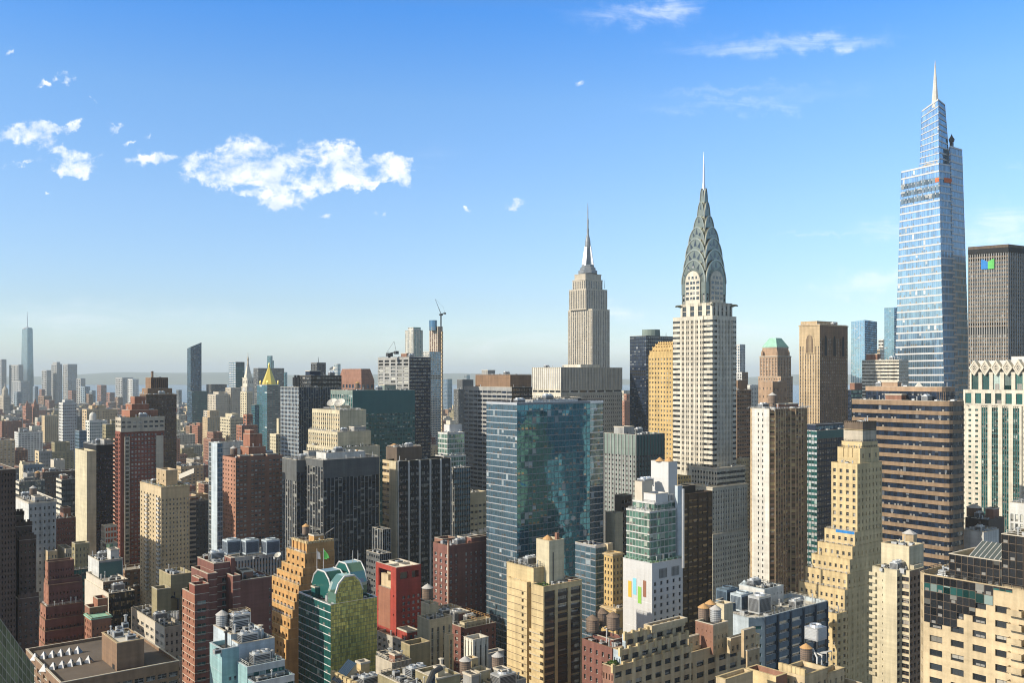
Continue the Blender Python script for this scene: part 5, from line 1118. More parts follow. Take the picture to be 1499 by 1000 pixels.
b.w(641, 655, 680, 634, RIB(6, 7.3, **GG), RIB(9, 7.3, **GG), roof='pale_roof', clut=1); b.w(650, 658, 676, 622, None, None, dD=12, yb=635, wall='white_panel'); b.w(653, 659, 668, 616, None, None, dD=16, yb=622, wall='stone')
b.w(637, 650, 682, 668, RIB(6, 7.3, **GG), RIB(9, 7.3, **GG), dD=-10)
b = B('loft_building', 'low pale building with a blank cream top in the gap beside the blue glass tower', 'building', 660, 'cream'); b.w(676, 688, 712, 722, S(3, 8, ww=.5), S(4, 9, ww=.7, wh=.4, top=2), roof='pale_roof', clut=1)
# big blue glass tower
b = B('glass_apartment_tower', 'wide blue glass apartment tower with rippling reflections and thin white floor lines', 'skyscraper', 455, 'span_navy', short='blue glass apartment tower'); b.maxwin = 0
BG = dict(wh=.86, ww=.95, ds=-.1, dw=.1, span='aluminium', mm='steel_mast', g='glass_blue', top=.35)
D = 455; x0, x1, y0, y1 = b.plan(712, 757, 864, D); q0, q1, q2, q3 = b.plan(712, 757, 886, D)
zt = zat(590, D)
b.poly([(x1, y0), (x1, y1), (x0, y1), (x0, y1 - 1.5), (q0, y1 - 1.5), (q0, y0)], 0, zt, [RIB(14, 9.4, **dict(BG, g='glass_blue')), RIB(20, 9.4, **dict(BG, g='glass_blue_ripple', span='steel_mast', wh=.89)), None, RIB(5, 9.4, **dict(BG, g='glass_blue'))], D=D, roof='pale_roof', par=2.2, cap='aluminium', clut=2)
b.w(762, 780, 846, 586, None, None, dD=12, yb=591, wall='aluminium', roof='pale_roof')
b.w(715, 872, 888, 800, RIB(4, 9.4, **dict(BG, g='glass_blue')), RIB(4, 9.4, **dict(BG, g='glass_blue')), dD=-16, S_=14, roof='pale_roof')

# ------------------------------------------------------------------ left: slabs and towers in middle distance
b = B('office_slab', 'blank cream slab tower with a windowless sunlit end wall and dark right side', 'tower', 640, 'cream', short='blank cream slab')
x0, x1, y0, y1 = b.plan(110, 127, 141, 640); zt = zat(660, 640)
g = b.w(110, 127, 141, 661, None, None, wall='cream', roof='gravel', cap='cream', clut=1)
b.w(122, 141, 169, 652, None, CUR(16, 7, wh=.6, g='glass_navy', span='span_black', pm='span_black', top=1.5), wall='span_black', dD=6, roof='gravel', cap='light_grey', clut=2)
b = B('apartment_tower', 'red brick apartment tower with cream crown band and balconies down its edge', 'skyscraper', 620, 'red', short='cream crowned red tower')
RW = dict(g='window', fr='frame', rail=False)
g = b.w(168.5, 176, 240.5, 632, S(3, 6.2, ww=.5, wh=.5, span='red', **RW), S(13, 6.2, ww=.66, wh=.5, blankcol=(0, 11), em=.01, **dict(RW, g='window_pale', fr='white_frame')), roof='tar', par=0)
b.w(169, 177, 241, 612, S(3, 6.6, ww=.6, wh=.5, **RW), S(8, 6.6, ww=.66, wh=.52, top=.8, mul=3, **RW), yb=633, wall='limestone', roof='gravel', clut=2, dD=-.6)
f = g.faces[1]
mb = MB()
for (u0, u1, y_) in ((.09, .20, 640), (.80, .97, 640)):
    z = zat(y_, 620); v1 = (z - f.c[0][2]) / f.H
    mb.quads([[f.S(u0, 0, -1.0), f.S(u1, 0, -1.0), f.S(u1, v1, -1.0), f.S(u0, v1, -1.0)], [f.S(u0, 0, 0), f.S(u0, 0, -1), f.S(u0, v1, -1), f.S(u0, v1, 0)], [f.S(u1, 0, -1), f.S(u1, 0, 0), f.S(u1, v1, 0), f.S(u1, v1, -1)], [f.S(u0, v1, -1), f.S(u1, v1, -1), f.S(u1, v1, 0), f.S(u0, v1, 0)]], 'limestone')
o = b.part('stair_bay', mb)
mb = MB(); k = 0; fl = 6.2 * 620 / F0
while k < 36:
    z = zat(645, 620) - k * fl; v0, v1 = (z - f.c[0][2]) / f.H, (z + fl * .6 - f.c[0][2]) / f.H
    mb.quads([[f.S(.11, v0, -1.05), f.S(.18, v0, -1.05), f.S(.18, v1, -1.05), f.S(.11, v1, -1.05)]], 'window_dark'); k += 1
b.part('bay_windows', mb, o, kind='stuff')
for (a, c, e, yt, yb, dd) in ((178, 190, 231, 601, 613, 8), (184, 193, 218, 592, 602, 12), (191, 197, 213, 581, 593, 16)): b.w(a, c, e, yt, None, None, dD=dd, yb=yb, wall='clay', roof='tile_roof')
b.plants(g.x0 + 2, g.x1 - 2, g.y1 - 4, g.y1 - 1.5, zat(612, 620) - 1, 60)
def balconies(b, f, us, w, yt, yb, fp, D, depth=1.5, mat='coping', rail='dark_frame', maxn=100):
    """Slab-and-railing balconies up a face; each its own part."""
    U = (f.c[1] - f.c[0]) / f.L; ang = math.atan2(U[1], U[0]); me = None; n = 0; y = yt
    while y < yb and n < maxn:
        for u in us:
            z = zat(y, D); p = f.S(u, (z - f.c[0][2]) / f.H, 0.0)
            if me is None:
                m = MB(); m.box(-w / 2, w / 2, -depth, .0, -.22, 0, mat)
                for q in ((-w / 2, w / 2, -depth, -depth + .08), (-w / 2, -w / 2 + .08, -depth, 0), (w / 2 - .08, w / 2, -depth, 0)): m.box(*q, .02, 1.05, rail)
                o = m.build('balcony', b.root, loc=tuple(p - b.base), rot=ang); me = o.data
            else: o = bpy.data.objects.new('balcony', me); COL.objects.link(o); o.parent = b.root; o.location = tuple(p - b.base); o.rotation_euler = (0, 0, ang)
            n += 1
        y += fp
balconies(b, g.faces[0], (.3,), 4.5, 645, 850, 6.2, 620, 1.7, 'coping', 'clay')
b = B('apartment_tower', 'dark brown apartment tower with a round-piped penthouse behind the cream crowned red tower', 'skyscraper', 760, 'dark_brown', short='dark brown penthouse tower')
g = b.w(205, 214, 258.5, 578, S(4, 5.6, ww=.5), S(12, 5.6, ww=.62, wh=.5, g='window_dark', wall='dark_brown', fr='brown'), roof='tile_roof', clut=2, cor=.5, cap='brown')
b.w(213, 221, 246, 553, PIER(3, 20, ind=False, ww=.7, wh=.8, g='brown'), PIER(9, 20, ww=.72, wh=.8, ind=False, g='dark_brown', top=.1), dD=10, yb=573, wall='brown', roof='tile_roof'); b.w(208, 216, 252, 569, None, None, dD=6, yb=579, wall='brown')
b.pipe(*ground(223, 775), zat(553, 770), 5, .9, 'brown')
b = B('apartment_tower', 'tan brick apartment tower with a planted roof terrace and balconies', 'tower', 560, 'olive', short='planted tan tower')
g = b.w(205, 236, 277.5, 714, S(7, 6.75, ww=.32, wh=.45, wall='buff', g='window_dark', top=2), S(8, 6.75, ww=.36, wh=.48, top=2.6, wall='tan', g='window'), roof='gravel', cap='buff', par=1.4, cor=.25)
f = g.faces[0]; balconies(b, f, (.40, .93), 3.6, 732, 880, 6.75, 560, 1.6, 'coping', 'frame', 60)
b.w(229, 243, 260, 689, S(2, 9, ww=.2, wh=.3), None, dD=8, yb=716, wall='tan', roof='gravel'); b.plants(g.x0 + 1.5, g.x1 - 1.5, g.y0 + 1.5, g.y1 - 1.5, g.z1 - 1.3, 130, 1.6)
mb = MB(); A = [ground(262, 590), ground(262, 610), ground(284, 620), ground(284, 600)]; z = zat(702, 590); mb.quads([[(*A[0], z), (*A[1], z + 1), (*A[2], z + 4), (*A[3], z + 3)], [(*A[1], z + .6), (*A[0], z - .4), (*A[3], z + 2.6), (*A[2], z + 3.6)]], 'pale_roof'); b.part('canopy', mb)
b = B('apartment_block', 'dark apartment block with pale balconies squeezed right of the planted tan tower', 'tower', 600, 'dark_grey')
g = b.w(272, 278, 306, 735, S(2, 7), S(6, 7, ww=.4, wall='dark_grey', g='window_dark'), clut=2); balconies(b, g.faces[1], (.12,), 4, 722, 850, 7, 600, 1.4, 'coping', 'coping', 30); b.w(280, 287, 305, 725, None, None, dD=10, wall='tan')
b = B('glass_apartment_tower', 'thin glass tower with a pale blue concrete edge, left of the pink brick tower', 'tower', 555, 'light_blue', short='thin pale edged glass tower'); b.maxwin = 0
b.w(305.5, 318, 326, 649, CUR(3, 7.2, wh=.8, g='glass_grey', span='aluminium', pm='light_blue', blankcol=(1, 2)), CUR(3, 7.2, wh=.75, g='glass_deep', span='grey', pm='light_grey'), roof='gravel')
b = B('office_slab', 'blank grey-green panelled wall with fine joints behind the pink brick tower', 'building', 690, 'fog_blue'); b.maxwin = 0
b.w(311, 317, 359, 648, None, CUR(6, 60, wh=.02, ww=.97, pm='grey', span='light_grey', g='grey'), wall='light_grey', roof='gravel', clut=1)
b = B('apartment_tower', 'broad pink brick apartment tower with a stepped brick penthouse', 'tower', 575, 'pink', short='pink brick tower')
g = b.w(325, 345, 413.5, 671, S(5, 6.72, ww=.36, wh=.42, wall='pink', g='window'), S(13, 6.72, ww=.62, wh=.46, wall='brick', g='window_pale', pat=[('p', .25), ('w', .75)], blankcol=(3, 8), rail=False), roof='tile_roof', clut=3, cap='pink')
for k, (u) in enumerate((.20, .48, .78)): 
    xx = g.x1 - (g.x1 - g.x0) * u; b.bulk(xx, g.y1 - 2.2, g.z1, 6.5, 4, 1.2, 'brick', door=False, name='parapet_block')
b.w(356, 366, 384, 636, None, PIER(3, 60, ww=.4, wh=.9, ind=False, g='dark_red', ds=.8, dw=.8, top=.05), dD=14, yb=672, wall='clay', roof='tile_roof'); b.w(352, 364, 389, 655, None, None, dD=10, yb=672, wall='clay', roof='tile_roof'); b.w(358, 366, 372, 630, None, None, dD=18, yb=637, wall='clay')
b = B('office_block', 'low office block with pale vertical ribs and three blue cooling towers on the roof', 'building', 490, 'light_grey', short='three cooling tower block'); b.maxwin = 0
g = b.w(297, 316, 414, 821, PIER(8, 9, ww=.6, wh=.55, ind=False, pm='light_grey', span='grey', g='grey', ds=.5, dw=.6), PIER(22, 9, ww=.62, wh=.5, ind=False, pm='light_grey', span='brown', g='glass_deep', top=.6), roof='gravel', cap='light_grey')
for px in (339, 366, 396): p = ground(px, 508); b.cool(p[0], p[1], g.z1 - .8, 7.5, 6.5, 7.5, 1.2, 'light_blue', 'span_navy')
for k in range(5): p = ground(345 + k * 15, 500 + k % 2 * 9); b.hvac(p[0], p[1], g.z1 - 1, 3, 2, 1.2)
x, y = ground(407, 497); b.dish(x, y, g.z1 - 1, 1.8)
b.w(283, 296, 305, 836, None, None, dD=6, wall='coping', roof='gravel', clut=1)

# ------------------------------------------------------------------ far left foreground
b = B('apartment_tower', 'dark shadowed brick tower filling the left edge of the photo', 'tower', 330, 'brown', short='shadowed edge tower'); b.maxwin = 60
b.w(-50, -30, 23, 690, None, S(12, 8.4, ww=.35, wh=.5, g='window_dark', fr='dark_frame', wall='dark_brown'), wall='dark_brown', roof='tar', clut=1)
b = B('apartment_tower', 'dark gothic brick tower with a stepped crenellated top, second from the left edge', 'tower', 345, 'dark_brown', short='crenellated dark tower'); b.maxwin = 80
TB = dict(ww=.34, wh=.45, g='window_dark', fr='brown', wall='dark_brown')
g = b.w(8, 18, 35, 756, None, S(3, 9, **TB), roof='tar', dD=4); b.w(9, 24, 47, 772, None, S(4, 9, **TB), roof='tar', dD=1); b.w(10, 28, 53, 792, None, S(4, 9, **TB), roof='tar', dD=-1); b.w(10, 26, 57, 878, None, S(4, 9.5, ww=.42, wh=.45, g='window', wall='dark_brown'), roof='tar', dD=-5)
for g in b.wings[:4]:
    f = g.faces[1]; mb = MB()
    for k in range(7):
        u = (k + .5) / 7; p = f.S(u, 1, .2); mb.box(p[0] - .45, p[0] + .45, p[1] - .3, p[1] + .3, g.z1 + .1, g.z1 + 1.6 + (k % 2) * .8, 'dark_brown')
    b.part('battlement', mb)
b = B('glass_building', 'greenish glass roof sloping down at the bottom left corner', 'building', 165, 'span_grey', short='sloped corner glass'); b.maxwin = 0
D = 165; x0, x1, y0, y1 = b.plan(-70, -45, 50, D)
zl, zr = zat(842, D), zat(992, D)
b.poly([(x1, y0), (x1, y1), (x0, y1), (x0, y0)], 0, zl, [CUR(6, 20), CUR(16, 19, wh=.86, ww=.93, g='glass_gold_dim', span='limestone', pm='limestone', fh=2.1), None, None], ztop=[zl, zl, zr, zr], par=0, roof='glass_grey')
b = B('apartment_block', 'grey brick block with rows of small windows behind the crenellated dark tower', 'building', 520, 'grey', short='grey brick windowed block')
b.w(20, 42, 82, 737, None, S(6, 10, ww=.36, wh=.42, wall='grey', g='window_dark'), wall='light_grey', roof='pale_roof', clut=3, cor=.3); b.w(36, 64, 83, 733, None, None, dD=12, yb=740, wall='pale_roof')
b = B('apartment_block', 'dark red brick block with a square clay bulkhead left of the blank cream slab', 'building', 560, 'dark_red'); b.w(75, 83, 111, 760, S(2, 8), S(8, 8, ww=.5, wh=.42), roof='tar', clut=1); b.w(88, 93, 104, 744, None, None, dD=9, wall='brick')
b = B('office_block', 'dark glazed office block with a pale frame left of the blank cream slab', 'building', 700, 'span_black'); b.maxwin = 0; b.w(82, 90, 112, 703, RIB(2, 8, wall='stone', span='stone'), CUR(8, 8, wh=.6, g='glass_grey', pm='span_grey', span='span_black'), roof='pale_roof', clut=2)
b = B('office_block', 'dark grey glazed block with a pale end wall behind the crenellated dark tower', 'building', 720, 'dark_grey'); b.maxwin = 0; b.w(23, 28, 66, 706, RIB(1, 8, span='stone'), CUR(14, 8, wh=.6, g='glass_grey', span='dark_grey', pm='dark_grey'), roof='gravel', clut=3); b.w(34, 40, 58, 694, None, None, dD=15, wall='grey')
b = B('office_block', 'long dark block with a flat planted roof behind the pale framed block', 'building', 830, 'dark_brown'); b.maxwin = 60; g = b.w(55, 62, 112, 692, S(2, 6), S(14, 6, ww=.5, g='window_dark'), roof='gravel', clut=2)
b = B('apartment_block', 'tan block with a blank stepped end wall above the dark grey glazed block', 'building', 860, 'cream'); b.w(28, 34, 64, 681, S(2, 8, ww=.2), S(6, 7, ww=.4, wall='fog_blue'), clut=1); b.w(29, 32, 37, 676, None, None, dD=4)
b = B('apartment_block', 'pale yellow apartment block with a bright left wall in the low brick district', 'building', 900, 'buff'); b.w(51, 57, 76, 661, S(1, 5), S(8, 5.4, ww=.4, wall='grey'), clut=1); b.w(74, 79, 95, 674, None, S(3, 6, ww=.1), dD=-20, wall='coping')
b = B('apartment_tower', 'reddish brown setback tower with sunlit left edge, left foreground', 'tower', 400, 'brick', short='reddish setback tower')
TB = dict(ww=.3, wh=.42, g='window_dark', fr='brown', top=1.2)
g = b.w(66, 70.5, 108.5, 824, S(2, 9.5, **dict(TB, wall='clay')), S(9, 9.5, **dict(TB, wall='dark_red', em=.05)), roof='tar', cap='brown', clut=2)  # brighter brick on the east faces paints them sunlit
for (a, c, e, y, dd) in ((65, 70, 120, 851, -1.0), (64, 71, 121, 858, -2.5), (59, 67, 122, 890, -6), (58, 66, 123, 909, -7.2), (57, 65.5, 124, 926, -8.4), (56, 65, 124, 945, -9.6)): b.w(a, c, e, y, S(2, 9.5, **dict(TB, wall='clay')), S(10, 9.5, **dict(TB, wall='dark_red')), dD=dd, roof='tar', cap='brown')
b = B('office_block', 'grey block with a blank pale sunlit wall above a lower glazed wing', 'building', 455, 'light_grey', short='blank pale walled block'); b.maxwin = 0
b.w(129, 144.5, 180, 822, None, RIB(1, 30, .8, span='grey', g='span_green', top=.1), wall='light_grey', roof='gravel', clut=2); b.w(126, 151, 187, 853, None, RIB(10, 12, span='brown', g='glass_black'), dD=-14, wall='coping', roof='pale_roof', clut=1); b.w(124, 159, 197, 870, None, CUR(13, 12, wh=.6, g='window_warm', span='span_black', pm='span_black'), dD=-22, wall='coping', roof='gravel', clut=2)
b = B('townhouse', 'small orange brick building with a copper cornice and square penthouse', 'building', 385, 'brick', short='copper corniced brick building')
g = b.w(124, 134, 163, 906, S(4, 10, ww=.4, wh=.5, wall='clay', g='window_dark'), S(5, 10, ww=.32, wh=.4, top=1.4), roof='tar', cap='copper_green', cor=.4); b.w(124, 131, 156, 891, None, S(3, 10, ww=.3), dD=7, roof='gravel'); b.w(136, 143, 158, 878, None, None, dD=10, wall='clay', roof='tar')
b = B('apartment_block', 'olive and grey rooftops stacked below the blank cream slab', 'building', 520, 'olive'); b.w(63, 70, 84, 808, None, S(3, 9), wall='tan', clut=1); b.w(84, 96, 108, 805, None, S(4, 9), dD=6, wall='limestone'); b.w(105, 110, 131, 797, S(1, 9), S(4, 9, ww=.3), dD=-6, wall='olive', clut=1); b.w(78, 84, 131, 838, None, CUR(12, 9, g='glass_teal', span='span_black', pm='span_grey'), dD=-14)
b = B('unfinished_building', 'open concrete frame with orange netting under construction, left of the planted tan tower', 'building', 560, 'coping', short='orange netted frame')
b.maxwin = 0; g = b.w(148, 153, 171, 771, CUR(3, 9, wh=.7, ww=.85, g='orange_netting', span='coping', pm='coping', dw=.8), CUR(4, 9, wh=.7, ww=.85, g='orange_netting', span='coping', pm='coping', dw=.8, skip=()), roof='pale_roof'); b.w(147, 155, 172, 796, CUR(3, 9, g='glass_black', pm='coping', span='coping'), CUR(3, 9, g='glass_green', pm='coping', span='coping'), dD=-8)
# skylit roof
b = B('skylit_building', 'low flat roofed building with a double row of white pyramid skylights', 'building', 265, 'brown', short='pyramid skylight roof')
D = 245
g = b.w(60, 88, 262, 1001, S(6, 12, ww=.7, wh=.6, top=1.0, g='window_warm'), S(10, 13, ww=.8, wh=.6, top=1.2, g='glass_black'), roof='roof_brown', wall='brown', par=.7, cap='coping', dD=D - b.D, S_=39, clut=-1)
zr = g.z1 - .7
for row, (P0, P1) in enumerate(((ground(45, 267), ground(120, 275)), (ground(58, 257), ground(136, 266)))):
    u = (P1 - P0) / np.linalg.norm(P1 - P0); v = np.array([-u[1], u[0]]); e = np.linalg.norm(P1 - P0) / 9.4
    for k in range(6):
        c = P0 + (P1 - P0) * (k + .5 + (.0 if row == 0 else .0)) / 6; mb = MB(); h = 1.9; P4 = [c + u * e, c + v * e, c - u * e, c - v * e]; tp = lambda q: (*(c + (q - c) * .05), zr + h)
        for i in range(4): mb.quads([[(*P4[i], zr), (*P4[(i + 1) % 4], zr), tp(P4[(i + 1) % 4]), tp(P4[i])]], 'white_frame' if ((P4[i] + P4[(i + 1) % 4]) / 2 - c) @ np.array([1, -.25]) > 0 else 'glass_black')  # sides toward the sun coloured white, others black, to paint light and shade
        b.part('pyramid_skylight', mb)
g2 = b.w(149, 171, 211, 943, None, None, dD=257 - b.D, wall='brown', roof='pale_roof', cap='tan', z0=zr - .3, par=.3)
for px, D_, h in ((174, 270, 2.6), (183, 274, 2.6), (162, 268, 1.4)): x, y = ground(px, D_); b.hvac(x, y, g2.z1 - .3, 1.6, 1.4, h * .6)
x, y = ground(184, 279); b.pipe(x, y, g2.z1 - .3, 2.4, .35)
mb = MB(); f = g2.faces[0]; mb.quads([[f.S(.72, .02, -.05), f.S(.86, .02, -.05), f.S(.86, .2, -.05), f.S(.72, .2, -.05)]], 'black'); b.part('door', mb)
b = B('office_block', 'grey brick office block with a long sunlit left wall and olive rooftop shafts', 'building', 375, 'limestone', short='olive shafted grey block')
g = b.w(192, 241, 270, 920, S(7, 11.5, ww=.62, wh=.48, top=1.0, wall='coping', mul=3, g='window'), S(4, 11.5, ww=.4, wh=.5, top=.8, wall='limestone', mul=2), roof='tar', cap='coping')
b.w(191, 246, 272, 972, S(7, 11.5, ww=.62, wh=.48, wall='coping', mul=3), S(4, 11.5, ww=.4, wh=.5, wall='limestone'), dD=-7, roof='gravel')
b.w(222, 230, 250, 864, None, None, dD=18, wall='olive', roof='tile_roof'); b.w(233, 250, 282, 843, None, S(3, 30, ww=.2, wh=.3, top=.8), dD=26, wall='olive', roof='gravel', cap='buff', clut=1)
for k in range(5):
    for j in range(2): x, y = ground(243 + k * 4.2, 392 + j * 4); mb = MB(); mb.lathe(x, y, [(.75, g.z1 - 1), (.75, g.z1 + 1.6)], 'galvanized', 10); b.part('condenser_fan', mb)
mb = MB(); x, y = ground(261, 402); mb.tube([(x, y, g.z1 - 1), (x, y, g.z1 + 5), (x + 2.2, y - 1, g.z1 + 6.2), (x + 4, y - 2, g.z1 + 5)], .5, 'dark_metal', 8); b.part('duct', mb)
# ------------------------------------------------------------------ bottom, left of centre
b = B('apartment_tower', 'red brick tower with pale floor lines, notched corners and a dark glass stair strip', 'tower', 330, 'dark_red', short='notched red brick tower')
RB = dict(fr='frame', rail=False)
D = 330; x0, x1, y0, y1 = b.plan(267, 285, 306, D); zt = zat(858, D); Lx, Ly = x1 - x0, y1 - y0
b.box(x0, x1, y0, y1, 0, zt - 3.2, S(2, 11.3, ww=.26, wh=.5, wall='clay', g='window_dark', pat=[('p', .1), ('w', .2), ('p', .5), ('w', .1), ('p', .1)], blankcol=(), top=1.2, **RB), S(1, 11.3, ww=.62, wh=.5, g='window_teal', mul=2, top=.9, **RB), D=D, roof='tile_roof', par=.3)  # east wall in an oranger brick, sunlight put into its colour
b.box(x0, x1, y0 + Ly * .55, y1, zt - 3.3, zt, None, None, D=D, roof='tile_roof', wall='red'); b.box(x0, x0 + Lx * .3, y0, y0 + Ly * .55, zt - 3.3, zt + 1, None, None, D=D, wall='red')
b.plants(x1 - 4, x1 - 1, y0 + 2, y0 + Ly * .4, zt - 3.2, 20, 1.4)
f = b.wings[0].faces[0]
mb = MB(); fl = 11.3 * D / F0
for gz in range(16):
    z = zt - 3.8 - 1.0 * fl - gz * fl
    mb.box(x1 - .02, x1 + .08, y0, y1 + .08, z - .08, z + .08, 'coping'); mb.box(x0, x1 - .03, y1 - .02, y1 + .08, z - .08, z + .08, 'coping')
b.part('string_course', mb)
NS = S(1, 11.3, ww=.3, wh=.5, g='window_teal', top=2, **RB)
for (xa, xb, yt, dD, sp) in ((304, 318, 841, 7, None), (313, 346, 826, 11, S(1, 11.3, ww=.26, wh=.62, g='window_teal', top=2, **RB)), (341, 352, 844, 9, None), (350, 398, 851, 12, S(3, 11.3, wh=.45, pat=[('p', .72), ('w', .22), ('p', .06)], blankcol=(0, 1), g='window_pale', top=1.5, **RB))):
    g = b.w(xa - 9, xa, xb, yt, None, sp, dD=dD, roof='gravel', clut=2 if xa == 350 else 0, S_=16)
    mb = MB()
    for gz in range(14 if xa != 350 else 0):
        z = g.z1 - 2.2 - gz * fl; mb.box(g.x0, g.x1 + .08, g.y1 - .02, g.y1 + .08, z - .08, z + .08, 'coping')
    b.part('string_course', mb)
b.w(334, 338, 344, 818, None, None, dD=14, S_=6); b.w(350, 357, 376, 840, None, None, dD=26, S_=8)
b = B('apartment_building', 'pale teal brick building with a metal water tank and cooling tower on its stepped roof', 'building', 262, 'teal', short='teal brick building')
TW = dict(fr='white_frame', rail=False, g='window')
g = b.w(307, 325, 364, 952, None, S(5, 14, ww=.5, wh=.4, top=3, blankcol=(0, 3, 4), **TW), roof='tar', cap='light_blue')
g1 = b.w(308, 338, 386, 930, None, None, dD=7, wall='light_blue', roof='tar', S_=13)
g2 = b.w(330, 350, 402, 944, None, None, dD=3, wall='light_blue', roof='tar', S_=14, yb=1010); b.w(350, 362, 417, 978, None, S(6, 13, mode='ribbon', ww=.9, wh=.5, ind=False, g='window_teal', span='light_grey', top=.7), dD=-3, roof='tar', cap='light_blue', S_=14); b.w(352, 372, 431, 1001, None, S(6, 13, mode='ribbon', ww=.9, wh=.5, ind=False, g='window_teal', span='light_grey', top=.7), dD=-6, roof='tar', cap='light_blue', S_=18)
x, y = ground(325, 279); b.tank(x, y, g1.z1 - 1, 1.75, 3.4, .9, 'galvanized', 'grey_cone'); x, y = ground(351, 280); b.cool(x, y, g1.z1 - .6, 5.4, 3.6, 3.1, .9, 'aluminium', 'dark_metal'); b.rail(x - 2.6, x + 2.6, y - 1.7, y + 1.7, g1.z1 + 3.6, .9, 'buff')
mb = MB(); a = ground(355, 268); c = ground(382, 274); z = g2.z1 + 1.6; mb.tube([(a[0], a[1], z - 2.4), (a[0], a[1], z), (c[0], c[1], z + .4), (c[0], c[1], z - 2)], .32, 'light_blue', 8); b.part('duct', mb); x, y = ground(381, 276); b.pipe(x, y, g2.z1 - 1, 3.4, .5, 'coping'); x, y = ground(331, 264); b.pipe(x, y, g.z1 - 1, 5.4, .4, 'dark_metal'); x, y = ground(318, 262); b.hvac(x, y, g.z1 - 1, 2, 1.5, 1.2)
mb = MB(); a = ground(336, 266); c = ground(347, 269); mb.tube([(a[0], a[1], g.z1 - .8), (c[0], c[1], g2.z1)], .12, 'galvanized', 5); a = ground(337.5, 265.5); c = ground(348.5, 268.5); mb.tube([(a[0], a[1], g.z1 - .8), (c[0], c[1], g2.z1)], .12, 'galvanized', 5); b.part('ladder', mb)
f = b.wings[0].faces[0]; mb = MB()
for k in range(8): mb.quads([onface(f, .02, .98, f.c[3][2] - 3 - k * 3.4, f.c[3][2] - 2.9 - k * 3.4, -.03)], 'light_blue')
b.part('string_course', mb)
b = B('art_deco_tower', 'orange brick tower stepping down in terraces toward the street like a ziggurat', 'tower', 420, 'orange', short='orange ziggurat tower')
OB = dict(ww=.40, wh=.5, g='window_dark', fr='orange', rail=False, top=.55)
D = 420; x0, x1, y0, y1 = b.plan(427, 449, 489, D)
zt = zat(797, D)
g = b.box(x0, x1, y0, y1, 0, zt, PIER(4, 40, ww=.34, wh=.55, top=.25, ind=True, g='window_dark', fr='orange', ds=.5, mul=1, rail=False), S(6, 12, ww=.16, wh=.3, top=2, blankcol=(1, 3, 4), g='window_dark'), D=D, roof='tile_roof', cap='sand', clut=3)
ty = [(811, 12), (832, 11.6), (844, 11.6), (856, 11.6), (868, 11.6), (879, 11.6), (890, 11.6), (902, 11.6), (917, 11.6), (932, 11.6)]
for k, (yy, _) in enumerate(ty):
    e = 1.1 + k * 1.0; so = 3.0 + k * 3.0
    b.box(x0, x1 + e, y0 - so, y1 + .4 + .02 * k, 0, zat(yy, D), S(4 + k, 12, wall='orange', pat=[('p', .28), ('w', .44), ('p', .28)], **OB) if k < 9 else S(13, 12, **OB), S(9, 12, ww=.3, wh=.5, g='window_dark', fr='orange', rail=False), D=D, roof='tile_roof', cap='sand', par=.9)
    f = b.wings[-1].faces[0]; mb = MB()
mb = MB()
for k in range(10):
    p = g.faces[0].S((k + .5) / 10, 1, .2); mb.box(p[0] - .4, p[0] + .4, p[1] - .5, p[1] + .5, zt + .1, zt + 1.1, 'sand'); p = g.faces[1].S((k + .5) / 10, 1, .2); mb.box(p[0] - .5, p[0] + .5, p[1] - .4, p[1] + .4, zt + .1, zt + 1.1, 'sand')
b.part('battlement', mb)
for px, dd, lean in ((469, 431, 1), (477, 433, -1)):
    x, y = ground(px, dd); mb = MB(); mb.tube([(x, y, zt), (x, y, zt + 2.5), (x + 3 * lean, y + 2, zt + 5)], .35, 'dark_metal', 6); b.part('davit_arm', mb)
for px, y_, dd, fl_ in ((464, 812, 415, 'galvanized'), (473.5, 808, 413, 'mark_green')):
    x, y = ground(px, dd); z1 = zat(803, dd); o = None
    m = MB(); m.tube([(x, y, zat(838, dd)), (x, y, z1)], [.16, .1], 'white_panel', 6); o = b.part('flagpole', m); fm = MB(); u = RGT * 1.0
    fm.quads([[(x, y, z1 - 4.6), (x + u[0] * 1.6, y + u[1] * 1.6, z1 - 4.9), (x + u[0] * 1.4, y + u[1] * 1.4, z1 - 2.2), (x, y, z1 - 1.0)]], fl_); b.part('flag', fm, o)
    if fl_ == 'mark_green':
        fm = MB(); fm.quads([[(x + u[0] * .1, y + u[1] * .1, z1 - 4.2), (x + u[0] * 2.6, y + u[1] * 2.6, z1 - 4.4), (x + u[0] * 1.9, y + u[1] * 1.9, z1 - 2.6), (x, y, z1 - .3)]], 'mark_green'); b.part('flag', fm, o)
b = B('glass_office_building', 'green glass building with octagonal white framed rooftop gables and a mirrored right face', 'building', 345, 'span_teal', short='octagon topped green glass building'); b.maxwin = 0
D = 345; x0, x1, y0, y1 = b.plan(437, 484, 552, D); zr = zat(886, D)
g = b.box(x0, x1, y0, y1, 0, zr, RIB(12, 11.3, .9, span='white_frame', g='glass_teal', mm='span_teal', ww=.97, top=.12, dw=.06, ds=-.05), CUR(30, 5.65, wh=.9, g='glass_gold_reflection', span='span_green', pm='span_green', ww=.92, dw=.04, ds=.02, top=.1), D=D, roof='tar', cap='aluminium', par=1.0)
Lx, Ly = x1 - x0, y1 - y0; hg = zat(840, 352) - zr
cxg = x0 + Lx * .60
OCT = [(-1, 0), (-1, .42), (-.78, .76), (-.36, 1), (.36, 1), (.78, .76), (1, .42), (1, 0)]; NO = len(OCT)
pr_ = [(a * Lx * .29, c * hg) for a, c in OCT]
m = MB(); P = lambda i, y: (cxg + pr_[i][0], y, zr - .5 + pr_[i][1])
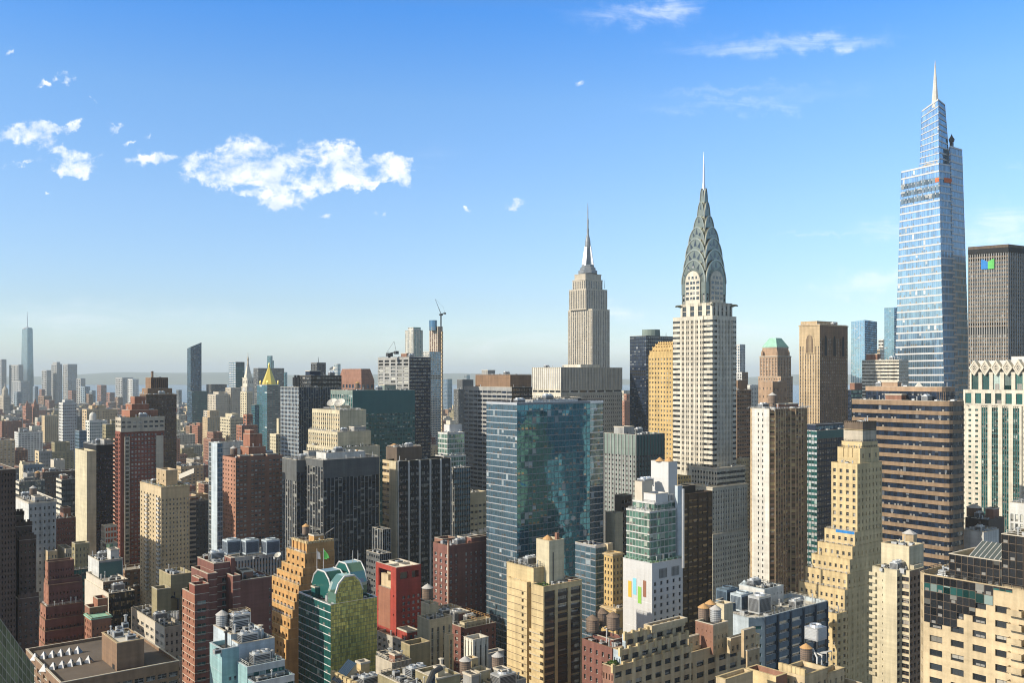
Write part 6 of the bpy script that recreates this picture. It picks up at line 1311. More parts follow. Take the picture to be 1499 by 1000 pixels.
for i in range(NO // 2 - 1):
    f_ = Face(b, P(NO - 1 - i, y1), P(i, y1), P(i + 1, y1), P(NO - 2 - i, y1), CUR(16, 5.65, wh=.9, g='glass_gold_reflection', span='span_green', pm='span_green', ww=.92, dw=.04, ds=.02, top=.1), 'glass_gold_reflection', 5.65 * D / F0); f_.emit(m, [], 0)
o = b.part('mirrored_gable', m)
r = MB()
for i in range(1, NO - 2): r.tube([P(i, y1 - .3), P(i + 1, y1 - .3)], .4, 'white_panel', 5)
b.part('gable_frame', r, o)
m = MB(); ydep = y1 - Ly * .24
m.quads([[P(i, y1 - .1), P(i + 1, y1 - .1), P(i + 1, ydep), P(i, ydep)] for i in range(NO - 1)], 'glass_green'); m.poly([P(i, ydep) for i in range(NO)], 'glass_teal'); b.part('gable_vault', m)
# open octagonal gables behind, facing the street
yc = y0 + Ly * .42
for k, (xa, ww_, hh) in enumerate(((x0 + Lx * .62, Ly * .30, hg * 1.0), (x0 + Lx * .16, Ly * .28, hg * 1.2))):
    q = [(a * ww_, c * hh) for a, c in OCT]; Q = lambda i, x: (x, yc + q[i][0], zr - .5 + q[i][1]); m = MB(); dpt = Lx * .17
    m.poly([Q(i, xa + dpt) for i in range(NO)], 'glass_teal'); m.poly([Q(i, xa - dpt) for i in range(NO - 1, -1, -1)], 'glass_teal'); m.quads([[Q(i, xa - dpt), Q(i, xa + dpt), Q(i + 1, xa + dpt), Q(i + 1, xa - dpt)][::-1] for i in range(NO - 1)], 'glass_teal' if k == 0 else 'glass_green'); o = b.part('octagonal_gable', m)
    r = MB()
    for i in range(1, NO - 2): r.tube([Q(i, xa + dpt), Q(i + 1, xa + dpt)], .34, 'white_panel', 5); r.tube([Q(i, xa - dpt), Q(i + 1, xa - dpt)], .28, 'white_panel', 5)
    b.part('gable_frame', r, o)
b.hvac(x1 - 5, y1 - Ly * .33, zr - 1, 4, 3, 2.2); b.hvac(x0 + Lx * .45, y1 - Ly * .4, zr - 1, 5, 3, 3); b.bulk(x1 - 4, y0 + Ly * .3, zr - 1, 3.5, 3, 4, 'glass_teal', door=False)
for px in (516, 524): x, y = ground(px, 366); b.mast(x, y, zr, zat(806, 366) - zr, .22, 'white_panel')
b = B('scarlet_tower', 'scarlet red tower with square cutouts at the top and small windows', 'tower', 395, 'scarlet', short='scarlet cutout tower')
D = 395; x0, x1, y0, y1 = b.plan(550, 580, 616.5, D); zt = zat(832, D); fl = 9.2 * D / F0; Lx, Ly = x1 - x0, y1 - y0; t = .8
zc = zat(866, D); zn = zat(850, D)
b.box(x0, x1, y0, y1, 0, zc, S(4, 9.2, ww=.14, wh=.3, top=.8, blankcol=(1, 2), wall='scarlet', g='window_dark', skip=(1, 2, 4, 5, 7, 9)), S(5, 9.2, ww=.52, wh=.5, top=1.0, blankcol=(0,), g='window_pale', fr='white_frame', rail=False, mul=2), D=D, par=0, roof='gravel')
m = MB()
m.box(x1 - t, x1, y0, y0 + Ly * .14, zc, zt, 'scarlet'); m.box(x1 - t, x1, y1 - Ly * .26, y1, zc, zt, 'scarlet'); m.box(x1 - t, x1, y0 + Ly * .14, y1 - Ly * .26, zt - 2.0, zt, 'scarlet')
m.box(x0, x1 - t, y1 - t, y1, zc, zn, 'scarlet'); m.box(x0, x1 - t, y1 - t, y1, zt - 2.2, zt, 'scarlet')
for a, c in ((0, .10), (.42, .60), (.90, 1.0)): m.box(x0 + (Lx - t) * (1 - c), x0 + (Lx - t) * (1 - a), y1 - t, y1, zn, zt - 2.2, 'scarlet')
m.box(x0, x0 + t, y0, y1 - t, zc, zt, 'scarlet'); m.box(x0 + t, x1 - t, y0, y0 + t, zc, zt, 'scarlet'); b.part('cutout_frame', m)
m = MB(); m.box(x0 + t, x1 - 3.2, y0 + Ly * .25, y1 - 3.4, zc, zt - 1.4, 'buff'); b.part('inner_core', m)
m = MB(); m.box(x1 - 2.6, x1 - 1.2, y0 + Ly * .14, y0 + Ly * .5, zc, zc + (zt - zc) * .55, 'buff'); m.box(x1 - 2.6, x1 - 1.2, y0 + Ly * .5, y0 + Ly * .74, zc, zc + (zt - zc) * .30, 'buff'); b.part('stepped_screen', m)
m = MB(); m.box(x0 + 1, x1 - 1, y0 + 1, y1 - 1, zt - 1.2, zt - .9, 'pale_roof')
for a in (x0 + .4, (x0 + x1) / 2 - .3, x1 - .8): m.box(a, a + .5, y0 + .2, y1 - .2, zt - .85, zt + .12, 'coping')
for a in (y0 + .3, (y0 + y1) / 2, y1 - .8): m.box(x0 + .95, x1 - .85, a, a + .5, zt - .85, zt + .08, 'coping')
b.part('roof', m); b.hvac(x0 + Lx * .3, y0 + Ly * .3, zt - .9, 3, 2, 1.2)
f = b.wings[0].faces[0]; m = MB(); m.quads([onface(f, .14, .72, zat(925, D), zc, -.04)], 'clay'); b.part('faded_panel', m)
b.w(552, 596, 640, 942, S(6, 10), S(5, 10), wall='concrete', dD=-14, roof='gravel', clut=2)
b = B('loft_building', 'dark red brick loft building with a steaming roof, left of the blue glass tower', 'building', 468, 'dark_red', short='dark red loft building')
LB = dict(ww=.42, wh=.54, fr='white_frame', g='window_pale', top=1.4)
g = b.w(634, 657, 722, 800, S(3, 9.3, **LB), S(9, 9.3, **dict(LB, ww=.38, blankcol=(2,))), roof='tar', cap='brick', clut=2)
m = MB(); f = g.faces[0]; m.quads([[f.S(.93, 0, -.3), f.S(1, 0, -.3), f.S(1, 1.02, -.3), f.S(.93, 1.02, -.3)]], 'coping'); p = f.S(1, 0, 0); m.box(p[0] - .2, p[0] + .5, p[1] - .4, p[1] + .4, 20, g.z1 + 3, 'brick'); b.part('chimney', m)
b.w(683, 690, 722, 788, None, S(4, 9.3, **LB), dD=10); b.w(636, 648, 668, 790, None, None, dD=14, wall='brick', roof='tar')
# small roofs, bottom centre
b = B('apartment_building', 'cream apartment building with long window strips and a wooden water tank', 'building', 372, 'cream', short='cream strip windowed building')
g = b.w(611, 629, 662, 909, None, S(4, 10, mode='pier', ww=.36, wh=.72, ds=.5, dw=.6, span='green_grey', g='window', mul=2, top=1.2), roof='tar', cap='coping'); b.w(650, 657, 664, 931, None, S(1, 10, mode='pier', ww=.4, wh=.7, span='green_grey'), dD=-3)
g2 = b.w(616, 628, 642, 886, None, None, dD=8, wall='cream', roof='tar'); x, y = ground(626, 391); b.tank(x, y, g2.z1 - 1, 2.3, 4.4, 1.0, 'tank_wood', 'grey_cone'); x, y = ground(650, 385); b.hvac(x, y, g.z1 - 1, 4, 3, 2.2)
b = B('low_building', 'low building with a long pale stucco penthouse and rusty roof railing', 'building', 425, 'dark_red', short='stucco penthouse building')
g = b.w(640, 681, 726, 921, S(5, 10), S(5, 10, ww=.3), roof='gravel', clut=3); b.w(673, 680, 718, 913, None, None, dD=4, wall='cream', roof='pale_roof', cap='cream', z0=g.z1 - 2); b.w(636, 652, 676, 894, None, None, dD=26, wall='buff', roof='gravel', clut=1); b.rail(g.x0 + 2, g.x1 - 8, g.y0 + 2, g.y1 - 2, g.z1 + 1.5, 1.6, 'tank_cone'); x, y = ground(668, 440); b.cool(x, y, g.z1 - 1, 6, 5, 5, .5)
b = B('stair_tower', 'white slotted concrete stair tower standing on a clutter of low roofs', 'building', 300, 'stone', short='slotted stair tower')
g = b.w(679, 692.5, 715, 938, PIER(3, 200, ww=.35, wh=.6, top=.06, g='window_dark', span='stone', ds=.2, fh=14, mul=1, rail=False), PIER(3, 200, ww=.35, wh=.6, top=.06, g='window_dark', span='stone', ds=.2, fh=14, mul=1, rail=False), roof='gravel', par=2.2)
b.w(681, 690, 700, 966, None, S(1, 12, ww=.3), dD=-6, wall='sand', roof='tile_roof'); b.w(688, 702, 718, 985, None, S(2, 16, ww=.25, wh=.4), dD=-12, wall='cream', roof='pale_roof')
b = B('apartment_building', 'olive brick shaft with a hollow red tiled top beside the scarlet cutout tower', 'building', 335, 'olive', short='olive brick shaft'); g = b.w(587, 600, 629.5, 946, None, S(5, 16, ww=.06, wh=.2, top=2), roof='tile_roof', par=1.6, cap='buff', wall='olive')
b = B('low_building', 'fluted pale parapet roof in front of the scarlet cutout tower', 'building', 325, 'limestone'); g = b.w(550, 574, 602, 972, None, PIER(14, 60, ww=.4, wh=.9, ind=False, g='limestone', top=.1), roof='gravel', clut=2); b.w(551, 566, 580, 962, None, None, dD=7, wall='dark_grey', roof='gravel'); x, y = ground(571, 340); b.pipe(x, y, g.z1 - 1, 1.8, .6)
b = B('low_building', 'white membrane roof with a big black curved duct at the bottom centre', 'building', 252, 'olive', short='curved duct white roof')
g = b.w(608, 640, 674, 996, S(2, 15, ww=.3), S(4, 15, ww=.2, wh=.3, top=1.4), roof='pale_roof', cap='coping', par=.8); g2 = b.w(553, 606, 660, 1012, None, S(6, 15), dD=-2, roof='pale_roof', cap='coping')
mb = MB(); a = ground(622, 246); c = ground(634, 252); e = ground(646, 254); mb.tube([(a[0], a[1], g.z1 - 9), (a[0], a[1], g.z1 - 1), (c[0], c[1], g.z1 + 2.0), (e[0], e[1], g.z1 + 2.6)], .75, 'dark_metal', 9); a = ground(636, 248); mb.tube([(a[0], a[1], g.z1 - 9), (a[0] + .3, a[1], g.z1 - 3), (c[0], c[1], g.z1 + 1.4)], .6, 'dark_metal', 9); b.part('curved_duct', mb)
x, y = ground(643, 258); b.bulk(x, y, g.z1 - .8, 2.2, 2, 2.4, 'cream', door=False); x, y = ground(646, 262); b.pipe(x, y, g.z1 - .8, 3.4, .45, 'coping')
b = B('low_building', 'brown tiled roof terrace with sloping blue glass skylights and buff merlons', 'building', 262, 'buff', short='blue skylight terrace')
g = b.w(484, 541, 578, 1016, S(8, 14, ww=.3), S(5, 14, ww=.3), roof='tile_roof', cap='sand', par=1.0)
mb = MB(); c0 = ground(506, 277); mb.quads([[(c0[0] + 3.2, c0[1] - 2.5, g.z1 - 1), (c0[0] + 3.2, c0[1] + 2.5, g.z1 - 1), (c0[0] - 2.2, c0[1] + 2.5, g.z1 + 4), (c0[0] - 2.2, c0[1] - 2.5, g.z1 + 4)]], 'glass_deep')
mb.poly([(c0[0] + 3.2, c0[1] + 2.5, g.z1 - 1), (c0[0] - 2.2, c0[1] + 2.5, g.z1 - 1), (c0[0] - 2.2, c0[1] + 2.5, g.z1 + 4)], 'buff')
for k in range(7): y = c0[1] - 2.5 + k * 5 / 6; mb.tube([(c0[0] + 3.25, y, g.z1 - .95), (c0[0] - 2.2, y, g.z1 + 4.05)], .09, 'dark_frame', 4)
b.part('skylight', mb)
for px, D_ in ((518, 268), (523, 266)): x, y = ground(px, D_); b.hvac(x, y, g.z1 - 1, 2.0, 1.7, 1.7)
for k in range(9): p = g.faces[0].S((k + .5) / 9, 1, .3); m = MB(); m.box(p[0] - .5, p[0] + .5, p[1] - .9, p[1] + .9, g.z1 - .5, g.z1 + 1.0, 'sand'); b.part('merlon', m)
x, y = ground(531, 285); b.bulk(x, y, g.z1 - 1, 3, 3, 2.8, 'sand', door=False)
b = B('low_building', 'cluttered low grey roofs with a boxy twin-fan cooling tower beside the buff brick tower', 'building', 285, 'grey', short='cluttered grey roofs')
g = b.w(700, 735, 770, 1003, S(4, 14), S(4, 14), roof='pale_roof', clut=3); x, y = ground(737, 287); b.cool(x, y, g.z1 - 1, 6.6, 4.4, 3.6, .4, 'galvanized'); b.w(706, 715, 738, 958, None, None, dD=36, wall='grey', roof='tar', clut=1); b.w(655, 690, 722, 1010, None, S(5, 14), dD=-4, wall='cream', roof='pale_roof', clut=3)

# ------------------------------------------------------------------ bottom, right of centre
b = B('apartment_tower', 'buff brick apartment tower with a tall square water-tank tower on its roof', 'tower', 345, 'sand', short='buff brick tower')
D = 345; x0, x1, y0, y1 = b.plan(742, 795.5, 852, D); zt = zat(860, D); Ly = y1 - y0; Lx = x1 - x0
SB = dict(wall='sand', span='sand', g='window_dark', fr='sand', rail=False, mul=1)
# recess splits the sunlit side in two bays
ca, cb = y0 + Ly * .56, y0 + Ly * .68
b.poly([(x1, y0), (x1, ca), (x1 - 2.2, ca), (x1 - 2.2, cb), (x1, cb), (x1, y1), (x0, y1), (x0, y0)], 0, zt, [S(1, 10.9, wh=.48, pat=[('p', .74), ('w', .10), ('p', .16)], top=1.4, **SB), None, S(1, 10.9, ww=.62, wh=.55, top=1.4, **SB), None, None,
        S(3, 10.9, mode='pier', ds=.35, dw=.5, wh=.52, top=.7, wall='sand', span='span_bronze', g='window_warm', fr='dark_frame', rail=False, mul=4, pat=[('p', .1), ('w', .8), ('p', .1)])], D=D, roof='gravel', cap='sand', par=1.3)
g = b.wings[0]; mb = MB(); fl = 10.9 * D / F0
for k in range(16):
    z = zt - 1.4 * fl - k * fl + fl * .1
    for a, c in ((y0 + .1, ca - .2), (cb + .2, y1 - .1)): mb.box(x1 - .02, x1 + .06, a, c, z - .14, z + .02, 'dark_brown')
b.part('slab_joint', mb)
mb = MB()
for k in range(10): z = zt - 1.4 * fl - (k + 5) * fl + fl * .1; mb.box(x1 + .02, x1 + 1.3, cb + .3, y1 - .4, z - .2, z, 'coping'); mb.box(x1 + 1.22, x1 + 1.3, cb + .3, y1 - .4, z, z + 1, 'sand')
b.part('balcony_stack', mb)
g2 = b.w(755, 781, 812, 833, None, None, dD=7, wall='sand', roof='gravel', cap='sand', S_=16, z0=zt - 2); g3 = b.w(785, 804, 826, 793, None, None, dD=8, wall='cream', roof='gravel', cap='cream', z0=zt - 2, par=.6)
x, y = (g3.x0 + g3.x1) / 2, (g3.y0 + g3.y1) / 2; mb = MB(); mb.lathe(x + .6, y - .8, [(2.2, g3.z1 - .4), (1.4, g3.z1 + .6), (.1, g3.z1 + 1.5)], 'tank_cone', 14, False); b.part('tank_roof', mb); m = MB(); m.box(x - 2.6, x - 1.4, y + 1, y + 2.2, g3.z1 - .5, g3.z1 + 2.4, 'brick'); b.part('chimney', m)
mb = MB(); f = g3.faces[1]; mb.quads([[f.S(.22, .1, -.06), f.S(.29, .1, -.06), f.S(.29, .75, -.06), f.S(.22, .75, -.06)]], 'dark_metal'); b.part('flue', mb)
b.rail(g2.x0, g2.x1, g2.y0, g2.y1, g2.z1, 1.4, 'dark_frame'); b.plants(x1 - 5, x1 - 1.5, y1 - 5, y1 - 1, zt - 1.2, 30, 1.3); b.w(826, 836, 850, 850, None, None, dD=10, wall='brick', S_=4, z0=zt - 3)
for k in range(3): p = ground(812 + k * 8, 352 + k * 3); b.hvac(p[0], p[1], zt - 1.3, 2, 1.6, 1.4)
b = B('loft_building', 'dark brick building carrying three wooden water tanks', 'building', 335, 'dark_red', short='triple water tank building')
g = b.w(852, 896, 925, 950, S(5, 14, ww=.35, g='window_dark'), S(3, 16, ww=.35, wh=.3, top=1.2, g='window_dark'), roof='tar', cap='brick', clut=1); g2 = b.w(868, 898, 916, 938, None, None, dD=6, wall='dark_red', roof='tar')
for px, D_, z in ((867.5, 350, 0), (881, 356, 1.0), (897.5, 344, 1.4)): x, y = ground(px, D_); b.tank(x, y, g.z1 + 1.0 + z, 2.35, 4.3, 2.4 if px > 890 else 1.2, 'tank_wood', 'tank_wood')
x, y = ground(888, 342); b.pipe(x, y, g.z1, 5, .2, 'white_panel')
b = B('apartment_building', 'ornate sandstone apartment building in the shaded gap left of the white hotel slab', 'building', 430, 'gold_brick', short='ornate sandstone building')
b.w(884, 897, 912, 812, S(3, 9.6, ww=.42, wh=.55, fr='frame'), S(3, 9.6, ww=.42, wh=.55, fr='frame'), wall='gold_brick', roof='gravel', cor=.5, cap='buff', clut=1); b.w(885, 890, 897, 797, None, None, dD=12, wall='buff'); b.w(880, 902, 926, 893, S(3, 10, ww=.4), S(3, 10, ww=.4), dD=-6, cor=.5, cap='buff')
b = B('office_block', 'blank cream shaft with a brown side in the gap behind the white hotel slab', 'building', 500, 'cream'); b.w(886, 900, 912, 752, None, None, wall='cream', roof='gravel', clut=1); b.w(900, 910, 925, 726, None, S(3, 10, mode='ribbon', ind=False, ww=.9, g='glass_black', span='bronze'), dD=8, wall='bronze', roof='gravel')
b = B('hotel_tower', 'white hotel slab bearing four coloured bars, with green glass floors above', 'tower', 385, 'white_panel', short='white hotel slab')
D = 385; x0, x1, y0, y1 = b.plan(912, 954.5, 999.5, D); zt = zat(826, D)
g = b.box(x0, x1, y0, y1, 0, zt, None, S(5, 10.8, ww=.36, wh=.5, top=2.6, g='window_dark', fr='dark_frame', rail=False, mul=1, wall='white_panel'), D=D, wall='white_panel', roof='gravel', cap='white_panel')
f = g.faces[0]
for (pa, pc, ya_, yb_, mt) in ((919.8, 924.6, 851, 874.5, 'logo_orange'), (926.6, 931.6, 847, 871, 'logo_blue'), (934, 939, 859.5, 884, 'logo_green'), (941.5, 946, 850.5, 874.5, 'logo_brown')):
    U = lambda px: ((ray(px)[1] * (x1 / ray(px)[0])) - y0) / (y1 - y0)
    dm = x1 / ray((pa + pc) / 2)[0]; mb = MB(); u0, u1 = U(pa), U(pc); za, zb_ = zat(yb_, dm), zat(ya_, dm)
    q = onface(f, u0, u1, za, zb_, -.12); q0 = onface(f, u0, u1, za, zb_, 0); mb.quads([q] + [[q0[i], q0[(i + 1) % 4], q[(i + 1) % 4], q[i]] for i in range(4)], mt); b.part('coloured_bar', mb)
mb = MB()
for k in range(1, 8): mb.quads([onface(f, k / 8 - .003, k / 8 + .003, 20, zt - .5, -.015)], 'light_grey')
for zz in (885, 925): z = zat(zz, D); mb.quads([onface(f, .02, .98, z, z + .22, -.02)], 'white_frame')
f1 = g.faces[1]
for k in range(10): z = zt - (2.55 + k * 1.0) * 10.8 * D / F0; mb.quads([onface(f1, 0, 1, z - .05, z + .05, -.015)], 'light_grey')
b.part('panel_joint', mb)
mb = MB()
for a in (.22, .62): 
    q = onface(f1, a, a + .26, zt - 6.6, zt - 2.6, -.08); mb.quads([q], 'grey')
    for k in range(6): u = a + .26 * (k + .5) / 6; mb.quads([onface(f1, u - .008, u + .008, zt - 6.4, zt - 2.8, -.12)], 'dark_grey')
b.part('louvre', mb)
GG = dict(g='glass_green', span='light_grey', ww=.93, wh=.86, mm='light_grey', dw=.35, ds=-.05, top=.2)
gg = b.w(916.5, 951, 990, 750, RIB(8, 10.6, **GG), RIB(7, 10.6, **GG), dD=4, z0=zt - 1, roof='gravel', cap='white_panel'); gt = b.w(926, 958, 989, 737, RIB(7, 10.6, **GG), RIB(6, 10.6, **GG), dD=8, z0=gg.z1 - 1, roof='gravel', cap='white_panel')
b.plants(x1 - 3, x1 - .8, y0 + 1, y1 - 1, zt - 1, 50, 1.1); b.plants(x0 + 2, x1 - 2, y1 - 2.6, y1 - .8, zt - 1, 50, 1.3); b.rail(x0 + .5, x1 - .5, y0 + .5, y1 - .5, zt, 1.0, 'copper_green')
b.w(939, 960, 978, 724, None, None, dD=9, wall='white_panel', z0=gt.z1 - 1, S_=7, roof='gravel'); b.w(953, 978.5, 991.5, 677, None, None, dD=18, wall='white_panel', roof='pale_roof', z0=zt)
for px in (966, 979): x, y = ground(px, 408); mb = MB(); mb.lathe(x, y, [(2.2, zat(676, 406)), (.1, zat(670, 406))], 'tank_cone', 12, False); b.part('tank_roof', mb)
g4 = b.w(929, 940, 955, 706, None, None, dD=14, wall='coping', roof='gravel', z0=zt)
for k in range(6): p = ground(962 + k * 4.4, 398 + k * .8); mb = MB(); mb.lathe(p[0], p[1], [(.7, gt.z1 - 1), (.7, gt.z1 + 2.2), (.9, gt.z1 + 2.3), (.9, gt.z1 + 2.7)], 'galvanized', 10); b.part('condenser_fan', mb)
p = ground(945, 404); b.cool(p[0], p[1], zat(712, 404), 6, 4, 3, .4, 'aluminium')
b.w(988, 992, 999, 712, None, None, dD=14, wall='light_blue', roof='gravel', z0=zt); mb = MB(); x, y = ground(1000, 392); mb.tube([(x, y, zat(832, 392)), (x, y, zat(716, 392))], .55, 'aluminium', 8); b.part('flue', mb)
b = B('office_tower', 'dark brown office tower with warm lit window bands right of the white hotel slab', 'tower', 480, 'bronze', short='dark brown lit tower'); b.maxwin = 100
g = b.w(965, 978, 1043, 727, None, S(9, 10, ww=.86, wh=.45, g='window_warm', fr='dark_frame', top=.9, mul=3, rail=False, pk=2, pp=.35, pw=.5, pm='span_bronze', dw=.2), wall='span_bronze', roof='gravel', cap='bronze', clut=2); b.w(990, 1000, 1018, 712, None, None, dD=12, wall='span_black', roof='tar')
b = B('apartment_tower', 'slender apartment tower with a white sunlit face and bronze glass right half', 'skyscraper', 470, 'buff', short='white faced apartment tower')
D = 470; x0, x1, y0, y1 = b.plan(1093, 1126, 1182, D); Ly, Lx = y1 - y0, x1 - x0; zt = zat(599, D)
AW = dict(g='window_dark', fr='frame', rail=False)
pl = [(x1 - 3, y0), (x1 - 3, y0 + Ly * .24), (x1, y0 + Ly * .24), (x1, y1), (x1 - Lx * .10, y1 + 1.5), (x1 - Lx * .42, y1 + 1.5), (x1 - Lx * .42, y1), (x1 - Lx * .55, y1 + 3.2), (x1 - Lx * .75, y1 + 3.4), (x0 + Lx * .05, y1 + 1.0), (x0, y1 - 3), (x0, y0)]
VB = dict(g='window_warm', fr='bronze', span='brown', wh=.6, ww=.76, ds=.1, dw=.2, mode='pier', top=.5, pm='tan', ind=False, rail=False)
b.poly(pl, 0, zt, [S(1, 8.6, ww=.5, wh=.5, wall='tan', g='window', fr='frame', rail=False, mul=2), None, S(4, 8.6, ww=.26, wh=.5, wall='white', blankcol=(0, 3), mul=1, **AW), S(1, 8.6, **VB), S(5, 8.6, **VB), None, S(2, 8.6, **VB), S(3, 8.6, **VB), S(4, 8.6, **VB), S(1, 8.6, **VB)], D=D, roof='gravel', cap='coping', clut=3)
b = B('office_tower', 'dark teal glass office tower with a curved dark front behind the yellow ziggurat tower', 'tower', 590, 'span_teal', short='dark teal glass tower'); b.maxwin = 0
b.w(1179, 1196, 1252, 631, CUR(4, 8.5, wh=.6, g='window_teal', span='aluminium', pm='span_teal', ww=.85), CUR(16, 8.5, wh=.62, g='glass_navy', span='span_navy', pm='span_navy', top=1.4), roof='gravel', clut=1); b.w(1181, 1194, 1234, 622, None, RIB(8, 7, .7, span='span_navy', g='glass_deep'), dD=6, wall='span_navy', roof='pale_roof', cap='aluminium', clut=2)
b = B('art_deco_tower', 'pale yellow brick tower stepping down in five terraces, dark cage on top', 'tower', 420, 'sand', short='yellow ziggurat tower')
YB = dict(ww=.42, wh=.52, g='window_dark', fr='frame', top=.8, wall='sand', rail=True)
D = 420; x0, x1, y0, y1 = b.plan(1217, 1255, 1291, D)
b.box(x0, x1, y0, y1, 0, zat(680, D), S(4, 10.6, **YB), S(7, 10.6, **dict(YB, ww=.3, g='window_dark')), D=D, roof='gravel', cap='sand')
for (a, c, e, y, yb_, dd, sp) in ((1226, 1259, 1287, 657, 681, 4, S(5, 40, mode='pier', ww=.4, wh=.62, top=.35, ds=.3, dw=.5, g='window_dark', fr='sand', blankcol=(0, 4), mul=1, rail=False)), (1232, 1262, 1285, 648, 658, 7, None), (1235, 1263, 1283, 630, 649, 9, None)): b.w(a, c, e, y, sp, S(3, 12, ww=.24) if sp else None, dD=dd, yb=yb_, wall='sand' if y > 640 else 'limestone', roof='gravel', cap='sand')
g = b.w(1236, 1263, 1283, 618, PIER(9, 30, ind=False, ww=.5, wh=.9, top=.05, g='black', pm='bronze', ds=.4), PIER(9, 30, ind=False, ww=.5, wh=.9, top=.05, g='black', pm='bronze', ds=.4), dD=9, yb=631, wall='bronze', roof='tar', cap='bronze')
for k, (a, y) in enumerate(((1207, 780), (1197, 801), (1188, 820), (1179, 841), (1170, 864))):
    e = (k + 1) * 2.4; so = y0 - (ray(a)[1] * ((x1 + e) / ray(a)[0]))
    b.box(x0, x1 + e, y0 - so, y1 + .25 * (k + 1), 0, zat(y, D - e * .6), S(5 + k, 10.6, **YB), S(8, 10.6, **dict(YB, ww=.3, g='window_dark')), D=D, roof='gravel', cap='sand', par=.9)
mb = MB(); f = b.wings[5].faces[0]; mb.quads([onface(f, .38, .99, f.c[3][2] - .9, f.c[3][2] + .3, -.12)], 'mark_blue'); b.part('tarpaulin', mb)
b.w(1165, 1225, 1240, 900, S(6, 10.6, **YB), S(2, 10.6, **YB), dD=-30, S_=16, roof='tar', cap='sand')
b = B('office_block', 'blue painted block with rooftop cooling units and white rimmed roof', 'building', 335, 'blue', short='blue painted block')
D = 335; x0, x1, y0, y1 = b.plan(1052, 1106, 1211, D); ch = 5.0; zt = zat(908, D)
BB = dict(mode='ribbon', ww=.84, wh=.42, ind=False, g='window_pale', span='blue', mm='white_frame', dw=.25, top=1.0)
p2 = (x1 - ch, y1 + ch * .35)
g = b.poly([(x1, y0), (x1, y1 - ch * .6), (x1 - ch, y1), (x0, y1), (x0, y0)], 0, zt, [None, S(1, 13.5, ww=.66, wh=.4, top=.9, g='window_teal', mul=4, wall='blue', fr='dark_frame', rail=False), S(5, 13.5, ww=.72, wh=.42, top=.9, g='window_pale', fr='white_frame', mul=5, rail=False, pk=1, pp=.5, pw=.7, pm='navy', wall='blue')], D=D, wall='light_blue', roof='pale_roof', cap='light_blue', par=1.4)
x, y = ground(1103, 372); g2 = b.w(1082, 1119, 1147, 864, None, S(5, 12, ww=.2, wh=.25), dD=24, wall='light_grey', roof='light_blue', cap='light_blue', z0=zt - 2)
for px, D_ in ((1090, 361), (1104, 366)): x, y = ground(px, D_ + 8); mb = MB(); mb.lathe(x, y, [(2.4, g2.z1 - .6), (.1, g2.z1 + 1.6)], 'light_blue', 14, False); b.part('roof_cone', mb)
for px, D_, bod in ((1065, 362, 'blue'), (1086, 354, 'light_blue'), (1112, 350, 'galvanized')): x, y = ground(px, D_); b.cool(x, y, zt - 1.4, 7.2, 5.0, 6.2, .5, bod, 'navy' if bod != 'galvanized' else 'dark_metal')
for k in range(4): p = ground(1120 + 12 * k, 352 + 5 * k); b.hvac(p[0], p[1], zt - 1.4, 2, 1.4, 1.0)
b.w(1048, 1072, 1092, 884, None, None, dD=16, wall='blue', roof='tar', z0=zt - 4)
b = B('loft_building', 'tan loft building stepping up in terraces, with a white angled duct on its roof', 'building', 262, 'buff', short='stepped tan loft building')
D = 262; x0, x1, y0, y1 = b.plan(882, 898, 1012, D); LF = dict(ww=.66, wh=.48, mul=4, g='window', fr='dark_frame', rail=False, wall='buff', span='tan')
n = 8; zt0 = zat(978, D)
Lx = x1 - x0; fl = 3.5
b.box(x0, x1, y0, y1, 0, zt0, S(4, 17, ww=.4, wall='brick'), S(n, 17, top=.5, **LF), D=D, roof='tile_roof', cap='buff', wall='buff')
b.box(x0, x1 - Lx * .13, y0, y1 - 1.4, zt0 - 1, zt0 + fl, S(3, 17, ww=.4, wall='light_blue'), S(n - 1, 17, top=.45, **LF), D=D, roof='tile_roof', cap='buff', wall='buff')
b.box(x0, x1 - Lx * .24, y0, y1 - 3.0, zt0 + fl - 1, zt0 + 2 * fl, S(3, 17, ww=.4, wall='light_blue'), S(n - 2, 17, top=.45, **LF), D=D, roof='tile_roof', cap='buff', wall='buff')
g = b.box(x0, x1 - Lx * .55, y0 + 2, y1 - 4.6, zt0 + 2 * fl - 1, zt0 + 2 * fl + 1.0, None, None, D=D, roof='tar', cap='coping', wall='buff', clut=2)
for w_ in b.wings[:3]:
    for k in range(n + 1):
        p = w_.faces[1].S(k / n, 1, .2); mb = MB(); mb.box(p[0] - .45, p[0] + .45, p[1] - .35, p[1] + .35, w_.z1 - 1.5, w_.z1 + .9, 'sand'); b.part('merlon', mb)
b.plants(x1 - Lx * .12, x1 - 1, y0 + 1, y1 - 2, zt0 - 1, 60, 1.6)
mb = MB(); a = ground(980, 296); c = ground(999, 300); z = zat(934, 296); mb.tube([(a[0], a[1], z - 2), (a[0], a[1], z), (c[0], c[1], zat(915, 300))], .6, 'white_panel', 8); mb.box(a[0] - 1, a[0] + 1, a[1] - 1, a[1] + 1, z - 3, z - 1, 'white_panel'); b.part('angled_duct', mb); x, y = ground(997, 301); b.pipe(x, y, zat(936, 301), 4, .15, 'dark_metal')
b = B('loft_building', 'tan brick loft with a tank penthouse holding two copper topped tanks and one grey tank', 'building', 285, 'buff', short='tank penthouse loft')
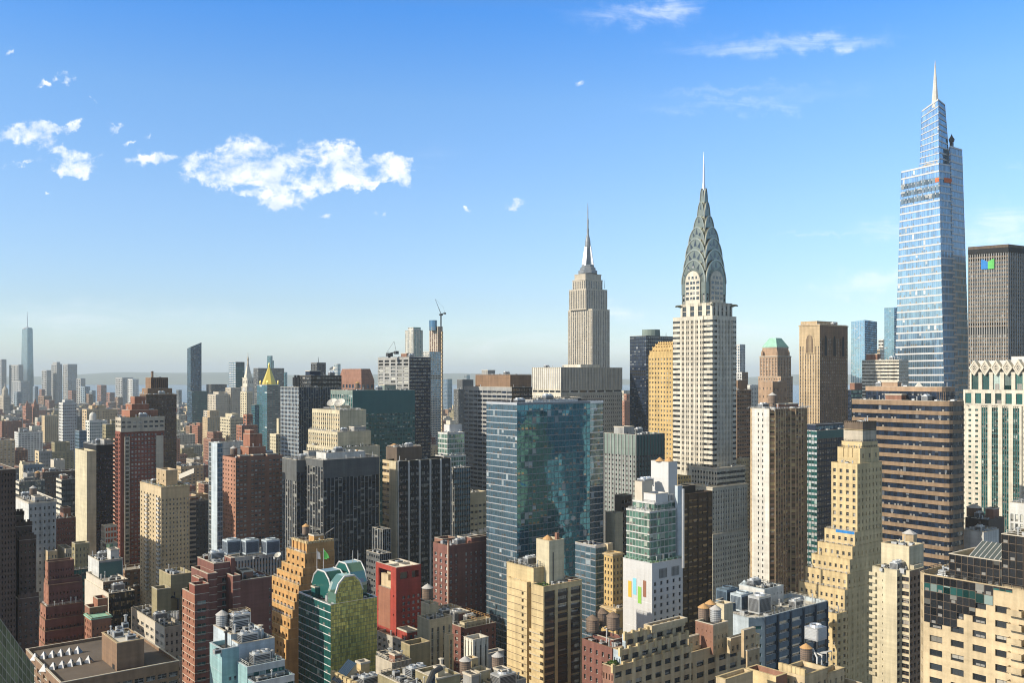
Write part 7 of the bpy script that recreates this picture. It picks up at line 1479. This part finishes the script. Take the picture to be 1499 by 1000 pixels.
g = b.w(985, 1000, 1112, 960, S(3, 17, ww=.4), S(7, 17, top=.9, **dict(LF, mul=3)), roof='pale_roof', cap='buff'); g2 = b.w(1018, 1044, 1066, 916, S(4, 14, ww=.1, wh=.2, wall='brick'), S(4, 14, ww=.3, wh=.4, top=1.2), dD=7, wall='buff', roof='tar', z0=g.z1 - 2); g3 = b.w(1064, 1070, 1090, 936, None, S(3, 16, ww=.5), dD=8, wall='buff', roof='tar', z0=g.z1 - 2); b.w(1085, 1089, 1106, 924, None, S(2, 13, ww=.4, wh=.4), dD=4, wall='tan', roof='tar', z0=g.z1 - 2); b.w(1092, 1094, 1112, 954, None, S(2, 14, ww=.4), dD=-5, wall='tan')
for px, D_, cn, bd in ((1030, 301, 'tank_cone', 'grey'), (1040, 306, 'tank_cone', 'grey'), (1047.5, 299, 'grey_cone', 'galvanized')): x, y = ground(px, D_); b.tank(x, y, g2.z1 - .8, 1.75, 3.9, .2, 'tank_wood' if bd == 'grey' else 'galvanized', cn)
b.w(1046, 1060, 1073, 886, None, None, dD=30, wall='cream', roof='gravel', z0=40); b.w(1004, 1008, 1024, 934, None, S(2, 12, ww=.4), dD=6, z0=g.z1 - 2, roof='gravel')
b = B('low_building', 'white roofed tan box, leftmost of the two white roofs at the bottom edge', 'building', 228, 'buff'); b.w(1048, 1062, 1102, 996, S(2, 16, ww=.2), S(4, 18, ww=.2, wh=.25, top=1.3), roof='pale_roof', cap='sand', par=1.0, clut=1)
b = B('low_building', 'long white roofed tan box with a red brick end', 'building', 238, 'buff'); g = b.w(1092, 1136, 1152, 992, S(4, 18, ww=.15, wh=.2, top=1.6, wall='sand'), None, roof='pale_roof', cap='sand', par=1.2, clut=2, wall='brick')
b = B('low_building', 'crenellated tan roof with a copper topped wooden tank and tangled white pipes', 'building', 240, 'buff', short='crenellated tank roof')
g = b.w(1140, 1178, 1212, 990, S(4, 16, ww=.3), S(4, 16, ww=.4, wh=.4, top=1), roof='tar', cap='sand')
for k in range(6):
    p = g.faces[0].S((k + .5) / 6, 1, .3); mb = MB(); mb.box(p[0] - .4, p[0] + .4, p[1] - .7, p[1] + .7, g.z1 - .2, g.z1 + 1.5, 'sand'); b.part('merlon', mb)
x, y = ground(1180, 254); b.tank(x, y, g.z1 - 1, 1.55, 3.5, .6, 'tank_wood', 'tank_cone'); x, y = ground(1194, 270); b.cool(x, y, g.z1 - 1, 4.6, 4.2, 3.6, 2.0, 'aluminium', 'galvanized')
mb = MB(); a = ground(1190, 256); z = g.z1
for k in range(4): c = ground(1196 + 7 * k, 250 + 2 * k); mb.tube([(a[0] + k, a[1], z - .8), (a[0] + k, a[1], z + 2.2 - k * .4), (c[0], c[1], z + 1.6), (c[0], c[1], z - .9)], .24, 'white_panel', 7)
b.part('pipework', mb); g2 = b.w(1196, 1212, 1236, 987, S(2, 15, ww=.3), S(3, 15, ww=.3), dD=6, roof='tar', cap='sand', clut=3); b.w(1200, 1232, 1262, 1012, None, None, dD=4, roof='tar', clut=3)
b = B('apartment_tower', 'cream apartment tower with dark corner windows and a boxy water tower', 'tower', 345, 'cream', short='cream corner windowed tower')
D = 345; x0, x1, y0, y1 = b.plan(1277, 1326, 1353, D); zt = zat(838, D); Ly = y1 - y0
pl = [(x1, y0), (x1, y1 - 3.4), (x1 - 2.6, y1 - 3.4), (x1 - 2.6, y1), (x0, y1), (x0, y0)]
b.poly(pl, 0, zt, [S(6, 10.7, ww=.15, wh=.28, top=1.6, wall='cream', g='window_dark', fr='dark_frame', rail=False, mul=1, blankcol=(0, 1, 3, 4, 5), em=.02), S(1, 10.7, ww=.86, wh=.62, g='window_dark', fr='brown', top=.9), S(1, 10.7, ww=.86, wh=.62, g='window_dark', fr='brown', top=.9), S(4, 10.7, ww=.6, wh=.55, g='window_dark', top=.9, wall='brown', fr='brown')], D=D, roof='gravel', cap='cream')
g = b.wings[0]; f = g.faces[0]; balconies(b, f, (.04,), 2.6, 850, 1010, 10.7, D, .9, 'cream', 'cream', 30)
g2 = b.w(1290, 1331, 1352, 801, None, S(4, 14, ww=.1, wh=.12, top=1.8), dD=7, wall='cream', roof='gravel', cap='buff', z0=zt - 1)
x, y = ground(1331.5, 366); mb = MB(); mb.lathe(x, y, [(2.6, g2.z1 - .8), (2.6, g2.z1 + 2.6)], 'tan', 6, True); mb.lathe(x, y, [(2.9, g2.z1 + 2.6), (.1, g2.z1 + 4.2)], 'grey_cone', 6, False); b.part('roof_lantern', mb); b.w(1326, 1338, 1352, 829, None, None, dD=6, wall='cream', z0=zt - 1)
for k in range(6): p = ground(1291 + 4 * k, 352 + k); b.hvac(p[0], p[1], zt - 1.1, 1.4, 1.1, 1.2)
b = B('low_building', 'dark slate block with a flue and an octagonal tank hut', 'building', 500, 'dark_grey', short='slate tank hut block'); g = b.w(1413, 1447, 1470, 762, None, None, wall='span_bronze', roof='tar', cap='dark_grey', clut=2); x, y = ground(1426, 520); mb = MB(); mb.lathe(x, y, [(4, g.z1 - 1), (4, g.z1 + 4)], 'brown', 8, True); mb.lathe(x, y, [(4.3, g.z1 + 4), (.2, g.z1 + 6)], 'grey_cone', 8, False); b.part('tank_hut', mb)
m = MB(); x, y = ground(1434, 490); m.tube([(x, y, 20), (x, y, g.z1 + 1)], .6, 'bronze', 8); b.part('flue', m); b.w(1410, 1440, 1462, 780, None, None, dD=-20, wall='light_grey', roof='pale_roof')
b = B('office_block', 'pale grey gridded block at the right edge below the diamond gabled tower', 'building', 430, 'light_grey'); b.w(1478, 1520, 1540, 740, S(6, 14, mode='pier', ww=.62, wh=.8, g='window_pale', ind=True, mul=2, pm='light_grey', span='light_grey', top=1.2), None, roof='gravel')
# lower right
b = B('apartment_tower', 'beige apartment tower with black glass upper storeys filling the lower right corner', 'tower', 190, 'buff', short='black glass topped beige tower')
D = 190; x0, x1, y0, y1 = b.plan(1352, 1560, 1600, D); Ly = y1 - y0; zt = zat(836, D) ; xN = x1
# height measured on the sunlit face near its far end
dl = x1 / ray(1358)[0]; ztop = zat(842, dl); fl = 21.0 * (x1 / ray(1420)[0]) / F0
LW = dict(wall='buff', g='window', fr='dark_frame', rail=False, mul=2)
b.poly([(x1 - 2.4, y0 - 2.0), (x1, y0), (x1, y1), (x0, y1), (x0, y0 - 2)], 0, ztop, [S(1, 21, ww=.5, wh=.55, fh=fl, **LW), S(6, 21, ww=.6, wh=.46, fh=fl, top=1.3, em=.015, **LW), None], D=D, roof='gravel', cap='buff', par=1.2)
g = b.wings[0]; f = g.faces[1]
# black glass panelling in steps down the face, 12 cm proud of the wall
U = lambda px: ((ray(px)[1] * (x1 / ray(px)[0])) - y0) / (y1 - y0)
steps = [(1353, 1401, 915), (1401, 1428, 900), (1428, 1454, 885), (1454, 1482, 866)]
mb = MB()
for (pa, pc, yb_) in steps:
    u0, u1 = max(U(pa), .002), U(pc); dm = x1 / ray((pa + pc) / 2)[0]; zb_ = zat(yb_, dm)
    nu = max(2, int(round((u1 - u0) * f.L / 1.55))); nz = max(2, int(round((ztop - zb_) / 1.75)))
    mb.quads([onface(f, u0, u1, zb_, ztop, -.10)], 'bronze')
    for i in range(nu):
        for j in range(nz):
            a0, a1 = u0 + (u1 - u0) * (i + .035) / nu, u0 + (u1 - u0) * (i + .965) / nu; c0, c1 = zb_ + (ztop - zb_) * (j + .035) / nz, zb_ + (ztop - zb_) * (j + .965) / nz
            mb.quads([onface(f, a0, a1, c0, c1, -.13)], 'window_teal' if j == nz - 2 else 'glass_black')
b.part('black_glass_panelling', mb)
g2 = b.box(x0, x1 - 1.6, y0 + Ly * .17, y1, ztop - 1, zat(812, x1 / ray(1380)[0]), CUR(18, 9, wh=.93, ww=.93, fh=1.75, g='glass_black', pm='bronze', span='bronze', top=.05), None, D=D, roof='gravel', cap='coping', clut=-1)
g3 = b.box(x0, x1 - 1.2, y0 + Ly * .56, y1, ztop - 1, zat(783, x1 / ray(1460)[0]), CUR(9, 9, wh=.93, ww=.93, fh=1.75, g='glass_black', pm='bronze', span='bronze', top=.05), None, D=D, roof='gravel', cap='coping', clut=2)
mb = MB(); ya, yb_ = y0 + Ly * .30, y0 + Ly * .55; z = g2.z1
mb.quads([[(x1 - 3, ya, z), (x1 - 3, yb_, z), (x1 - 9, yb_, z + 2.6), (x1 - 9, ya, z + 2.6)]], 'glass_grey'); mb.poly([(x1 - 3, ya, z), (x1 - 9, ya, z + 2.6), (x1 - 9, ya, z)], 'glass_green')
for k in range(8): y = ya + (yb_ - ya) * k / 7; mb.tube([(x1 - 3, y, z + .05), (x1 - 9, y, z + 2.65)], .1, 'white_frame', 4)
b.part('skylight', mb)
mb = MB(); uw = (U(1480), U(1540)); zz = ztop - 4.2
balconies(b, f, ((U(1478) + U(1500)) / 2, (U(1502) + U(1535)) / 2), (U(1500) - U(1478)) * f.L, 900, 1010, 21, x1 / ray(1489)[0], 1.5, 'buff', 'buff', 24)
# ------------------------------------------------------------------ what is seen, then build
for b in ALL:
    for g in b.wings: raster(g)
HERO = list(ALL)

# ------------------------------------------------------------------ the low city between the towers
rf = random.Random(21)
LOWG = 'low blocks between the towers'
def box_hits(x0, x1, y0, y1):
    for b in ALL:
        for g in b.wings:
            if x0 < g.x1 + 1 and x1 > g.x0 - 1 and y0 < g.y1 + 1 and y1 > g.y0 - 1: return True
    return False
WALLN = dict(tan='tan', cream='cream', brick='brick red', brown='brown', grey='grey', buff='buff', pink='pinkish', dark_red='dark red', clay='orange brick', light_grey='pale grey', stone='whitish', white='white', olive='olive', limestone='stone coloured', dark_grey='dark grey', concrete='concrete grey')
lots = []
for i in range(-24, 3):
    for j in range(-46, 6):
        bx, by = i * 190.0 - 15, j * 80.0 - 30
        x = bx
        while x < bx + 150:
            wd = rf.uniform(16, 34)
            for half in (0, 1):
                dp = rf.uniform(22, 30); y = by + (0 if half == 0 else 62 - dp)
                lots.append((x + .4, min(x + wd, bx + 165) - .4, y, y + dp))
            x += wd
cands = []
for (xa, xb, ya, yb) in lots:
    px, py, dep = project([[(xa + xb) / 2, (ya + yb) / 2, 30.0]])
    if not (300 < dep[0] < 3400) or px[0] < -40 or px[0] > 1560: continue
    cands.append((dep[0], px[0], xa, xb, ya, yb))
cands.sort()
NLOW = 0; far_mb = MB(); low = []
for dep, px, xa, xb, ya, yb in cands:
    tall = rf.random() < .16
    h = rf.uniform(18, 48) if not tall else rf.uniform(50, 85)
    if dep < 720: h = rf.uniform(12, 27)
    elif dep < 1000: h = min(h, 48)
    if px > 640 and dep > 900: h = min(h, 55)
    if dep > 1800: h = rf.uniform(20, 62)
    if box_hits(xa, xb, ya, yb): continue
    P = np.array([(x, y, h * v) for x in np.linspace(xa, xb, 4) for y in (ya, yb) for v in (1, .8, .5)] + [(xb, y, h * v) for y in np.linspace(ya, yb, 4) for v in (1, .8, .5)])
    qx, qy, qd = project(P); vis = visible(qx, qy, qd, .5)
    if vis.mean() < .05: continue
    wall = rf.choices(list(WALLN), [7, 3, 9, 11, 5, 6, 3, 6, 8, 2, 2, 1, 6, 6, 6, 4])[0]
    if dep > 2750 or NLOW >= 285:
        far_mb.box(xa, xb, ya, yb, 0, h, wall, rf.choice(['gravel', 'tar', 'pale_roof']), bottom=False)
        if rf.random() < .5: far_mb.box(xa + 3, xa + 9, ya + 3, ya + 10, h, h + rf.uniform(3, 7), wall, 'tar', bottom=False)
        fpy = 3.2
        n = int((xb - xa) / 3); m_ = max(int(h / fpy) - 1, 1)
        if dep < 3200:
            q = []
            for r in range(m_):
                z = h - 2.6 - r * fpy
                for c in range(n): x = xb - (c + .3) * (xb - xa) / n; q.append([(x, yb + .04, z), (x - 1.3, yb + .04, z), (x - 1.3, yb + .04, z + 1.5), (x, yb + .04, z + 1.5)])
            far_mb.quads(q, 'window_dark')
        class _g: pass
        g = _g(); g.pl = [(xb, ya), (xb, yb), (xa, yb), (xa, ya)]; g.faces = [Face(None, (*g.pl[k], 0), (*g.pl[(k + 1) % 4], 0), (*g.pl[(k + 1) % 4], h), (*g.pl[k], h), None, wall, 3) for k in range(4)]; raster(g); continue
    NLOW += 1
    b = B('low_block', '', 'building', dep, wall); b.low = (px, float(qy[vis].min()), dep, h, wall)
    nE, nN = max(2, int((yb - ya) / rf.uniform(3, 4.4))), max(2, int((xb - xa) / rf.uniform(3, 4.4)))
    ww, wh = rf.uniform(.32, .55), rf.uniform(.42, .6); gl = rf.choice(['window', 'window_dark', 'window', 'window_pale'])
    sp = dict(ww=ww, wh=wh, g=gl, fh=rf.uniform(3.0, 3.8), fr=rf.choice(['frame', 'dark_frame', 'white_frame']), top=rf.uniform(.5, 1.0), rail=dep < 900, mul=2 if dep < 1100 else 1)
    lev = 3 if dep < 900 else (2 if dep < 1400 else 1)
    b.box(xa, xb, ya, yb, 0, h, S(nE, 0, **sp), S(nN, 0, **sp), D=dep, roof=rf.choice(['gravel', 'tar', 'pale_roof', 'tile_roof', 'gravel']), cap=rf.choice(['coping', wall, 'coping']), clut=lev, cor=rf.choice([0, 0, .4]) if dep < 1200 else 0)
    if rf.random() < .45 and h > 25: b.box(xa + (xb - xa) * .15, xb - (xb - xa) * rf.uniform(.1, .4), ya + (yb - ya) * .2, yb - (yb - ya) * rf.uniform(.08, .3), h - 1.2, h + rf.uniform(4, 12), S(max(2, nE - 2), 0, **sp), S(max(2, nN - 2), 0, **sp), D=dep)
    b.maxwin = 0 if dep > 900 else 40; b.root['group'] = LOWG
    for g in b.wings: raster(g)
    low.append(b)
o = far_mb.build('distant_blocks'); props(o, 'carpet of small hazy rooftops reaching toward downtown', 'city blocks', kind='stuff')

# labels of the low blocks: colour, height, and the nearest tower one can find
SHORT = [(b.short, b) for b in HERO if b.short]
cen = []
for s_, b in SHORT:
    g = b.wings[0]; px, py, dep = project([[(g.x0 + g.x1) / 2, (g.y0 + g.y1) / 2, g.z1]]); a, _, _ = project([[p[0], p[1], g.z1] for p in g.pl]); cen.append((s_, float(px[0]), float(py[0]), float(dep[0]), min(a), max(a)))
used = {}
for b in low:
    px, py, dep, h, wall = b.low
    best = sorted(cen, key=lambda c: max(c[4] - px, px - c[5], 0) + abs(dep - c[3]) * .05)[:6]
    size = 'tall' if h > 50 else 'low' if h < 26 else 'mid-rise'
    for c in best:
        rel = ('behind' if dep > c[3] else 'in front of') if c[4] - 4 <= px <= c[5] + 4 else ('left of' if px < c[1] else 'right of')
        lab = '%s %s %s %s the %s' % (size, WALLN[wall], 'block' if h < 50 else 'tower', rel, c[0])
        if lab not in used: break
    else:
        n = 0
        while lab in used and n < 20:
            n += 1; c = best[n % 6]; lab = '%s %s block among low roofs, farther %s the %s' % (size, WALLN[wall], 'left of' if px < c[1] else 'right of', c[0])
            if n > 6: lab = '%s %s block, %s %s from the %s' % (size, WALLN[wall], ['second', 'third', 'fourth', 'fifth', 'sixth'][(n - 7) % 5], 'left' if px < c[1] else 'right', c[0])
    used[lab] = b; b.root['label'] = lab

for b in ALL:
    for g in b.wings: lowest(g)
for b in ALL: b.finish()

# ------------------------------------------------------------------ steam
def steam(label, px, D, y0, pts):
    m, nt, p = new_mat('steam_' + str(int(px))); nt.nodes.remove(p); v = nt.nodes.new('ShaderNodeVolumePrincipled'); v.inputs['Density'].default_value = .16; v.inputs['Color'].default_value = (.95, .96, 1, 1); v.inputs['Anisotropy'].default_value = .3
    nt.links.new(v.outputs[0], nt.nodes['Material Output'].inputs['Volume'])
    mb = MB()
    for (x_, y_, r) in pts:
        c = ground(x_, D); z = zat(y_, D); rr = r * D / F0; mb.lathe(c[0], c[1], [(.05, z - rr)] + [(rr * k_ * math.sin(a), z - rr * math.cos(a)) for a, k_ in ((.5, 1.2), (.9, .8), (1.3, 1.15), (1.7, .85), (2.2, 1.2), (2.7, .9))] + [(.05, z + rr)], m.name, 10, False)
    o = mb.build('steam'); props(o, label, 'steam', kind='stuff')
steam('thin white steam drifting from the buff brick tower chimney', 824, 340, 780, [(817, 778, 2.2), (822, 771, 3.2), (830, 765, 4.2), (839, 759, 4.0)])
steam('white steam blowing off the dark red loft roof', 690, 472, 780, [(681, 790, 2.2), (687, 784, 3.2), (695, 781, 3.8), (704, 778, 4.2), (711, 776, 3.8)])

# ------------------------------------------------------------------ the air
m, nt, p = new_mat('haze_air'); nt.nodes.remove(p); v = nt.nodes.new('ShaderNodeVolumePrincipled')
v.inputs['Density'].default_value = 5.8e-5; v.inputs['Color'].default_value = (.80, .92, 1.0, 1); v.inputs['Anisotropy'].default_value = -.05
nt.links.new(v.outputs[0], nt.nodes['Material Output'].inputs['Volume'])
hz = MB(); hz.box(-33000, 31000, -33000, 3500, -1.0, 465, 'haze_air'); o = hz.build('haze'); o['kind'] = 'stuff'
bpy.context.view_layer.update()
print('BUILDINGS', len(ALL), 'low', NLOW, 'objects', len(bpy.data.objects), 'polys', sum(len(me.polygons) * me.users for me in bpy.data.meshes))
